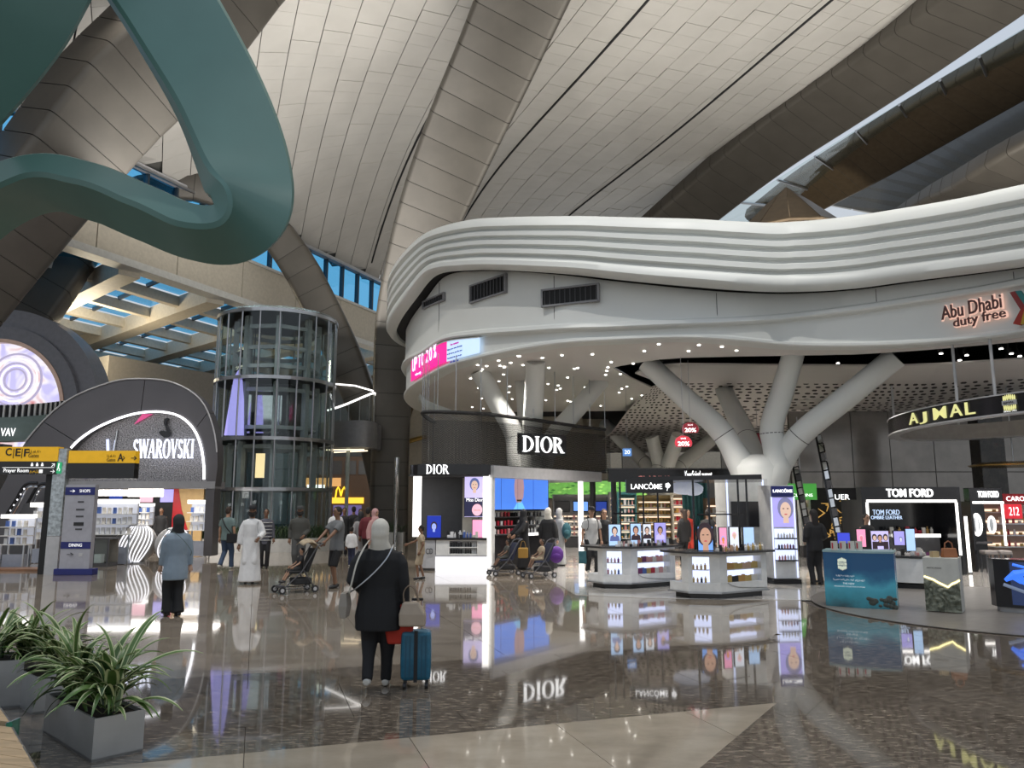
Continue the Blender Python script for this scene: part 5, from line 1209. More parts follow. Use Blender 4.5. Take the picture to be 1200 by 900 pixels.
# planter bench around the tower
pr_ = [(cxL + (RL + 1.2) * cos(a), YL + (RL + 1.2) * sin(a)) for a in [pi * 1.32 + pi * .62 * k / 20 for k in range(21)]] + [(Xp(420, 36), 36.4), (Xp(478, 38.2), 36.8)]
pb_ = thing('planter_bench', 'long white curved planter bench with low dark shrubs around the lift tower', 'planter', (cxL + 2, YL - 2, 0))
MB().loft([[Vector((x, y, .0)), Vector((x, y, .5)), Vector((x, y + .7, .5)), Vector((x, y + .7, 0))] for x, y in pr_]).build('bench', mat('planter_white', (.5, .5, .48), .4), pb_, world=True)
shr = MB(); rnd = random.Random(5)
for i in range(900):
    f = rnd.random() * (len(pr_) - 1.001); a, b = pr_[int(f)], pr_[int(f) + 1]; t = f - int(f); x = a[0] + (b[0] - a[0]) * t; y = a[1] + (b[1] - a[1]) * t + rnd.uniform(.08, .6)
    an = rnd.uniform(0, 6.3); l = rnd.uniform(.15, .35); w = rnd.uniform(.04, .08); h = rnd.uniform(.25, .55)
    dx, dy = cos(an) * l, sin(an) * l
    shr.add([(x - dy * w, y + dx * w, .48), (x + dy * w, y - dx * w, .48), (x + dx * .6 + dy * w, y + dy * .6 - dx * w, .5 + h * .8), (x + dx, y + dy, .5 + h)], [(0, 1, 2, 3)])
tag(shr.build('shrub_leaves', mat('shrub_green', (.025, .05, .018), .5), pb_, world=True), kind='stuff')

# ================================================================== BALCONY WALKWAY beside the rib
wk = thing('balcony_walkway', 'grey rounded balcony with glass balustrade between lift tower and central rib', 'balcony', (Xp(410, 36), 36, 0))
b0 = [P(372, 500, 36.5), P(395, 498, 35.6), P(425, 497, 35.2), P(440, 496, 36.2), P(443, 495, 38)]
b0 = catmull(b0, 18); zlo_, zhi_ = P(415, 524, 35.4).z, P(415, 493, 35.4).z
MB().loft([[Vector((p.x, p.y, zlo_)), Vector((p.x, p.y - .08, (zlo_ + zhi_) / 2)), Vector((p.x, p.y, zhi_)), Vector((p.x, p.y + 1.5, zhi_)), Vector((p.x, p.y + 1.5, zlo_))] for p in b0]).build('slab_edge', M['grey'], wk, world=True, smooth='auto')
hA = [P(384, 481, 36.0), P(405, 474, 35.6), P(436, 461, 35.3), P(439, 463, 36.4)]
MB().tube(catmull(hA, 12), .05, 8).build('handrail', M['glow'], wk, world=True)
hB = [P(393, 450, 39), P(416, 452, 38.5), P(437, 458, 37)]
MB().tube(hB, .04, 8).build('handrail', M['glow'], wk, world=True)
gA = catmull(hA, 9)
for i in range(8):
    p, q = gA[i].lerp(gA[i + 1], .03), gA[i].lerp(gA[i + 1], .97)
    MB().add([p, q, Vector((q.x, q.y, zhi_)), Vector((p.x, p.y, zhi_))], [(0, 1, 2, 3)]).build('glass_panel', M['clear'], wk, world=True)
    MB().tube([p, Vector((p.x, p.y, zhi_))], .025, 5).build('baluster', M['steel'], wk, world=True)
q0 = P(400, 526, 35.8)
for dy in (0, .8): MB().tube([Vector((Xp(380, 35.6), 35.6 + dy * 2, zlo_ - .12)), Vector((Xp(425, 35.6), 35.6 + dy, zlo_ - .1))], .03, 5).build('light_line', glow('warm_line', (1, .82, .55), 2), wk, world=True)
MB().tube([(Xp(406, 35.8), 35.8, 0), (Xp(406, 35.8), 35.8, zlo_)], .09, 12).build('support_post', mat('post_green_white', (.5, .56, .52), .4), wk, world=True)
one('steel_column', MB().lathe([(.10, 0), (.11, .1), (.10, .2), (.10, 2.2), (.13, 2.25), (.13, 4.0), (.0, 4.02)], 16), M['chrome'], 'slim polished steel column standing beside the foot of the central rib', 'column', (Xp(464, 36.5), 36.5, 0), smooth='auto')
cw = thing('wall_cream', 'cream curved wall behind the central rib and the dark mesh booth', None, (Xp(500, 41), 41, 0), kind='structure')
for k in range(8):
    x0 = Xp(470, 41) + k * 1.4
    MB().bx(x0 + .01, x0 + 1.39, 41 + .05 * k * k, 41.2 + .05 * k * k, 0, 8.5).build('wall_panel', M['cream'], cw, world=True)
wa_ = thing('wall_opening_frame', 'curved bronze frame on the wall between rib and booth', 'frame', P(478, 500, 40.5))
MB().tube(catmull([P(473, 519, 40.6), P(480, 517, 40.6), P(490, 514, 40.6), P(500, 512, 40.6)], 10), .12, 8).build('lower_rim', M['gold'], wa_, world=True)
MB().tube(catmull([P(474, 516, 40.6), P(479, 490, 40.6), P(486, 468, 40.6)], 10), .10, 8).build('side_rim', M['bronze'], wa_, world=True)
# ================================================================== FAR MALL with burger sign
fm = thing('far_shop_front', 'far brown shop front with yellow sign and golden M beyond the balcony', 'shop front', (Xp(405, 58), 58, 0))
MB().bx(-3.5, 3.2, 0, .4, 0, P(405, 535, 58).z).build('front_wall', mat('brown_front', (.12, .075, .05), .5), fm)
MB().bx(-1.0, 1.35, -.1, 0, P(412, 590, 58).z, P(412, 583, 58).z).build('sign_strip', glow('sign_amber', (1, .55, .05), 1.4), fm)
mz = P(401, 583, 58).z; mx = Xp(400, 58) - fm.location.x
MB().tube([(mx - .42 + x, -.15, mz + z) for x, z in ((0, 0), (.06, .55), (.18, .78), (.30, .55), (.40, .1))], .06, 6).tube([(mx - .02 + x, -.15, mz + z) for x, z in ((0, .1), (.1, .55), (.22, .78), (.34, .55), (.40, 0))], .06, 6).build('arch_letter', glow('golden_m', (1, .6, .03), 1.6), fm)
MB().bx(-3.2, -.4, -.05, 0, P(395, 570, 58).z, P(395, 560, 58).z).build('lit_soffit', glow('amber_soffit', (.8, .42, .15), .8), fm)
MB().bx(-2.9, -1.6, -.12, 0, P(385, 573, 58).z, P(385, 568, 58).z).build('white_sign', M['glow'], fm)
MB().bx(-.9, 1.2, -.06, 0, .4, P(412, 592, 58).z).build('menu_wall', glow('menu_glow', (.15, .12, .3), .8), fm)
for k in range(6): MB().bx(-3.3 + k * 1.05, -2.45 + k * 1.05, -.05, 0, P(395, 556, 58).z, P(395, 540, 58).z).build('upper_window', mat('upper_window_glass', (.10, .10, .10), .1), fm)

# ================================================================== ESCALATOR END left of the sign pillar
es = thing('escalator', 'dark escalator end with chrome rails rising behind the left jewellery shelf', 'escalator', (Xp(18, 24.9), 24.9, 0))
e0, e1, e2 = P(6, 606, 24.9), P(30, 568, 24.9), P(44, 566, 24.9)
for dy in (0, .7):
    MB().tube(catmull([e0 + Vector((0, dy, 0)), e0.lerp(e1, .5) + Vector((0, dy, 0)), e1 + Vector((0, dy, 0)), e2 + Vector((0, dy, 0))], 14), .05, 8).build('handrail', M['shoe_b'] if 'shoe_b' in M else M['black'], es, world=True)
    MB().tube(catmull([e0 + Vector((.12, dy, -.12)), e0.lerp(e1, .5) + Vector((.12, dy, -.12)), e1 + Vector((.06, dy, -.12)), e2 + Vector((0, dy, -.12))], 14), .03, 6).build('chrome_skirt', M['chrome'], es, world=True)
MB().add([(e0.x, 24.9, 0), (e2.x, 24.9, 0), (e2.x, 24.9, e2.z - .6), (e1.x, 24.9, e1.z - .6), (e0.x, 25.6, 0), (e2.x, 25.6, 0), (e2.x, 25.6, e2.z - .6), (e1.x, 25.6, e1.z - .6)], [(0, 1, 2, 3), (7, 6, 5, 4), (0, 4, 5, 1), (1, 5, 6, 2), (2, 6, 7, 3), (3, 7, 4, 0)]).build('truss_body', M['dark'], es, world=True)
for k in range(6): p = e0.lerp(e1, (k + .5) / 6); MB().ell(p + Vector((.05, -.06, -.05)), (.03, .02, .03), 8, 6).build('rail_lamp', M['glowsoft'], es, world=True)
# ================================================================== REFLECTIVE PANEL WALL (right back)
gw = thing('wall_right', 'tall wall of grey reflective glass panels behind the right perfume shops', None, (14, 30, 0), kind='structure')
gm = mat('grey_mirror_glass', (.30, .28, .26), .14, .2, noise=(1.5, .12), spec=.8)
Yw = 31.0; xs_ = [Xp(p, Yw) for p in (930, 966, 1003, 1048, 1100, 1155, 1215, 1280)]
zsplit = P(1000, 553, Yw).z; ztop = P(1000, 482, Yw).z
for a, b in zip(xs_[:-1], xs_[1:]):
    MB().bx(a + .015, b - .015, Yw, Yw + .1, .02, zsplit - .015).build('glass_panel', gm, gw, world=True)
    MB().bx(a + .015, b - .015, Yw, Yw + .1, zsplit + .015, ztop).build('glass_panel', gm, gw, world=True)
MB().bx(xs_[0], xs_[-1], Yw + .1, Yw + .2, 0, ztop).build('backing', M['ribgap'], gw, world=True)
# leaning mirrored struts
def strut(label, p0, p1, Y0, Y1):
    a, b = P(*p0, Y0), P(*p1, Y1); a.z = max(a.z, 0)
    o = thing('mirror_strut', label, 'strut', a)
    n = 12
    MB().tube([a, b], .11, 4).build('strut_core', M['black'], o, world=True)
    for k in range(n):
        t0, t1 = (k + .08) / n, (k + .92) / n
        MB().tube([a.lerp(b, t0) + Vector((.0, -.09, 0)), a.lerp(b, t1) + Vector((.0, -.09, 0))], .085, 4).build('mirror_plate', M['chrome'] if k % 3 else M['dark'], o, world=True)
strut('leaning mirrored strut right of the woman in black', (985, 640), (959, 510), 22.6, 23.4)
strut('leaning mirrored strut left of the woman in black', (950, 640), (931, 540), 23.2, 24.0)

# ================================================================== BLUE PERFUME COUNTER (front right)
a, b = G(968, 711), G(1052, 716); r = atan2(b.y - a.y, b.x - a.x); w = (b - a).length; md = (a + b) / 2
ac = thing('promo_counter', 'curved counter wrapped in a blue underwater picture with gold crest', 'counter', (md.x, md.y, .004), r)
seam = bpy.data.materials.new('underwater_print'); seam.use_nodes = True; _n = seam.node_tree; _b = _n.nodes['Principled BSDF']
_t = _n.nodes.new('ShaderNodeTexCoord'); _s = _n.nodes.new('ShaderNodeSeparateXYZ'); _w = _n.nodes.new('ShaderNodeTexNoise'); _w.inputs['Scale'].default_value = 2.5; _w.inputs['Detail'].default_value = 5
_ad = _n.nodes.new('ShaderNodeMath'); _ad.operation = 'MULTIPLY_ADD'; _ad.inputs[1].default_value = .55; _r = _n.nodes.new('ShaderNodeValToRGB')
_n.links.new(_t.outputs['Object'], _s.inputs[0]); _n.links.new(_t.outputs['Object'], _w.inputs['Vector']); _n.links.new(_w.outputs['Fac'], _ad.inputs[0]); _n.links.new(_s.outputs['Z'], _ad.inputs[2]); _n.links.new(_ad.outputs[0], _r.inputs[0])
_r.color_ramp.elements[0].color = (.01, .02, .025, 1); _r.color_ramp.elements[1].color = (.006, .045, .11, 1)
for pos, c in ((.22, (.015, .03, .035)), (.42, (.02, .13, .17)), (.66, (.035, .20, .27)), (.82, (.01, .07, .14)), (.95, (.006, .045, .11))):
    k = _r.color_ramp.elements.new(min(pos, 1.0)); k.color = (*c, 1)
_n.links.new(_r.outputs[0], _b.inputs['Base Color']); _b.inputs['Roughness'].default_value = .25
_n.links.new(_r.outputs[0], _b.inputs['Emission Color']); _b.inputs['Emission Strength'].default_value = .45
h = P(1010, 648, md.y).z
front = [(-w / 2 + w * k / 12, -.10 * sin(pi * k / 12)) for k in range(13)]
MB().prism(front + [(w / 2, .6), (-w / 2, .6)], 0, h).build('counter_body', seam, ac, smooth='auto')
MB().prism([(x * 1.01, y - .012) for x, y in front] + [(w / 2 + .01, .62), (-w / 2 - .01, .62)], h, h + .035).build('worktop', mat('pale_teal_top', (.25, .38, .40), .3), ac)
gp_ = glow('pale_gold_print', (.62, .68, .55), .7); wp_ = glow('white_print', (.75, .85, .9), .6)
xc = -w * .22
for k in range(7):
    f = (k - 3) / 3
    for sgn in (1, -1):
        MB().ell((xc + f * .062, -.098, h - .20 + sgn * (.075 - .018 * abs(f))), (.012, .006, .042 - .01 * abs(f)), 8, 6).build('crest_petal', gp_, ac)
MB().bx(xc - .075, xc + .075, -.105, -.09, h - .222, h - .178).build('crest_band', gp_, ac)
text('AJMAL', ac, (xc, -.108, h - .20), .11, .024, MATS['print_night'] if 'print_night' in MATS else M['navy'], ext=.001)
text('\u0627\u0644\u0639\u0637\u0631 \u0627\u0644\u062c\u062f\u064a\u062f', ac, (-.02 + xc + .06, -.108, h - .40), .30, .035, wp_, ext=.001)
text('\u0627\u0633\u062a\u0643\u0634\u0641\u0648\u0627 \u0645\u062c\u0645\u0648\u0639\u0629', ac, (xc + .1, -.108, h - .47), .52, .04, wp_, ext=.001)
text('THE NEW', ac, (xc + .09, -.108, h - .54), .19, .03, wp_, ext=.001); text('FRAGRANCE COLLECTION IN STORE', ac, (xc + .1, -.108, h - .59), .5, .02, wp_, ext=.001)
for k in range(16):
    x = w * (.12 + .36 * random.random()); z = random.uniform(.02, .26) * (1 - abs(x - w * .3) / (w * .5)); s_ = random.uniform(.03, .07)
    yy = -.10 * sin(pi * (x / w + .5)) - .003
    MB().ell((x, yy, z + .03), (s_, .012, s_ * .8), 8, 6).build('printed_rock', mat('printed_rock_grey', (.05, .06, .05), .5), ac)
# things on and behind the counter
for k, px in enumerate((978, 988, 998, 1007)):
    q = P(px, 646, md.y + .15); o = MB().bx(-.055, .055, -.03, .03, 0, .16).build('perfume_carton', mat('carton_pale', (.55, .53, .48), .4)); o.location = (q.x, q.y, h + .041); o.rotation_euler = (0, 0, r)
    tag(o, 'pale perfume carton on the blue counter, %s from the left' % ('first', 'second', 'third', 'fourth')[k], 'box', 'cartons on the blue counter'); MB().bx(-.04, -.015, -.034, -.03, .03, .13).build('carton_label', PC['red'], o)
def easel(px, py, w, h_, Y, bgm, label, **kw):
    q = P(px, py, Y); return lightbox('counter_screen', label, 'screen', (q.x, q.y, q.z), 0, w / F * Y, h_ / F * Y, bgm, **kw)
# white display table behind
wt = thing('display_table', 'white perfume table with magenta boxes behind the blue counter', 'table', (Xp(1045, 17.6), 17.6, .012))
tw = 80 / F * 17.6; th = P(1060, 653, 16.9).z
tp_ = [(-tw / 2, 0), (tw / 2 - .5, -.6), (tw / 2, -.3), (tw / 2, .7), (-tw / 2, .9)]
MB().prism([(x * .95, y * .9 + .03) for x, y in tp_], 0, .10).build('plinth', M['black'], wt); MB().prism(tp_, .13, th - .05).build('body', M['white'], wt, bevel=.01); MB().prism([(x * 1.06, y * 1.06) for x, y in tp_], th - .045, th).build('worktop', MATS['charcoal_stone'], wt)
MB().tube([(tp_[1][0], tp_[1][1] - .01, th - .07), (tp_[2][0], tp_[2][1] - .01, th - .07)], .015, 5).build('light_line', M['glowblue'], wt)
for k in range(2):
    MB().add([(tp_[1][0] + .12, tp_[1][1] + .06 - .0, .38 + k * .23), (tp_[2][0] - .04, tp_[2][1] - .05, .38 + k * .23), (tp_[2][0] - .04, tp_[2][1] - .05, .56 + k * .23), (tp_[1][0] + .12, tp_[1][1] + .06, .56 + k * .23)], [(0, 1, 2, 3)]).build('niche_panel', PC['plum'], wt)
for k in range(8):
    f = (k % 4 + .5) / 4; x = tp_[1][0] + .14 + (tp_[2][0] - tp_[1][0] - .2) * f; y = tp_[1][1] + (tp_[2][1] - tp_[1][1]) * f - .06
    o = bpy.data.objects.new('gift_box', bottle_mesh(2, PC[('red', 'white')[k // 4]])); COL.objects.link(o); o.location = wp(wt, x, y, .38 + .23 * (k // 4)); tag(o, 'small gift box displayed at the corner of the white perfume table', 'box', 'gift boxes on the white table')
easel(989, 637, 14, 12, 17.2, glow('screen_royal', (.05, .07, .6), 1), 'small royal blue screen left on the white perfume table')
easel(1010, 641, 10, 20, 17.5, bgc['pink'], 'pink portrait screen behind the small blue screen', hair=bgc['rose'], skin=glow('print_pink', (.9, .3, .4), .8), s=.3)
e3 = easel(1032, 644, 20, 21, 17.0, bgc['lilac'], 'screen showing three dark-haired people on the white perfume table', hair=hr1, skin=sk2, body=hr1, s=.33, cz=.04)
for dx in (-.12, .12):
    e = bpy.data.objects.new('side_figure', None); COL.objects.link(e); e.parent = e3; e.location = (dx, -.008, .2); 
    MB().disc((0, -.004, .06), .055, .075, 14).build('print_hair', hr1, e); MB().disc((0, -.006, .045), .035, .052, 14).build('print_face', sk1, e); MB().prism_y([(-.055, -.19), (.055, -.19), (.05, -.03), (-.05, -.03)], -.005, -.002).build('print_clothing', hr1, e)
easel(1056, 639, 15, 16, 17.3, bgc['violet'], 'violet screen with a pictured dome on the white perfume table', hair=hr2, skin=bgc['white'], s=.2, cz=-.02)
easel(1068, 646, 10, 25, 17.0, bgc['pale'], 'tall pale blue light panel at the right of the white perfume table')
products(wt, .25, tw / 2 - .25, -.2, th, 9, ['white', 'pearl', 'rose'], 'clear perfume tester at the right of the white perfume table', 'testers on the white table', 9, 'tester_bottle', 'bottle', 1.2, jit=1)
products(wt, -tw / 2 + .15, .2, .0, th, 10, ['pearl', 'white', 'gold', 'black'], 'perfume tester at the left of the white perfume table', 'left testers on the white table', 9, 'tester_bottle', 'bottle', 1.1, jit=1)
q = P(1050, 651, 16.6); rt = thing('round_tag', 'round gold tag standing on the edge of the white table', 'tag', (q.x, 16.8, th)); MB().disc((0, 0, .09), .09, .075, 20, t=.012).build('disc', M['gold'], rt); MB().bx(-.04, .04, -.02, .03, 0, .02).build('foot', M['dark'], rt)

# ================================================================== RELIEF PEDESTAL
a, b = G(1086, 718), G(1128, 721); w = (b - a).length; md = (a + b) / 2; r = atan2(b.y - a.y, b.x - a.x)
rp = thing('relief_pedestal', 'pale pedestal with glowing zigzag split over a rough green stone relief', 'pedestal', (md.x, md.y, .03), r)
h = P(1107, 656, md.y).z
MB().bx(-w / 2, w / 2, .04, .55, .0, h).build('core', mat('pale_stone', (.50, .50, .46), .5), rp)
zig = [(-.5, .60), (-.36, .57), (-.24, .55), (-.1, .50), (.05, .46), (.16, .43), (.28, .49), (.4, .52), (.5, .56)]
MB().prism_y([(x * w, z * h / .93 + .03) for x, z in zig] + [(w / 2, h), (-w / 2, h)], -.01, .04).build('upper_plate', MATS['pale_stone'], rp)
MB().tube([(x * w, .02, z * h / .93 + .0) for x, z in zig], .014, 6).build('glowing_split', glow('warm_split', (1, .85, .4), 3), rp)
rel = MB(); nx_, nz_ = 30, 34; rr = random.Random(2)
from mathutils import noise as mnoise
for i in range(nx_ + 1):
    for j in range(nz_ + 1):
        x = (i / nx_ - .5) * w; ztop_ = 0
        for (xa, za), (xb, zb_) in zip(zig[:-1], zig[1:]):
            if xa - 1e-6 <= i / nx_ - .5 <= xb + 1e-6: ztop_ = za + (zb_ - za) * ((i / nx_ - .5 - xa) / (xb - xa))
        z = .01 + (ztop_ * h / .93 - .04) * j / nz_
        d = mnoise.fractal(Vector((x * 9, z * 9, 1.7)), .9, 2.1, 4) * .03 + .03 * sin(22 * (x + mnoise.noise(Vector((x * 5, z * 5, 0))) * .25))
        rel.v.append((x, -.02 - abs(d), z))
for i in range(nx_):
    for j in range(nz_): rel.f.append((i * (nz_ + 1) + j, (i + 1) * (nz_ + 1) + j, (i + 1) * (nz_ + 1) + j + 1, i * (nz_ + 1) + j + 1)); rel.m.append(0)
rel.build('stone_relief', mat('moss_stone', (.20, .21, .16), .7, color2=(.08, .09, .065), noise=(14, .3)), rp)
text('SANTAL MOON', rp, (-.1, -.014, h - .17), .22, .025, M['dark'], ext=.001)
hb = thing('handbag', 'tan leather bag with rounded handle on the pale pedestal', 'bag', wp(rp, .12, .25, h)); MB().loft([[(-.13, -.06, 0), (.13, -.06, 0), (.13, .06, 0), (-.13, .06, 0)], [(-.11, -.045, .16), (.11, -.045, .16), (.11, .045, .16), (-.11, .045, .16)]]).build('body', mat('tan_leather', (.28, .10, .035), .45), hb, bevel=.015)
MB().tube([(-.07, 0, .15), (-.06, 0, .24), (0, 0, .28), (.06, 0, .24), (.07, 0, .15)], .012, 6).build('handle', MATS['tan_leather'], hb)
o = one('perfume_carton', MB().bx(-.06, .06, -.05, .05, 0, .10), mat('kraft_box', (.45, .34, .18), .5), 'small kraft box beside the tan bag on the pale pedestal', 'box', wp(rp, -.1, .2, h))

# ================================================================== CURVED SCREEN (right edge)
cs2 = thing('curved_screen', 'black curved floor screen showing a blue hand at the right edge', 'screen', (Xp(1215, 13.2), 13.2, .004), -.25)
hh = P(1185, 657, 13.2).z; W2 = 1.35; arc_ = [(-W2 / 2 + W2 * k / 14, .25 - .28 * sin(pi * k / 14)) for k in range(15)]
MB().prism(arc_ + [(W2 / 2, .5), (-W2 / 2, .5)], .10, hh).build('case', M['black'], cs2)
MB().prism([(x * .9, y + .05) for x, y in arc_] + [(W2 / 2 * .9, .45), (-W2 / 2 * .9, .45)], 0, .10).build('plinth', M['lgrey'], cs2)
MB().add([(x * .97, y - .008, .15) for x, y in arc_] + [(x * .97, y - .008, hh - .04) for x, y in arc_], [(i, i + 1, 16 + i, 15 + i) for i in range(14)]).build('screen_picture', mat('screen_dark_swirl', (.01, .01, .02), .2, emit=(.015, .03, .09), estr=1), cs2)
bluh = glow('blue_hand', (.05, .2, .95), 1.0)
def onarc(f, z): i = min(int(f * 14), 13); t = f * 14 - i; return Vector((arc_[i][0] + (arc_[i + 1][0] - arc_[i][0]) * t, arc_[i][1] + (arc_[i + 1][1] - arc_[i][1]) * t - .016, z))
MB().tube([onarc(.10, .55), onarc(.2, .66), onarc(.30, .70)], [.03, .07, .05], 8).build('pictured_hand', bluh, cs2)
for k in range(4): MB().tube([onarc(.16 + k * .03, .60 + .01 * k), onarc(.24 + k * .04, .52 - .02 * k), onarc(.32 + k * .03, .50)], [.022, .018, .010], 6).build('pictured_finger', bluh, cs2)
MB().tube([onarc(.18, hh - .08), onarc(.4, hh - .16), onarc(.7, hh - .18)], .025, 6).build('pictured_streak', bluh, cs2)
MB().tube([onarc(.08, .48), onarc(.3, .36), onarc(.55, .30), onarc(.9, .42)], .03, 6).build('pictured_wave', glow('grey_wave', (.2, .25, .35), .6), cs2)

# ================================================================== TOM FORD BOOTHS
YT = 20.6
tf = thing('black_shop_booth', 'black lit-frame perfume booth with wide TOM FORD lettering', 'shop', (Xp(1065, YT), YT, .008))
xl, xr = Xp(1010, YT) - tf.location.x, Xp(1126, YT) - tf.location.x; zt4 = P(1065, 571, YT).z; zf = P(1065, 586, YT).z
MB().bx(xl, xr, 0, .3, zf, zt4).build('fascia', M['black'], tf)
MB().bx(xl + .04, xr - .02, 1.2, 1.3, 0, zf).build('back_wall', M['black'], tf)
for x in (xl, xr - .1): MB().bx(x, x + .1, 0, 1.3, 0, zf).build('side_wall', M['black'], tf)
MB().bx(xl + .1, xr - .1, .0, 1.3, zf - .02, zf).build('ceiling', M['matblack'], tf)
MB().bx(xl + .12, xr - .12, -.03, .0, zf - .07, zf).build('frame_light', M['glow'], tf)
MB().bx(xr - .16, xr - .10, -.03, .0, .5, zf - .07).build('frame_light', M['glow'], tf); MB().bx(xl + .10, xl + .16, -.03, .0, 1.1, zf - .07).build('frame_light', M['glow'], tf)
text('TOM FORD', tf, ((1066.5 - 1065) / F * YT, -.03, (zf + zt4) / 2), 54 / F * YT, 9.5 / F * YT, M['letter'], ext=.02, bold=.015)
text('TOM FORD', tf, (-.05, 1.18, P(1062, 601, YT + 1.2).z), 31 / F * 21.8, 6 / F * 21.8, glow('letter_cold', (.6, .75, 1), 1.0), ext=.01)
text('OMBR\u00c9 LEATHER', tf, (-.05, 1.18, P(1062, 607, YT + 1.2).z), 36 / F * 21.8, 5 / F * 21.8, glow('letter_cold', (.6, .75, 1), 1.0), ext=.01)
MB().bx(xl + .3, xr - .2, .75, 1.15, .95, 1.02).build('back_counter', M['white'], tf); MB().bx(xl + .3, xr - .2, .8, 1.15, 0, .95).build('back_cabinet', M['dark'], tf)
MB().bx(xl + 1.1, xr - .2, .73, .75, .93, 1.02).build('counter_light', M['glow'], tf)
products(tf, xl + 1.0, xr - .3, .9, 1.03, 12, ['black', 'amber', 'red', 'pearl'], 'dark perfume bottle on the back counter of the black booth', 'bottles in the black booth', 9, sc=1.5, jit=1)
YU = 21.5
t2 = thing('black_mirror_booth', 'narrow black booth with ring mirror, stools and small TOM FORD sign', 'shop', (Xp(1157, YU), YU, .008))
xl, xr = Xp(1137, YU) - t2.location.x, Xp(1176, YU) - t2.location.x; zt5 = P(1157, 572, YU).z; zf = P(1157, 588, YU).z
MB().bx(xl, xr, 0, .3, zf, zt5).build('fascia', M['black'], t2, bevel=.02); MB().bx(xl, xr, .9, 1.0, 0, zf).build('back_wall', M['black'], t2); MB().bx(xl, xl + .06, 0, 1.0, 0, zf).build('side_wall', M['black'], t2)
MB().bx(xl + .06, xr, -.02, .02, zf - .06, zf).build('frame_light', M['glow'], t2); MB().bx(xr - .07, xr - .02, -.02, .02, .7, zf).build('frame_light', M['glow'], t2)
text('TOM FORD', t2, (.03, -.03, (zf + zt5) / 2), 24 / F * YU, 7.5 / F * YU, M['letter'], ext=.015, bold=.006)
for dx, s_ in ((-.42, .75), (.02, 1.0), (.44, .75)):
    MB().tube([(dx + .13 * s_ * cos(2 * pi * k / 24), .6, 1.25 + .30 * s_ * sin(2 * pi * k / 24)) for k in range(25)], .025, 6).build('ring_mirror_light', M['glow'], t2)
    MB().disc((dx, .62, 1.25), .12 * s_, .28 * s_).build('mirror', M['chrome'], t2)
MB().bx(xl + .1, xr - .1, .5, .9, .72, .78).build('vanity_top', M['dark'], t2)
for k, x in enumerate((-.16, .24)):
    o = thing('stool', 'grey upholstered stool at the ring mirror, %s one' % ('left', 'right')[k], 'stool', (t2.location.x + x, YU - .1, .008), 0, 'mirror stools')
    MB().bx(-.17, .17, -.16, .16, .46, .58).build('seat', mat('stool_fabric', (.22, .20, .19), .7), o, bevel=.03)
    for sx_ in (-.14, .14):
        for sy in (-.13, .13): MB().bx(sx_ - .02, sx_ + .02, sy - .02, sy + .02, 0, .46).build('leg', M['dark'], o)
ll = thing('light_column', 'white glowing column left of the ring mirror booth', 'lamp', (Xp(1130, 20.9), 20.9, .008)); MB().bx(-.05, .05, -.04, .04, 0, .04).build('base', M['dark'], ll); MB().bx(-.035, .035, -.02, .02, .04, 1.5).build('tube', M['glow'], ll)
# red shop with gold dish
rs = thing('red_shop', 'red perfume shop with CAROLINA HERRERA sign at the right edge', 'shop', (Xp(1192, 23.5), 23.5, .008))
MB().bx(-.45, 2.5, 0, .3, P(1190, 590, 23.5).z, P(1190, 579, 23.5).z).build('fascia', M['red'], rs); text('CAROLINA HERRERA', rs, (.62, -.02, P(1190, 585, 23.5).z), 1.9, .14, M['letter'], ext=.01)
MB().bx(-.45, 2.5, 1.0, 1.1, 0, P(1190, 590, 23.5).z).build('back_wall', mat('warm_wall', (.35, .25, .2), .5), rs)
MB().bx(-.4, .1, -.04, .02, P(1180, 608, 23.5).z, P(1180, 591, 23.5).z).build('red_lightbox', glow('red_box', (.8, .03, .05), .8), rs); text('212', rs, (-.15, -.05, P(1180, 600, 23.5).z), .3, .25, M['letter'], ext=.004)
for k in range(4):
    z = .5 + k * .35; MB().bx(-.4, 2.4, .6, 1.0, z, z + .03).build('shelf', M['white'], rs); MB().bx(-.4, 2.4, .97, 1.0, z + .05, z + .12).build('shelf_light', glow('warm_shelf', (1, .75, .55), 1.3), rs)
    products(rs, -.35, 2.3, .75, z + .03, 14, ['red', 'gold', 'amber', 'pearl', 'rose'], 'perfume bottle on the %s row of shelves in the red shop' % ROWS[k], 'bottles in the red shop', 9, sc=1.5, jit=1)
MB().bx(.35, 1.4, .1, .2, P(1190, 630, 23.5).z, P(1190, 612, 23.5).z).build('blue_poster', bgc['pale'], rs)
gd = thing('gold_dish', 'large golden disc canopy hanging at the right edge', 'ceiling lamp', P(1188, 545, 24)); MB().lathe([(0, .1), (.9, .08), (1.25, .0), (1.2, -.04), (.8, -.02), (0, -.02)], 40).build('disc', M['gold'], gd, smooth='auto'); MB().tube([(0, 0, .1), (0, 0, 2.5)], .02, 6).build('rod', M['steel'], gd)
dc = thing('dark_column', 'black marble column behind the ring sign at right', 'column', (Xp(1163, 26.5), 26.5, 0)); MB().bx(-.42, .42, -.3, .3, 0, 5.2).build('shaft', mat('black_marble', (.02, .018, .015), .15, noise=(4, .8)), dc); MB().bx(-.5, .5, -.36, .36, 0, .1).build('base', M['dark'], dc)
bw = thing('window_3', 'small blue window at the right edge behind the red shop', None, (Xp(1195, 40), 40, 0), kind='structure')
for i in range(3):
    for j in range(2): MB().bx(-.8 + i * .9, -.8 + i * .9 + .84, 0, .05, P(1190, 578, 40).z + j * .55, P(1190, 578, 40).z + j * .55 + .5).build('pane', glow('daylight_pane', (.25, .55, .9), 1.0), bw)
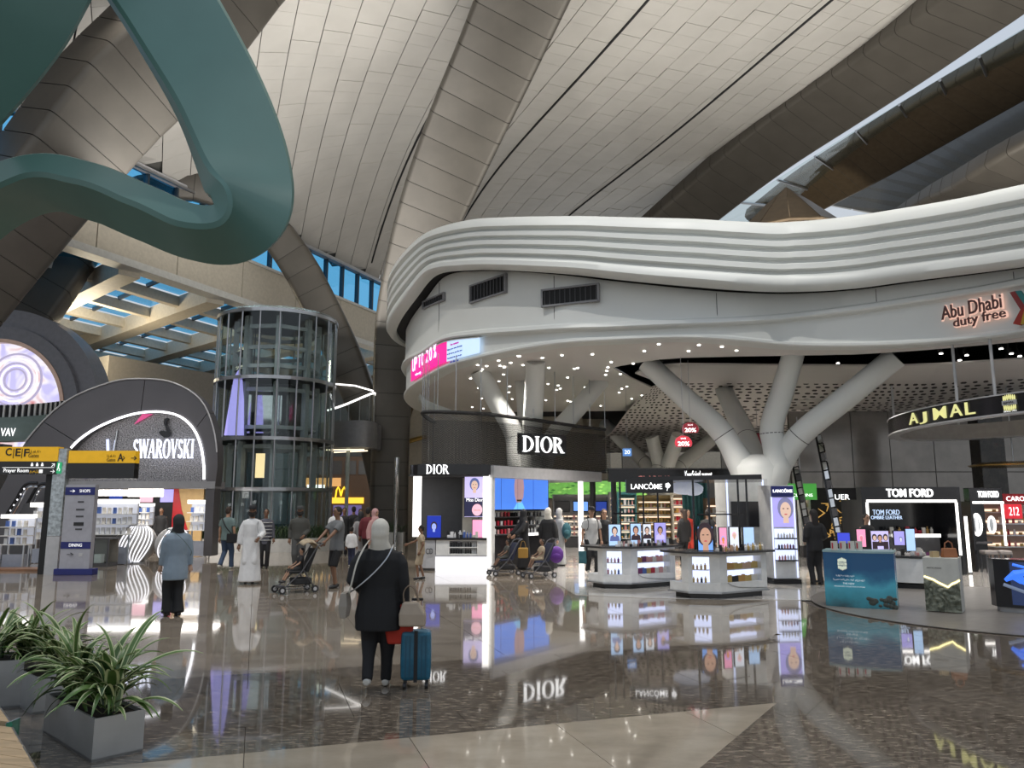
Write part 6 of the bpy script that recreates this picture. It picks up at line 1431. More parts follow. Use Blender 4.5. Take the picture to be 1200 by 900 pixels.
# jewellery brand wall with golden picture
bv = thing('gold_picture_wall', 'dark shop wall with golden abstract picture and white letters UER', 'shop wall', (Xp(975, 27), 27, .008))
MB().bx(-.75, 1.0, 0, .3, 0, P(975, 572, 27).z).build('wall', M['matblack'], bv); text('UER', bv, (Xp(988, 26.9) - bv.location.x, -.04, P(988, 583, 26.9).z), 17 / F * 27, 6 / F * 27, M['letter'], ext=.01)
rr = random.Random(9)
for k in range(26):
    x, z = rr.uniform(-.65, .9), rr.uniform(P(975, 632, 27).z, P(975, 592, 27).z); a_ = rr.uniform(0, 6.28); l = rr.uniform(.1, .3)
    MB().tube([(x, -.03, z), (x + l * cos(a_), -.05, z + l * sin(a_)), (x + l * 1.2 * cos(a_ + .9), -.03, z + l * 1.2 * sin(a_ + .9))], [.015, .04, .01], 5).build('golden_brushstroke', glow('gold_stroke', (.65, .38, .10), .7), bv)
# ================================================================== HANGING RING SIGN
RC = Vector((13.35, 20.0, 0)); RA, RB = 2.62, 4.8; z0 = P(1200, 472, 15.2).z; z1 = P(1200, 444, 15.2).z; H = z1 - z0
rg = thing('ring_sign', 'large hanging black oval ring sign with gold AJMAL letters', 'sign', (RC.x, RC.y, z0))
NR = 72
def ov(f, d=0.0, z=0.0):
    c, s_ = cos(f), sin(f); n = Vector((c / RA, s_ / RB, 0)).normalized(); return Vector((RA * c, RB * s_, z)) + n * d
def ringm(d0, d1, za, zb_): return MB().loft([[ov(f, d0, za), ov(f, d1, za), ov(f, d1, zb_), ov(f, d0, zb_)] for f in [2 * pi * k / NR for k in range(NR + 1)]], caps=False)
ringm(-.02, 0, .02, H).build('outer_band', M['black'], rg, smooth='auto'); ringm(-.28, -.25, .02, H).build('inner_band', mat('taupe_inner', (.34, .32, .295), .5), rg, smooth='auto'); ringm(-.28, .02, 0, .04).build('lower_rim', M['lgrey'], rg, smooth='auto'); ringm(-.03, .02, H - .03, H).build('top_rim', M['lgrey'], rg, smooth='auto')
gl_ = glow('gold_letter', (.72, .70, .30), .9)
def ring_f(px): return min((pi + .05 + k * .004 for k in range(400)), key=lambda f: abs(proj(ov(f, 0, .2) + Vector((RC.x, RC.y, z0)))[0] - px))
def tang(f): t = Vector((-RA * sin(f), RB * cos(f), 0)); return atan2(t.y, t.x)
f_ = ring_f(1137)
for ch, wd, adv in (('L', .29, .42), ('A', .42, .58), ('M', .50, .62), ('J', .34, .60), ('A', .5, .5)):
    text(ch, rg, ov(f_, .02, H * .5), wd, H * .62, gl_, (pi / 2, 0, tang(f_)), .012, 'letter', bold=.004)
    f_ -= adv / Vector((RA * sin(f_), RB * cos(f_), 0)).length
f_ = ring_f(1184); q = ov(f_, .03); tt_ = Vector((cos(tang(f_)), sin(tang(f_)), 0))
for k in range(7):
    e_ = (k - 3) / 3
    for sg_ in (1, -1): MB().ell(q + tt_ * e_ * .13 + Vector((0, 0, H * .54 + sg_ * (H * .27 - .03 * abs(e_)))), (.017, .017, .07), 8, 6).build('crest_petal', gl_, rg)
MB().box(q + Vector((0, 0, H * .54)), (.34, .03, H * .22), tang(f_)).build('crest_band', M['lgrey'], rg); text('AJMAL', rg, ov(f_, .06, H * .54), .26, .055, M['black'], (pi / 2, 0, tang(f_)), .004); text('SINCE 1951', rg, ov(f_, .03, H * .14), .3, .035, wtx, (pi / 2, 0, tang(f_)), .003)
for px in (1118, 1163): f_ = ring_f(px); MB().tube([ov(f_, -.12, H), ov(f_, -.12, 6.2 - z0)], .035, 8).build('suspension_rod', M['lgrey'], rg)
for f_ in (.3, 1.2, 2.2): MB().tube([ov(f_, -.12, H), ov(f_, -.12, 5.5 - z0)], .035, 8).build('suspension_rod', M['lgrey'], rg)

# ================================================================== SHOP INTERIOR BEHIND THE KIOSKS
gb = thing('green_video_banner', 'long lit banner of green leaves high on the shop back wall', 'screen', P(700, 574, 36))
MB().bx(-3.2, 2.2, 0, .15, -.42, .45).build('case', M['black'], gb); MB().bx(-3.15, 2.15, -.02, 0, -.38, .41).build('picture', mat('leaf_picture', (.05, .15, .03), .5, emit=(.16, .42, .08), estr=.9, noise=(5, .5)), gb)
rr = random.Random(4)
for k in range(60):
    x, z = rr.uniform(-3.1, 2.1), rr.uniform(-.34, .36); MB().prism_y([(x, z), (x + .12, z + .05), (x + .24, z), (x + .12, z - .05)], -.026, -.02).build('pictured_leaf', glow('leaf_print_light', (.35, .65, .15), .8) if k % 2 else glow('leaf_print_dark', (.05, .22, .04), .6), gb)
def wall_shelf(label, px0, px1, y0, y1, Y, body, cols, rows=4, screens=0, lit=True):
    x0, x1 = Xp(px0, Y), Xp(px1, Y); w = x1 - x0; o = thing('wall_shelf', label, 'shelf unit', ((x0 + x1) / 2, Y, .008)); zt_ = P(px0, y0, Y).z
    MB().bx(-w / 2, w / 2, .3, .4, 0, zt_).build('back_panel', body, o); MB().bx(-w / 2, w / 2, 0, .4, zt_, zt_ + .12).build('top', body, o); MB().bx(-w / 2, w / 2, 0, .4, 0, .4).build('base', M['dark'], o)
    for x in (-w / 2, w / 2 - .05): MB().bx(x, x + .05, 0, .4, .4, zt_).build('side', body, o)
    zz0 = .45; zz1 = zt_ - (.75 if screens else .1)
    for k in range(rows):
        z = zz0 + (zz1 - zz0) * k / rows; MB().bx(-w / 2 + .05, w / 2 - .05, .02, .3, z, z + .03).build('shelf', M['white'], o)
        if lit: MB().bx(-w / 2 + .05, w / 2 - .05, .27, .3, z + (zz1 - zz0) / rows - .09, z + (zz1 - zz0) / rows - .04).build('shelf_light', glow('warm_shelf', (1, .75, .55), 1.3), o)
        products(o, -w / 2 + .08, w / 2 - .08, .12, z + .03, max(4, int(w / .16)), cols, 'product on the %s row of the %s' % (ROWS[k], short(label, 8)), 'products on ' + short(label, 6), 9, 'boxed_product', 'product', 1.5, jit=1)
    for k in range(screens):
        x = -w / 2 + w * (k + .5) / screens; MB().bx(x - w / screens * .42, x + w / screens * .42, .22, .28, zt_ - .62, zt_ - .15).build('screen_case', M['black'], o); MB().bx(x - w / screens * .38, x + w / screens * .38, .21, .22, zt_ - .58, zt_ - .19).build('screen', [M['dark'], bgc['blue'], bgc['deep']][k % 3], o)
    return o
wall_shelf('grey wall shelf with three screens under the green banner', 648, 714, 583, 660, 33.5, M['grey'], ['pearl', 'white', 'black', 'rose'], 4, 3)
wall_shelf('white striped shelf right of the three screens', 714, 722, 580, 660, 34, M['offwhite'], ['black', 'white'], 6)
wall_shelf('teal fronted shelf behind the left kiosk', 724, 746, 580, 660, 31, mat('teal_front', (.04, .16, .17), .4), ['white', 'rose', 'pearl', 'amber'], 5)
wall_shelf('warm golden shelf wall behind the LANCÔME sign', 747, 788, 584, 660, 32, mat('gold_lattice', (.30, .22, .10), .4, .3), ['gold', 'amber', 'pearl', 'rose', 'gold'], 5)
wall_shelf('red and amber shelf right of the golden shelf wall', 788, 803, 580, 655, 31.5, M['cream'], ['red', 'amber', 'rose'], 5)
wall_shelf('brown shelf wall with orange lights behind the right kiosk', 827, 852, 588, 650, 28, mat('brown_wall', (.22, .14, .08), .5), ['rose', 'amber', 'pearl'], 4)
wall_shelf('shop shelf seen between the lit column and the mirrored strut', 938, 950, 582, 655, 27, M['offwhite'], ['gold', 'white', 'amber', 'black'], 5)
gpn = thing('green_sign_box', 'green lit sign box over the shelf left of the mirrored struts', 'sign', P(940, 577, 26.5)); MB().bx(-.5, .5, 0, .2, -.25, .3).build('box', glow('green_box', (.06, .32, .05), .9), gpn); MB().tube([(0, .1, .3), (0, .1, 2.6)], .02, 5).build('hanger', M['steel'], gpn); text('CLARINS', gpn, (0, -.01, -.1), .7, .1, M['letter'], ext=.003)
tc_ = thing('teal_curtain_wall', 'plain teal curtain wall between the shelves behind the kiosks', 'partition', (Xp(815, 29), 29, .008))
for k in range(7): MB().tube([(-.42 + k * .14, .02 * (k % 2), 0), (-.42 + k * .14, .02 * (k % 2), 2.6)], .075, 8).build('curtain_fold', mat('teal_curtain', (.05, .20, .20), .6), tc_)
sm = thing('moulded_panel', 'pale crumpled cloud-shaped light panel hanging beside the LANCÔME sign', 'lamp', P(803, 572, 19)); MB().ell((0, 0, 0), (.45, .3, .16), 16, 8).ell((.18, -.05, -.05), (.25, .2, .14), 12, 6).build('shade', mat('paper_white', (.65, .68, .72), .7, emit=(.6, .65, .8), estr=.35), sm, smooth=True); MB().tube([(0, 0, .1), (0, 0, .42)], .01, 5).build('cord', M['steel'], sm)
# round sale discs
for px, py_, lab in ((809, 503, 'upper red hanging round sale sign reading 20%'), (801, 519, 'lower red hanging round sale sign reading 20%')):
    q = P(px, py_, 23.2 if py_ < 510 else 22.6); o = thing('sale_sign', lab, 'sign', q, 0, 'red sale signs'); R = 10 / F * 23
    MB().prism_y([(R * cos(a), R * .85 * sin(a)) for a in [(-.18 + k / 20 * 1.36) * pi for k in range(21)]], 0, .03).build('board', mat('sale_red', (.30, .015, .03), .4), o)
    text('20%', o, (0, -.006, -.03), R * 1.35, R * .5, M['letter'], ext=.003, bold=.02); text('SAVE', o, (0, -.006, R * .5), R * .6, R * .16, M['letter'], ext=.003)
    MB().tube([(0, .015, R * .85), (0, .015, 6.2 - q.z)], .008, 5).build('cord', M['steel'], o)
q = P(888, 515, 30); o = thing('sale_sign', 'distant red sale sign half hidden behind a white branch', 'sign', q, 0, 'red sale signs'); MB().disc((0, 0, 0), .3, .25, t=.03).build('board', mat('sale_red', (.3, .015, .03), .4), o); MB().tube([(0, .015, .25), (0, .015, 6 - q.z)], .008, 5).build('cord', M['steel'], o)
q = P(735, 530, 28); o = thing('hanging_price_sign', 'small blue square sign hanging left of the red sale signs', 'sign', q); MB().bx(-.16, .16, 0, .03, -.14, .14).build('board', glow('blue_sign', (.15, .35, .8), .7), o); text('20', o, (0, -.006, 0), .2, .14, M['letter'], ext=.002); MB().tube([(0, .015, .14), (0, .015, 6.2 - q.z)], .008, 5).build('cord', M['steel'], o)
# ================================================================== PEOPLE
SK = {k: mat('skin_' + k, c, .5) for k, c in dict(light=(.50, .32, .23), tan=(.38, .22, .14), brown=(.20, .105, .062), dark=(.10, .05, .03)).items()}
CL = {k: mat('cloth_' + k, c, .8, noise=(14, .035)) for k, c in dict(black=(.009, .009, .010), charcoal=(.022, .022, .024), white=(.66, .66, .66), cream=(.58, .55, .48), ltblue=(.22, .28, .34), sage=(.12, .17, .165), jeans=(.035, .06, .11), grey=(.13, .135, .14), dkgrey=(.065, .067, .065), olive=(.055, .055, .048), maroon=(.11, .012, .018), pink=(.42, .24, .23), beige=(.36, .29, .20), greyrobe=(.26, .25, .25), teal=(.02, .09, .11), purple=(.09, .02, .20), red=(.42, .03, .015), navy=(.015, .02, .05), hair=(.012, .009, .008), brownhair=(.03, .018, .012), mustard=(.30, .17, .03), palegrey=(.42, .42, .41), check=(.09, .09, .11)).items()}
M['shoe_w'] = mat('shoe_white', (.55, .53, .48), .6); M['shoe_b'] = mat('shoe_black', (.012, .012, .013), .4)
def blob(name, m, parent, chains, ells=(), vox=.016, sm=4):
    mb = MB()
    for pts, rr in chains: mb.tube(pts, rr, 12)
    for c, r in ells: mb.ell(c, r, 14, 9)
    o = mb.build(name, m, parent, smooth=True)
    r_ = o.modifiers.new('surface', 'REMESH'); r_.mode = 'VOXEL'; r_.voxel_size = vox; r_.use_smooth_shade = True
    s_ = o.modifiers.new('smooth', 'SMOOTH'); s_.iterations = sm; s_.factor = .5
    return o
def ik(a, b, l1, l2, hint):
    a, b = Vector(a), Vector(b); d = b - a; L = min(d.length, (l1 + l2) * .999); u = d.normalized()
    b = a + u * L; x = (l1 * l1 - l2 * l2 + L * L) / (2 * L); hgt = sqrt(max(l1 * l1 - x * x, 0)); h = Vector(hint); h = (h - u * h.dot(u)).normalized()
    return a + u * x + h * hgt, b
def hand(parent, w, d, m, s, grip=.5, side=1):
    """palm with five separate curled fingers; w wrist, d pointing direction"""
    d = Vector(d).normalized(); n = Vector((side, 0, 0)); n = (n - d * n.dot(d)).normalized(); b = d.cross(n).normalized()   # n: away from body (back of hand)
    mb = MB(); w = Vector(w)
    mb.tube([w - d * .01 * s, w + d * .035 * s, w + d * .085 * s, w + d * .098 * s], [(.024 * s, .028 * s), (.019 * s, .038 * s), (.017 * s, .042 * s), (.008 * s, .030 * s)], 10)
    for k, (l, off) in enumerate(((.070, -.030), (.080, -.010), (.075, .011), (.058, .030))):
        r0 = w + d * .085 * s + b * off * s; c = -n * grip
        p1 = r0 + (d * (1 - grip * .3) + c * .3).normalized() * l * .45 * s; p2 = p1 + (d * (1 - grip) + c * 1.0).normalized() * l * .32 * s; p3 = p2 + (d * (.6 - grip) + c * 1.3).normalized() * l * .25 * s
        mb.tube([r0, p1, p2, p3], [.0095 * s, .009 * s, .008 * s, .006 * s], 6)
    t0 = w + d * .03 * s - b * .034 * s; t1 = t0 + (d * .7 - b * .6 - n * .2).normalized() * .04 * s; t2 = t1 + (d * .9 - n * grip * .6).normalized() * .03 * s
    mb.tube([t0, t1, t2], [.012 * s, .0105 * s, .008 * s], 6)
    return mb.build('hand', m, parent, smooth=True)
def person(label, px, py, H, rz, skin='tan', top=None, bottom=None, head=None, shoes='b', step=0.0, arms=None, wide=1.0, sit=None, group=None, xy=None, face=True, vox=.017, head_turn=0.0, beard=None, base_z=0.0):
    loc = Vector((xy[0], xy[1], base_z)) if xy else G(px, py)
    if not xy: loc.z = base_z
    o = thing('person', label, 'person', loc, rz, group); s = H / 1.75; W = wide; sm_ = SK[skin]
    V = lambda x, y, z: Vector((x * s, y * s, z * s))
    hz = .90 if not sit else sit['hip']; hy = 0 if not sit else sit.get('y', 0); ln = 0 if not sit else sit.get('lean', 0)
    T = lambda x, y, z: V(x, y + hy + ln * (z), hz + z)          # torso frame
    head_c = T(0, -.015, .725); neck = T(0, .005, .56); chest = T(0, 0, .40)
    sh = {k: T(k * .165 * W, 0, .495) for k in (-1, 1)}; hip = {k: T(k * .085 * min(W, 1.08), 0, 0) for k in (-1, 1)}
    if sit: ank = {k: V(k * .09, sit['ay'], sit['az']) for k in (-1, 1)}
    else: ank = {1: V(.075, -step, .085), -1: V(-.075, step, .085)}
    if not sit and abs(step) > .12:
        bk = 1 if step < 0 else -1; ank[bk].z += .06 * s
    if arms is None: arms = {1: (.24 * W, -.02, .86), -1: (-.24 * W, -.02, .86)}
    el, wr, kn = {}, {}, {}
    for k in (-1, 1):
        el[k], wr[k] = ik(sh[k], V(*arms[k]), .29 * s, .255 * s, (k * .35, .8, -.3))
        kn[k], ank[k] = ik(hip[k], ank[k], .425 * s, .41 * s, (k * .1, -1, .15 if sit else 0))
    # head in its own turned frame
    ct, st_ = cos(head_turn), sin(head_turn)
    Hd = lambda x, y, z: head_c + Vector((ct * x - st_ * y, st_ * x + ct * y, z)) * s
    bare_arm = top and top[1] in ('tee', 'vest'); bare_leg = (bottom and bottom[1] in ('shorts', 'none')) or bottom is None
    ch = [([neck - V(0, 0, .06), neck, head_c - V(0, 0, .03)], [.062 * s, .054 * s, .056 * s]),
          ([T(0, 0, -.02), T(0, 0, .12), chest, T(0, 0, .53)], [(.09 * s, .13 * W * s), (.085 * s, .12 * W * s), (.095 * s, .14 * W * s), (.05 * s, .10 * W * s)])]
    for k in (-1, 1):
        ch.append(([sh[k], el[k], wr[k]], [.045 * s, .04 * s, .027 * s])); ch.append(([hip[k], kn[k], ank[k]], [.08 * s, .052 * s, .038 * s]))
    es = [(Hd(0, .0, .02), (.076 * s, .095 * s, .10 * s)), (Hd(0, -.022, -.05), (.055 * s, .065 * s, .062 * s)), (Hd(0, -.098, -.015), (.013 * s, .018 * s, .022 * s)), (Hd(.078, .01, -.01), (.01 * s, .02 * s, .028 * s)), (Hd(-.078, .01, -.01), (.01 * s, .02 * s, .028 * s))]
    blob('body', sm_, o, ch, es, vox * .85, 3)
    for k in (-1, 1): hand(o, wr[k], (wr[k] - el[k]), sm_, s, .55, k)
    if face:
        for k in (-1, 1):
            MB().ell(Hd(k * .032, -.088, .012), (.013 * s, .008 * s, .008 * s), 8, 5).build('eye', M['shoe_b'], o); MB().tube([Hd(k * .015, -.094, .034), Hd(k * .05, -.082, .036)], .005 * s, 5).build('eyebrow', CL['hair'], o)
        MB().ell(Hd(0, -.085, -.062), (.024 * s, .008 * s, .007 * s), 8, 5).build('mouth', mat('lips', (.30, .10, .09), .4), o)
    if beard: blob('beard', CL['hair'], o, [], [(Hd(0, -.04, -.075), (.078 * s, .078 * s, .068 * s)), (Hd(.062, -.02, -.045), (.03 * s, .05 * s, .055 * s)), (Hd(-.062, -.02, -.045), (.03 * s, .05 * s, .055 * s))], .014)
    tm = CL[top[0]] if top else None
    if top:
        kind = top[1]; hem = top[2] if len(top) > 2 else -.06
        tc_ = [T(0, 0, hem), T(0, 0, 0), T(0, 0, .14), T(0, 0, .30), T(0, 0, .43), T(0, .0, .51), T(0, .005, .555)]
        tr = [(.135, .185), (.13, .178), (.118, .165), (.128, .18), (.125, .195), (.095, .185), (.06, .085)]
        if kind == 'robe':
            zb = .05 / 1.0 - hz; tc_ = [T(0, step * 0, zb), T(0, 0, zb * .6)] + tc_[1:]; tr = [(.20 + abs(step) * .5, .25), (.165 + abs(step) * .3, .215)] + tr[1:]
        if kind == 'longshirt': tr[0] = (.15, .195); tr[5] = (.092, .172); tc_.insert(1, T(0, 0, hem * .5)); tr.insert(1, (.145, .20))
        chs = [(tc_, [(a * s * (1 + (W - 1) * .6), b * s * W) for a, b in tr])]
        for k in (-1, 1):
            ex = 1.35 if kind == 'robe' else 1.0
            if kind == 'tee': e2 = sh[k].lerp(el[k], .72); chs.append(([sh[k] - V(k * .03, 0, 0), sh[k].lerp(el[k], .3), e2], [.064 * s, .068 * s * W, .068 * s * W]))
            elif kind == 'vest': pass
            else: chs.append(([sh[k] - V(k * .03, 0, 0), sh[k].lerp(el[k], .4), el[k], wr[k] - (wr[k] - el[k]) * .06], [.062 * s, .064 * s * W, .058 * s * W * ex, .046 * s * ex]))
        blob(top[3] if len(top) > 3 else {'tee': 'shirt', 'long': 'shirt', 'robe': 'robe', 'longshirt': 'long_shirt', 'vest': 'vest', 'jacket': 'jacket'}[kind], tm, o, chs, (), vox)
    if bottom:
        bm_ = CL[bottom[0]]; kind = bottom[1]; chs = [([T(0, 0, .10), T(0, 0, .02), T(0, 0, -.08)], [(.112 * s, .155 * s * W), (.122 * s, .168 * s * W), (.11 * s, .165 * s * W)])]
        for k in (-1, 1):
            if kind == 'shorts': chs.append(([hip[k], hip[k].lerp(kn[k], .5), kn[k] + (kn[k] - hip[k]) * .06], [.098 * s, .092 * s, .085 * s]))
            else:
                e = .105 if kind == 'flare' else .058 if kind == 'slim' else .07
                chs.append(([hip[k], kn[k], kn[k].lerp(ank[k], .5), ank[k] - V(0, 0, .03)], [.098 * s * W, .075 * s * W, (.08 if kind == 'flare' else .065) * s, e * s]))
        blob('trousers' if kind != 'shorts' else 'shorts', bm_, o, chs, (), vox)
    sm2 = M['shoe_w'] if shoes == 'w' else M['shoe_b']
    for k in (-1, 1):
        a = ank[k]; blob('shoe', sm2, o, [([a + V(0, .06, -.045), a + V(0, 0, -.04), a + V(0, -.09, -.052), a + V(0, -.155, -.058)], [(.036 * s, .034 * s), (.045 * s, .04 * s), (.03 * s, .043 * s), (.018 * s, .03 * s)])], (), vox * .8, 2)
    if head:
        hm = CL[head[1]]
        if head[0] == 'hair': blob('hair', hm, o, [], [(Hd(0, .018, .035), (.086 * s, .098 * s, .10 * s)), (Hd(0, .05, -.01), (.078 * s, .06 * s, .075 * s))], .014)
        elif head[0] == 'longhair': blob('hair', hm, o, [([Hd(0, .06, .05), Hd(0, .085, -.08), Hd(0, .10, -.26), Hd(0, .11, -.40)], [(.06 * s, .09 * s), (.05 * s, .088 * s), (.035 * s, .075 * s), (.015 * s, .035 * s)])], [(Hd(0, .018, .035), (.088 * s, .10 * s, .10 * s))], .015)
        elif head[0] == 'hijab': blob('headscarf', hm, o, [([Hd(0, .03, .02), Hd(0, .03, -.10), Hd(0, .0, -.17), Hd(0, .0, -.245)], [(.10 * s, .098 * s), (.092 * s, .095 * s), (.105 * s, .125 * s), (.10 * s, .15 * s)])], [(Hd(0, .022, .028), (.10 * s, .112 * s, .118 * s)), (Hd(0, .05, -.02), (.095 * s, .09 * s, .10 * s)), (Hd(0, -.02, -.13), (.07 * s, .07 * s, .045 * s))], .014)
        elif head[0] == 'niqab': blob('headscarf', hm, o, [([Hd(0, .0, .05), Hd(0, .01, -.10), Hd(0, .0, -.20), Hd(0, .02, -.42)], [(.11 * s, .098 * s), (.112 * s, .105 * s), (.13 * s, .15 * s), (.14 * s, .22 * s)])], [(Hd(0, .01, .028), (.10 * s, .112 * s, .115 * s))], .016)
        elif head[0] == 'cap':
            blob('hair', CL['hair'], o, [], [(Hd(0, .03, .0), (.083 * s, .085 * s, .085 * s))], .014)
            c = MB(); c.lathe([(.084 * s, 0), (.088 * s, .02 * s), (.09 * s, .07 * s), (.08 * s, .09 * s), (.0, .098 * s)], 16, Hd(0, .0, .04)); c.build('cap', hm, o, smooth='auto')
            MB().prism([(Hd(cos(a) * .085, -.06 - abs(sin(a)) * .10, 0).x, Hd(cos(a) * .085, -.06 - abs(sin(a)) * .10, 0).y) for a in [pi * k / 8 for k in range(9)]], Hd(0, 0, .045).z, Hd(0, 0, .055).z).build('cap_peak', hm, o)
    return o, dict(sh=sh, el=el, wr=wr, hip=hip, ank=ank, kn=kn, s=s, T=T, neck=neck, head=head_c)
def W_(o, p): return wp(o, *p)
def strap(parent, pts, w, t, m, name='strap', world=False):
    return MB().tube(catmull(pts, 16), [(t, w)] * 16, 8).build(name, m, parent, world=world, smooth=True)

# ---- 1 the woman walking away with the suitcase
wm, J = person('woman in black with cream headscarf walking away and pulling a teal suitcase', 441, 807, 1.68, pi, 'light', ('black', 'longshirt', -.30, 'black_top'), ('black', 'slim'), ('hijab', 'cream'), 'w', -.14,
               {1: (.20, -.12, .98), -1: (-.29, -.02, .84)}, 1.26, vox=.012)
s = J['s']
cb = thing('crossbody_bag', 'small grey-beige crossbody bag on a wide cream strap, worn by the woman in black', 'bag', W_(wm, (.34, .02, .92)), pi)
MB().loft([[(-.03, -.10, -.22), (.03, -.10, -.22), (.03, .10, -.22), (-.03, .10, -.22)], [(-.045, -.11, -.1), (.045, -.11, -.1), (.045, .11, -.1), (-.045, .11, -.1)], [(-.03, -.10, .03), (.03, -.10, .03), (.03, .10, .03), (-.03, .10, .03)]]).build('bag_body', mat('bag_greige', (.30, .27, .23), .5), cb, bevel=.01)
cw_ = lambda x, y, z: W_(wm, (x, y, z))
strap(cb, [cw_(.29, .08, .94), cw_(.24, .185, 1.08), cw_(.20, .19, 1.25), cw_(.14, .15, 1.40), cw_(.11, .03, 1.47)], .030, .004, CL['cream'], 'wide_strap', True)
strap(cb, [cw_(.29, .08, .95), cw_(.18, .195, 1.02), cw_(.02, .195, 1.16), cw_(-.10, .175, 1.30), cw_(-.15, .06, 1.43)], .009, .006, M['steel'], 'chain_strap', True)
tb = thing('tote_bag', 'beige leather tote bag hanging from her right hand above the suitcase', 'bag', W_(wm, (-.36, .06, .62)), pi)
MB().loft([[(-.13, -.07, 0), (.13, -.07, 0), (.13, .07, 0), (-.13, .07, 0)], [(-.135, -.065, .12), (.135, -.065, .12), (.135, .065, .12), (-.135, .065, .12)], [(-.06, -.04, .24), (.10, -.04, .24), (.10, .04, .24), (-.06, .04, .24)]]).build('bag_body', mat('bag_beige', (.36, .29, .22), .5), tb, bevel=.02)
for y in (-.03, .03): MB().tube(catmull([(-.06, y, .24), (-.02, y, .36), (.04, y, .40), (.09, y, .34), (.09, y, .24)], 12), .007, 6).build('handle', mat('bag_beige_dark', (.18, .13, .09), .5), tb)
rb_ = thing('red_bag', 'red shopping bag held behind the beige tote', 'bag', W_(wm, (-.20, -.04, .43)), pi)
MB().loft([[(-.14, -.05, 0), (.10, -.05, 0), (.10, .05, 0), (-.14, .05, 0)], [(-.16, -.06, .2), (.14, -.06, .2), (.14, .06, .2), (-.16, .06, .2)], [(-.10, -.04, .40), (.10, -.04, .40), (.10, .04, .40), (-.10, .04, .40)]]).build('bag_body', CL['red'], rb_, bevel=.02)
MB().tube(catmull([(-.06, 0, .39), (-.03, 0, .46), (.03, 0, .46), (.06, 0, .39)], 10), .006, 6).build('handle', CL['red'], rb_)
g = G(487, 805); sc2 = thing('suitcase', 'upright teal-blue cabin suitcase rolling beside the woman in black', 'suitcase', g, pi + .08)
tealm = mat('suitcase_teal', (.012, .115, .19), .35, noise=(30, .08))
MB().loft([[(-.15, -.11, .08), (.15, -.11, .08), (.15, .11, .08), (-.15, .11, .08)], [(-.155, -.12, .3), (.155, -.12, .3), (.155, .12, .3), (-.155, .12, .3)], [(-.15, -.11, .56), (.15, -.11, .56), (.15, .11, .56), (-.15, .11, .56)]]).build('shell', tealm, sc2, bevel=.035)
MB().bx(-.018, .018, .118, .13, .07, .57).build('zip_band', M['matblack'], sc2)
for x in (-.10, -.06, .06, .10): MB().bx(x - .006, x + .006, .116, .126, .12, .52).build('shell_groove', mat('suitcase_dark', (.008, .075, .13), .4), sc2)
for x in (-.11, .11):
    for y in (-.08, .08):
        w_o = MB().bx(x - .012, x + .012, y - .015, y + .015, .04, .085).build('caster', M['matblack'], sc2)
        MB().tube([(x - .016, y, .03), (x + .016, y, .03)], .03, 12).build('wheel', M['shoe_b'], w_o)
for x in (-.05, .05): MB().tube([(x, -.06, .55), (x, -.06, .86)], .009, 6).build('handle_tube', M['steel'], sc2)
MB().tube([(-.06, -.06, .86), (.06, -.06, .86)], .014, 8).build('handle_grip', M['matblack'], sc2)
# ---- 2 woman in pale blue shirt
w2, J2 = person('woman in pale blue long shirt and dark headscarf standing with her back turned', 202, 722, 1.66, pi + .75, 'light', ('ltblue', 'longshirt', -.28), ('black', 'flare'), ('hijab', 'charcoal'), 'b', .05, {1: (.22, -.10, .84), -1: (-.25, .02, .84)}, 1.12, vox=.014)
strap(w2, [(.15, -.10, 1.44), (.02, .17, 1.30), (-.16, .20, 1.08), (-.2, .1, .98)], .006, .004, CL['sage'])
# ---- 3 man in sage shirt with jeans
w3, J3 = person('man in sage green shirt and jeans walking away with a black shoulder bag', 264, 667, 1.76, pi - .25, 'tan', ('sage', 'tee', -.10), ('jeans', 'trousers'), ('hair', 'brownhair'), 'w', -.16, None, 1.05)
bg3 = thing('shoulder_bag', 'black shoulder bag on the man in the sage shirt', 'bag', W_(w3, (-.20, .05, .86)), pi); MB().bx(-.15, .15, -.05, .05, -.12, .14).build('bag_body', CL['black'], bg3, bevel=.02)
strap(bg3, [W_(w3, (-.2, .1, 1.0)), W_(w3, (-.05, .17, 1.2)), W_(w3, (.12, .10, 1.43)), W_(w3, (.13, .0, 1.46))], .015, .004, CL['black'], 'strap', True)
# ---- 4 man in white robe
w4, J4 = person('bearded man in a long white robe and dark cap facing us', 292, 684, 1.80, .15, 'brown', ('white', 'robe'), ('white', 'trousers'), ('cap', 'charcoal'), 'b', .0, {1: (.20, -.26, 1.02), -1: (-.26, -.02, .86)}, 1.05, beard=1)
strap(w4, [(.14, .08, 1.46), (.15, -.13, 1.38), (.16, -.15, 1.22), (.19, -.02, 1.1)], .016, .004, CL['black'], 'bag_strap')
# ---- 5 checked shirt
w5, J5 = person('person in checked shirt and black trousers half hidden behind the white robe', 309, 666, 1.70, .3, 'brown', ('check', 'long', -.2), ('black', 'trousers'), ('hair', 'hair'), 'b', .03)
for z in (.80, .90, 1.0, 1.1, 1.2, 1.3): MB().tube([(.185 * cos(a), .14 * sin(a), z) for a in [2 * pi * k / 20 for k in range(21)]], .012, 5).build('check_stripe', CL['palegrey'], w5)
# ---- 6 security guard
person('guard in grey uniform and cap standing beside the stroller', 349, 672, 1.78, .1, 'brown', ('olive', 'long', -.02), ('dkgrey', 'trousers'), ('cap', 'dkgrey'), 'b', .0, {1: (.14, -.17, .98), -1: (-.25, .0, .88)}, 1.12, beard=1)
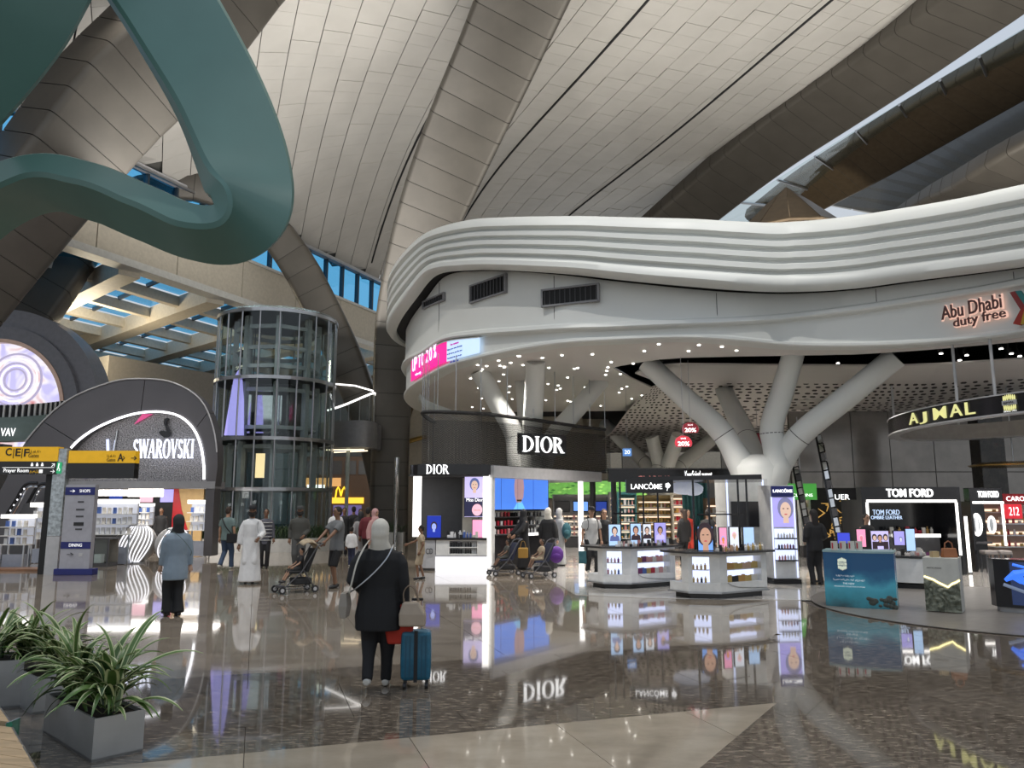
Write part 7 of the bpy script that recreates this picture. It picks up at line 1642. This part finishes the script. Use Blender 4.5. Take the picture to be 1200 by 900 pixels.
# ---- stroller builder
def stroller(label, px, py, rz, fabric, sc_=1.0, hood='beige'):
    g_ = G(px, py); o = thing('stroller', label, 'stroller', g_, rz, 'strollers')
    S = lambda x, y, z: (x * sc_, y * sc_, z * sc_)
    for k in (-1, 1):
        MB().tube([S(k * .22, -.40, .08), S(k * .21, .0, .42), S(k * .20, .34, .95), S(k * .19, .46, 1.0)], .014, 6).build('frame_rail', M['dark'], o); MB().tube([S(k * .22, .30, .08), S(k * .21, .05, .46)], .014, 6).build('rear_strut', M['dark'], o)
        MB().tube([S(k * .2, -.40, .10), S(k * .2, .30, .10)], .010, 6).build('base_rail', M['dark'], o)
        for y in (-.40, .30):
            x = k * .23; w_ = MB().tube([S(x - .018, y, .075), S(x + .018, y, .075)], .075 * sc_, 16).build('wheel', M['shoe_b'], o); MB().tube([S(x - .021, y, .075), S(x + .021, y, .075)], .04 * sc_, 12).build('hub', M['lgrey'], w_)
    MB().tube([S(-.19, .46, 1.0), S(.19, .46, 1.0)], .018, 8).build('handle', M['shoe_b'], o)
    MB().prism_y([S(-.18, 0, 0)[:1] + (.40 * sc_,), (.18 * sc_, .40 * sc_), (.18 * sc_, .45 * sc_), (-.18 * sc_, .45 * sc_)], -.22 * sc_, .12 * sc_).build('seat', CL[fabric], o, bevel=.015)
    MB().add([S(-.18, .12, .42), S(.18, .12, .42), S(.18, .30, .90), S(-.18, .30, .90), S(-.18, .17, .42), S(.18, .17, .42), S(.18, .35, .90), S(-.18, .35, .90)], [(0, 1, 2, 3), (7, 6, 5, 4), (0, 4, 5, 1), (1, 5, 6, 2), (2, 6, 7, 3), (3, 7, 4, 0)]).build('backrest', CL[fabric], o)
    MB().bx(-.17 * sc_, .17 * sc_, -.12 * sc_, .26 * sc_, .16 * sc_, .30 * sc_).build('basket', CL['charcoal'], o, bevel=.03); MB().bx(-.16 * sc_, .16 * sc_, -.42 * sc_, -.32 * sc_, .13 * sc_, .16 * sc_).build('footrest', M['dark'], o)
    if hood:
        for q in range(4):
            a0, a1 = pi * (.10 + q * .16), pi * (.10 + (q + 1) * .16)
            MB().loft([[S(x, .18 + .26 * cos(a) * (1 - .15 * abs(x) * 4), .80 + .30 * sin(a) * (1 - .4 * abs(x) * 3)) for x in (-.2, -.12, 0, .12, .2)] for a in (a0, (a0 + a1) / 2, a1)], closed=False).build('hood_panel', CL[hood], o, smooth=True).modifiers.new('t', 'SOLIDIFY').thickness = .012
    return o
st1 = stroller('black stroller with beige hood and a toddler, pushed by the man in shorts', 348, 694, -.95, 'black', 1.0, 'beige')
def rider(st, label, H, top, bottom, skin, hair, rz_extra=0.0):
    l = wp(st, 0, .03, 0); s_ = H / 1.75
    return person(label, 0, 0, H, st.rotation_euler.z + rz_extra, skin, top, bottom, ('hair', hair), 'b', 0, {1: (.17, -.3, .47 / s_ + .12), -1: (-.17, -.3, .47 / s_ + .12)}, 1.0, sit=dict(hip=(.47) / s_, y=.0, lean=.12, ay=-.42 / s_ * .8, az=.26 / s_), xy=(l.x, l.y), vox=.013)
rider(st1, 'toddler in black sitting in the stroller with the beige hood', .92, ('black', 'tee', -.03), ('black', 'shorts'), 'tan', 'hair')
# ---- 7 man pushing stroller
person('man in grey t-shirt and black shorts bent over pushing a stroller', 393, 689, 1.78, -.8, 'brown', ('grey', 'tee', -.10), ('black', 'shorts'), ('hair', 'hair'), 'b', .06, {1: (.16, -.44, .96), -1: (-.16, -.44, .96)}, 1.15)
# ---- 8-10 far group
person('man in white shirt walking away beside the white pole', 392, 657, 1.74, pi, 'brown', ('white', 'tee', -.08), ('charcoal', 'trousers'), ('hair', 'brownhair'), 'b', .08)
person('child in white top and blue trousers walking away near the rib', 411, 664, 1.16, pi, 'brown', ('white', 'long', -.08), ('navy', 'trousers'), ('hair', 'hair'), 'w', .06)
person('person in maroon shirt with dark hair behind the pink headscarf', 430, 663, 1.74, pi - .2, 'brown', ('maroon', 'long', -.1), ('charcoal', 'trousers'), ('hair', 'hair'), 'b', .05, None, 1.1)
person('woman in pink headscarf and pink dress looking aside', 438, 668, 1.70, .9, 'tan', ('pink', 'robe'), None, ('hijab', 'pink'), 'b', 0)
person('person in grey robe standing left of the pink dress', 421, 662, 1.60, pi + .4, 'brown', ('greyrobe', 'robe'), None, ('hijab', 'charcoal'), 'b', 0)
for k, (x, y, h_, lab) in enumerate(((402, 651, 1.70, 'dark clothed shopper far off by the yellow sign, leftmost'), (413, 650, 1.74, 'tall dark clothed shopper far off under the yellow sign'), (421, 652, 1.66, 'dark clothed shopper far off, nearest to the rib'))):
    person(lab, x, y, h_, pi * (k % 2) + .3, 'brown', ('charcoal', 'long', -.12), ('black', 'trousers'), ('hair', 'hair'), 'b', .04, group='distant shoppers', face=False)
# ---- 11 boy at the counter
person('boy in beige t-shirt and shorts reaching to the perfume counter', 493, 679, 1.32, pi / 2 * -1, 'brown', ('beige', 'tee', -.10), ('beige', 'shorts'), ('hair', 'hair'), 'b', .08, {1: (.20, -.02, .90), -1: (-.2, -.46, 1.12)}, .95)
# ---- 12 woman in abaya with stroller
person('woman in a full black robe and face veil behind a folding stroller', 614, 667, 1.68, -1.2, 'tan', ('black', 'robe'), None, ('niqab', 'black'), 'b', 0, {1: (.18, -.36, 1.0), -1: (-.18, -.36, 1.0)}, 1.15, face=False)
st2 = stroller('small dark stroller pushed by the veiled woman, left of the two', 592, 674, -1.15, 'navy', .92, None); rider(st2, 'child in olive top reaching out from the left small stroller', .90, ('olive', 'tee', -.03), ('olive', 'shorts'), 'brown', 'hair')
hb2 = thing('handbag', 'mustard brown handbag hanging behind the veiled woman', 'bag', P(613, 648, 21.6)); MB().bx(-.14, .14, -.05, .05, -.14, .14).build('bag_body', CL['mustard'], hb2, bevel=.03); MB().tube(catmull([(-.08, 0, .13), (-.04, 0, .30), (.04, 0, .30), (.08, 0, .13)], 10), .008, 6).build('handle', CL['mustard'], hb2)
# ---- 13 woman in white scarf, man in white robe, second stroller
person('woman in black with white headscarf standing behind the purple bag stroller', 643, 668, 1.72, 2.6, 'light', ('black', 'robe'), None, ('hijab', 'cream'), 'b', 0, None, 1.1)
person('man in pale grey robe with white headcloth beside the video wall', 656, 663, 1.70, 2.2, 'brown', ('palegrey', 'robe'), None, ('hijab', 'palegrey'), 'b', 0)
bk5 = thing('backpack', 'dark teal backpack on the man in the pale grey robe', 'bag', P(664, 622, 23.3)); MB().ell((0, 0, 0), (.14, .10, .24), 14, 10).build('bag_body', CL['teal'], bk5, smooth=True); MB().ell((0, -.08, -.06), (.10, .05, .10), 12, 8).build('front_pocket', CL['teal'], bk5, smooth=True)
st3 = stroller('small dark stroller with a child and purple bag, right of the two', 633, 677, -1.1, 'navy', .95, None); rider(st3, 'child in tan clothes sitting in the right small stroller', .98, ('beige', 'tee', -.03), ('beige', 'shorts'), 'brown', 'hair')
pbk = thing('purple_backpack', 'bright purple backpack hanging on the right small stroller', 'bag', P(652, 650, 20.6)); MB().ell((0, 0, 0), (.19, .14, .22), 14, 10).build('bag_body', CL['purple'], pbk, smooth=True); MB().ell((0, -.11, -.05), (.13, .06, .10), 12, 8).build('front_pocket', CL['purple'], pbk, smooth=True)
# ---- 14 couple
w14, J14 = person('man in white t-shirt, black trousers and cap walking toward us with a teal bag', 694, 674, 1.76, .25, 'tan', ('palegrey', 'tee', -.12), ('black', 'trousers'), ('cap', 'charcoal'), 'w', .14, None, 1.1)
for k in (-1, 1): strap(w14, [(k * .12, .06, 1.46), (k * .13, -.12, 1.40), (k * .14, -.14, 1.24), (k * .17, -.02, 1.12)], .018, .004, CL['black'], 'backpack_strap')
tb4 = thing('shopping_bag', 'dark teal carrier bag in the hand of the man in white t-shirt', 'bag', W_(w14, (-.27, -.03, .48))); MB().bx(-.10, .10, -.04, .04, -.18, .14).build('bag_body', CL['teal'], tb4, bevel=.01); MB().tube(catmull([(-.05, 0, .13), (0, 0, .30), (.05, 0, .13)], 9), .006, 5).build('handle', CL['teal'], tb4)
person('woman in black with long brown hair beside the man in white t-shirt', 709, 671, 1.70, .1, 'tan', ('black', 'long', -.06), ('black', 'trousers'), ('longhair', 'brownhair'), 'b', .04)
# ---- 15 staff
person('assistant with brown hair in black seen behind the kiosks, left', 803, 664, 1.70, pi + .5, 'tan', ('black', 'long', -.15), ('black', 'trousers'), ('longhair', 'brownhair'), 'b', 0)
person('shopper in bright red top between the two kiosks', 808, 659, 1.66, .3, 'tan', ('red', 'long', -.15), ('red', 'trousers'), ('hair', 'brownhair'), 'b', 0)
person('assistant in black behind the face poster of the right kiosk', 832, 668, 1.70, pi - .5, 'tan', ('black', 'jacket', -.1), ('black', 'trousers'), ('hair', 'hair'), 'b', 0)
person('assistant in black half hidden behind the narrow pink poster', 845, 670, 1.58, .8, 'tan', ('charcoal', 'jacket', -.1), ('black', 'trousers'), ('hair', 'hair'), 'b', 0)
# ---- 16 woman in black suit
person('woman in black suit with long dark hair standing by the blue counter', 958, 686, 1.72, pi + .1, 'light', ('black', 'jacket', -.12), ('black', 'trousers'), ('longhair', 'hair'), 'b', .03, {1: (.18, -.16, 1.0), -1: (-.18, -.16, 1.0)}, 1.1)
person('shop assistant in black bending behind the three-person screen', 1020, 680, 1.60, .2, 'tan', ('black', 'jacket', -.1), ('black', 'trousers'), ('hair', 'hair'), 'b', 0)
person('tiny distant shopper in dark clothes deep in the crystal shop', 190, 622, 1.70, .2, 'brown', ('black', 'long', -.1), ('black', 'trousers'), ('hair', 'hair'), 'b', 0, xy=(Xp(190, 29.4), 29.4), face=False)
# ================================================================== PLANTERS (front left)
gm1 = mat('leaf_green', (.075, .145, .03), .4, noise=(9, .25)); gm2 = mat('leaf_cream_edge', (.46, .50, .27), .45); gm3 = mat('leaf_deep_green', (.016, .05, .012), .4, noise=(9, .25))
def leaf_mesh(L, Wd, droop, rise, var):
    n = 9; mb = MB(); pts = []
    for i in range(n + 1):
        t = i / n; x = L * (t * (1 - .12 * t * droop)); z = rise * L * (t - droop * t * t); w = Wd * (sin(pi * min(1, t * .93 + .07)) ** .8) * (1 - .35 * t) + .003
        pts.append((x, z, w))
    for x, z, w in pts:
        for j, f in enumerate((-1, -.62, 0, .62, 1)): mb.v.append((x, f * w, z + abs(f) * w * .35))
    for i in range(n):
        for j in range(4):
            a = i * 5 + j; mb.f.append((a, a + 1, a + 6, a + 5)); mb.m.append(1 if (j in (0, 3) and var) else 0)
    o = mb.build('leaf', [gm1 if var < 2 else gm3, gm2], smooth=True); me = o.data; bpy.data.objects.remove(o); return me
LV = [leaf_mesh(.52, .030, .75, 1.0, 1), leaf_mesh(.45, .036, .95, .9, 1), leaf_mesh(.60, .026, .6, 1.3, 1), leaf_mesh(.42, .028, 1.2, .8, 0), leaf_mesh(.50, .022, .9, 1.0, 0), leaf_mesh(.40, .042, .7, 1.2, 2), leaf_mesh(.34, .05, .5, 1.4, 1)]
def planter(label, corner, ang, wd, ln, h, nleaf, seed, sc=1.0, crowns=3):
    o = thing('planter', label, 'potted plant', (corner[0], corner[1], .0), ang)
    t = .015
    stl = mat('planter_steel', (.40, .405, .40), .4, .45, noise=(2, .12))
    MB().bx(0, wd, 0, t, 0, h).bx(0, wd, ln - t, ln, 0, h).bx(0, t, t, ln - t, 0, h).bx(wd - t, wd, t, ln - t, 0, h).bx(0, wd, 0, ln, 0, .02).build('planter_box', stl, o)
    MB().bx(t, wd - t, t, ln - t, .02, h - .03).build('soil', mat('soil', (.02, .014, .009), .9), o)
    r = random.Random(seed)
    cr_ = [(wd * r.uniform(.35, .65), ln * (k + .5) / crowns) for k in range(crowns)]
    for cx_, cy_ in cr_: MB().tube([(cx_, cy_, h - .05), (cx_, cy_, h + .12)], [.02, .012], 6).build('stem', gm3, o)
    for k in range(nleaf):
        cx_, cy_ = cr_[k % crowns]; q = bpy.data.objects.new('leaf', LV[r.choice((0, 0, 1, 1, 2, 3, 4, 4, 5, 6))]); COL.objects.link(q); q.parent = o
        q.location = (cx_ + r.uniform(-.04, .04), cy_ + r.uniform(-.08, .08), h - .02 + r.uniform(0, .14)); q.rotation_euler = (r.uniform(-.3, .3), r.uniform(-.75, .28), r.uniform(0, 6.28)); f = sc * r.uniform(.75, 1.15); q.scale = (f, f, f)
    return o
c = G(107, 894); planter('square steel planter with striped arching leaves, nearest to us', (c.x, c.y), radians(47), .36, 1.1, .30, 190, 1, 1.02, 5)
c2 = G(38, 838); planter('steel planter with striped leaves behind the nearest one', (c2.x, c2.y), radians(47), .36, .9, .32, 100, 2, .95, 3)
c3 = G(-18, 832); planter('steel planter at the left edge with broad striped leaves', (c3.x - .25, c3.y - .1), radians(20), .55, .5, .42, 60, 3, .8, 2)
# timber bench corner
bz = .32
def plank_bench(label, pts, n, loc):
    o = thing('timber_bench', label, 'bench', loc)
    a, b, c_, d = [Vector((*p, 0)) for p in pts]
    for k in range(n):
        f0, f1 = k / n + .004, (k + 1) / n - .004
        q = [a.lerp(d, f0), b.lerp(c_, f0), b.lerp(c_, f1), a.lerp(d, f1)]
        MB().prism([(p.x, p.y) for p in q], bz - .04, bz).build('plank', M['wood'], o, world=True)
    MB().prism([(p.x, p.y) for p in (a, b, c_, d)], .02, bz - .045).build('bench_base', M['taupe'], o, world=True)
    e = (c_ - b).normalized(); MB().tube([Vector((b.x, b.y, bz - .02)) , Vector((c_.x, c_.y, bz - .02))], .022, 6).build('edge_rail', M['steel'], o, world=True)
    MB().tube([Vector((a.x, a.y, bz - .02)), Vector((b.x, b.y, bz - .02))], .018, 6).build('edge_rail', M['steel'], o, world=True)
    return o
g1, g2 = G(13, 852, bz), G(48, 912, bz); dv = Vector((-1.6, .55, 0))
plank_bench('pale timber bench in the bottom left corner', [(g1 + dv).xy, g1.xy, g2.xy, (g2 + dv).xy], 6, (g1.x - .5, g1.y - .4, 0))
g3, g4 = G(-4, 824, bz), G(11, 846, bz)
pb2 = plank_bench('second timber bench section behind the corner bench', [(g3 + dv).xy, g3.xy, g4.xy, (g4 + dv).xy], 3, (g3.x - .5, g3.y, 0))
MB().bx(0, .012, 0, .14, .22, .34).build('glass_edge', glass('green_glass', (.55, .85, .75)), pb2, loc=(g4.x + .04 - pb2.location.x, g4.y - .1 - pb2.location.y, 0))
gb_ = G(27, 824); bo = thing('water_bottle', 'small clear plastic water bottle on the floor beside the planter', 'bottle', gb_)
MB().lathe([(.03, 0), (.033, .01), (.031, .05), (.033, .07), (.031, .11), (.033, .14), (.02, .18), (.013, .19), (.013, .2)], 14).build('bottle_body', mat('clear_plastic', (.55, .62, .66), .1, alpha=.45), bo, smooth=True); MB().lathe([(.015, .2), (.015, .218), (0, .218)], 10).build('cap', M['white'], bo); MB().lathe([(.0335, .075), (.0335, .105)], 14, caps=False).build('paper_label', mat('bottle_label', (.1, .3, .6), .5), bo)
# ------------------------------------------------------------------ fit lettering to its measured width and height, as real meshes
bpy.context.view_layer.update()
_dg = bpy.context.evaluated_depsgraph_get()
for o, w, h in TEXTS:
    d = o.dimensions.copy()
    me = bpy.data.meshes.new_from_object(o.evaluated_get(_dg)); nm = o.name
    q = bpy.data.objects.new('tmp', me); COL.objects.link(q); q.parent = o.parent; q.location = o.location; q.rotation_euler = o.rotation_euler
    if d.x > 1e-6 and d.y > 1e-6: q.scale = (w / d.x, h / d.y, 1)
    bpy.data.objects.remove(o); q.name = nm
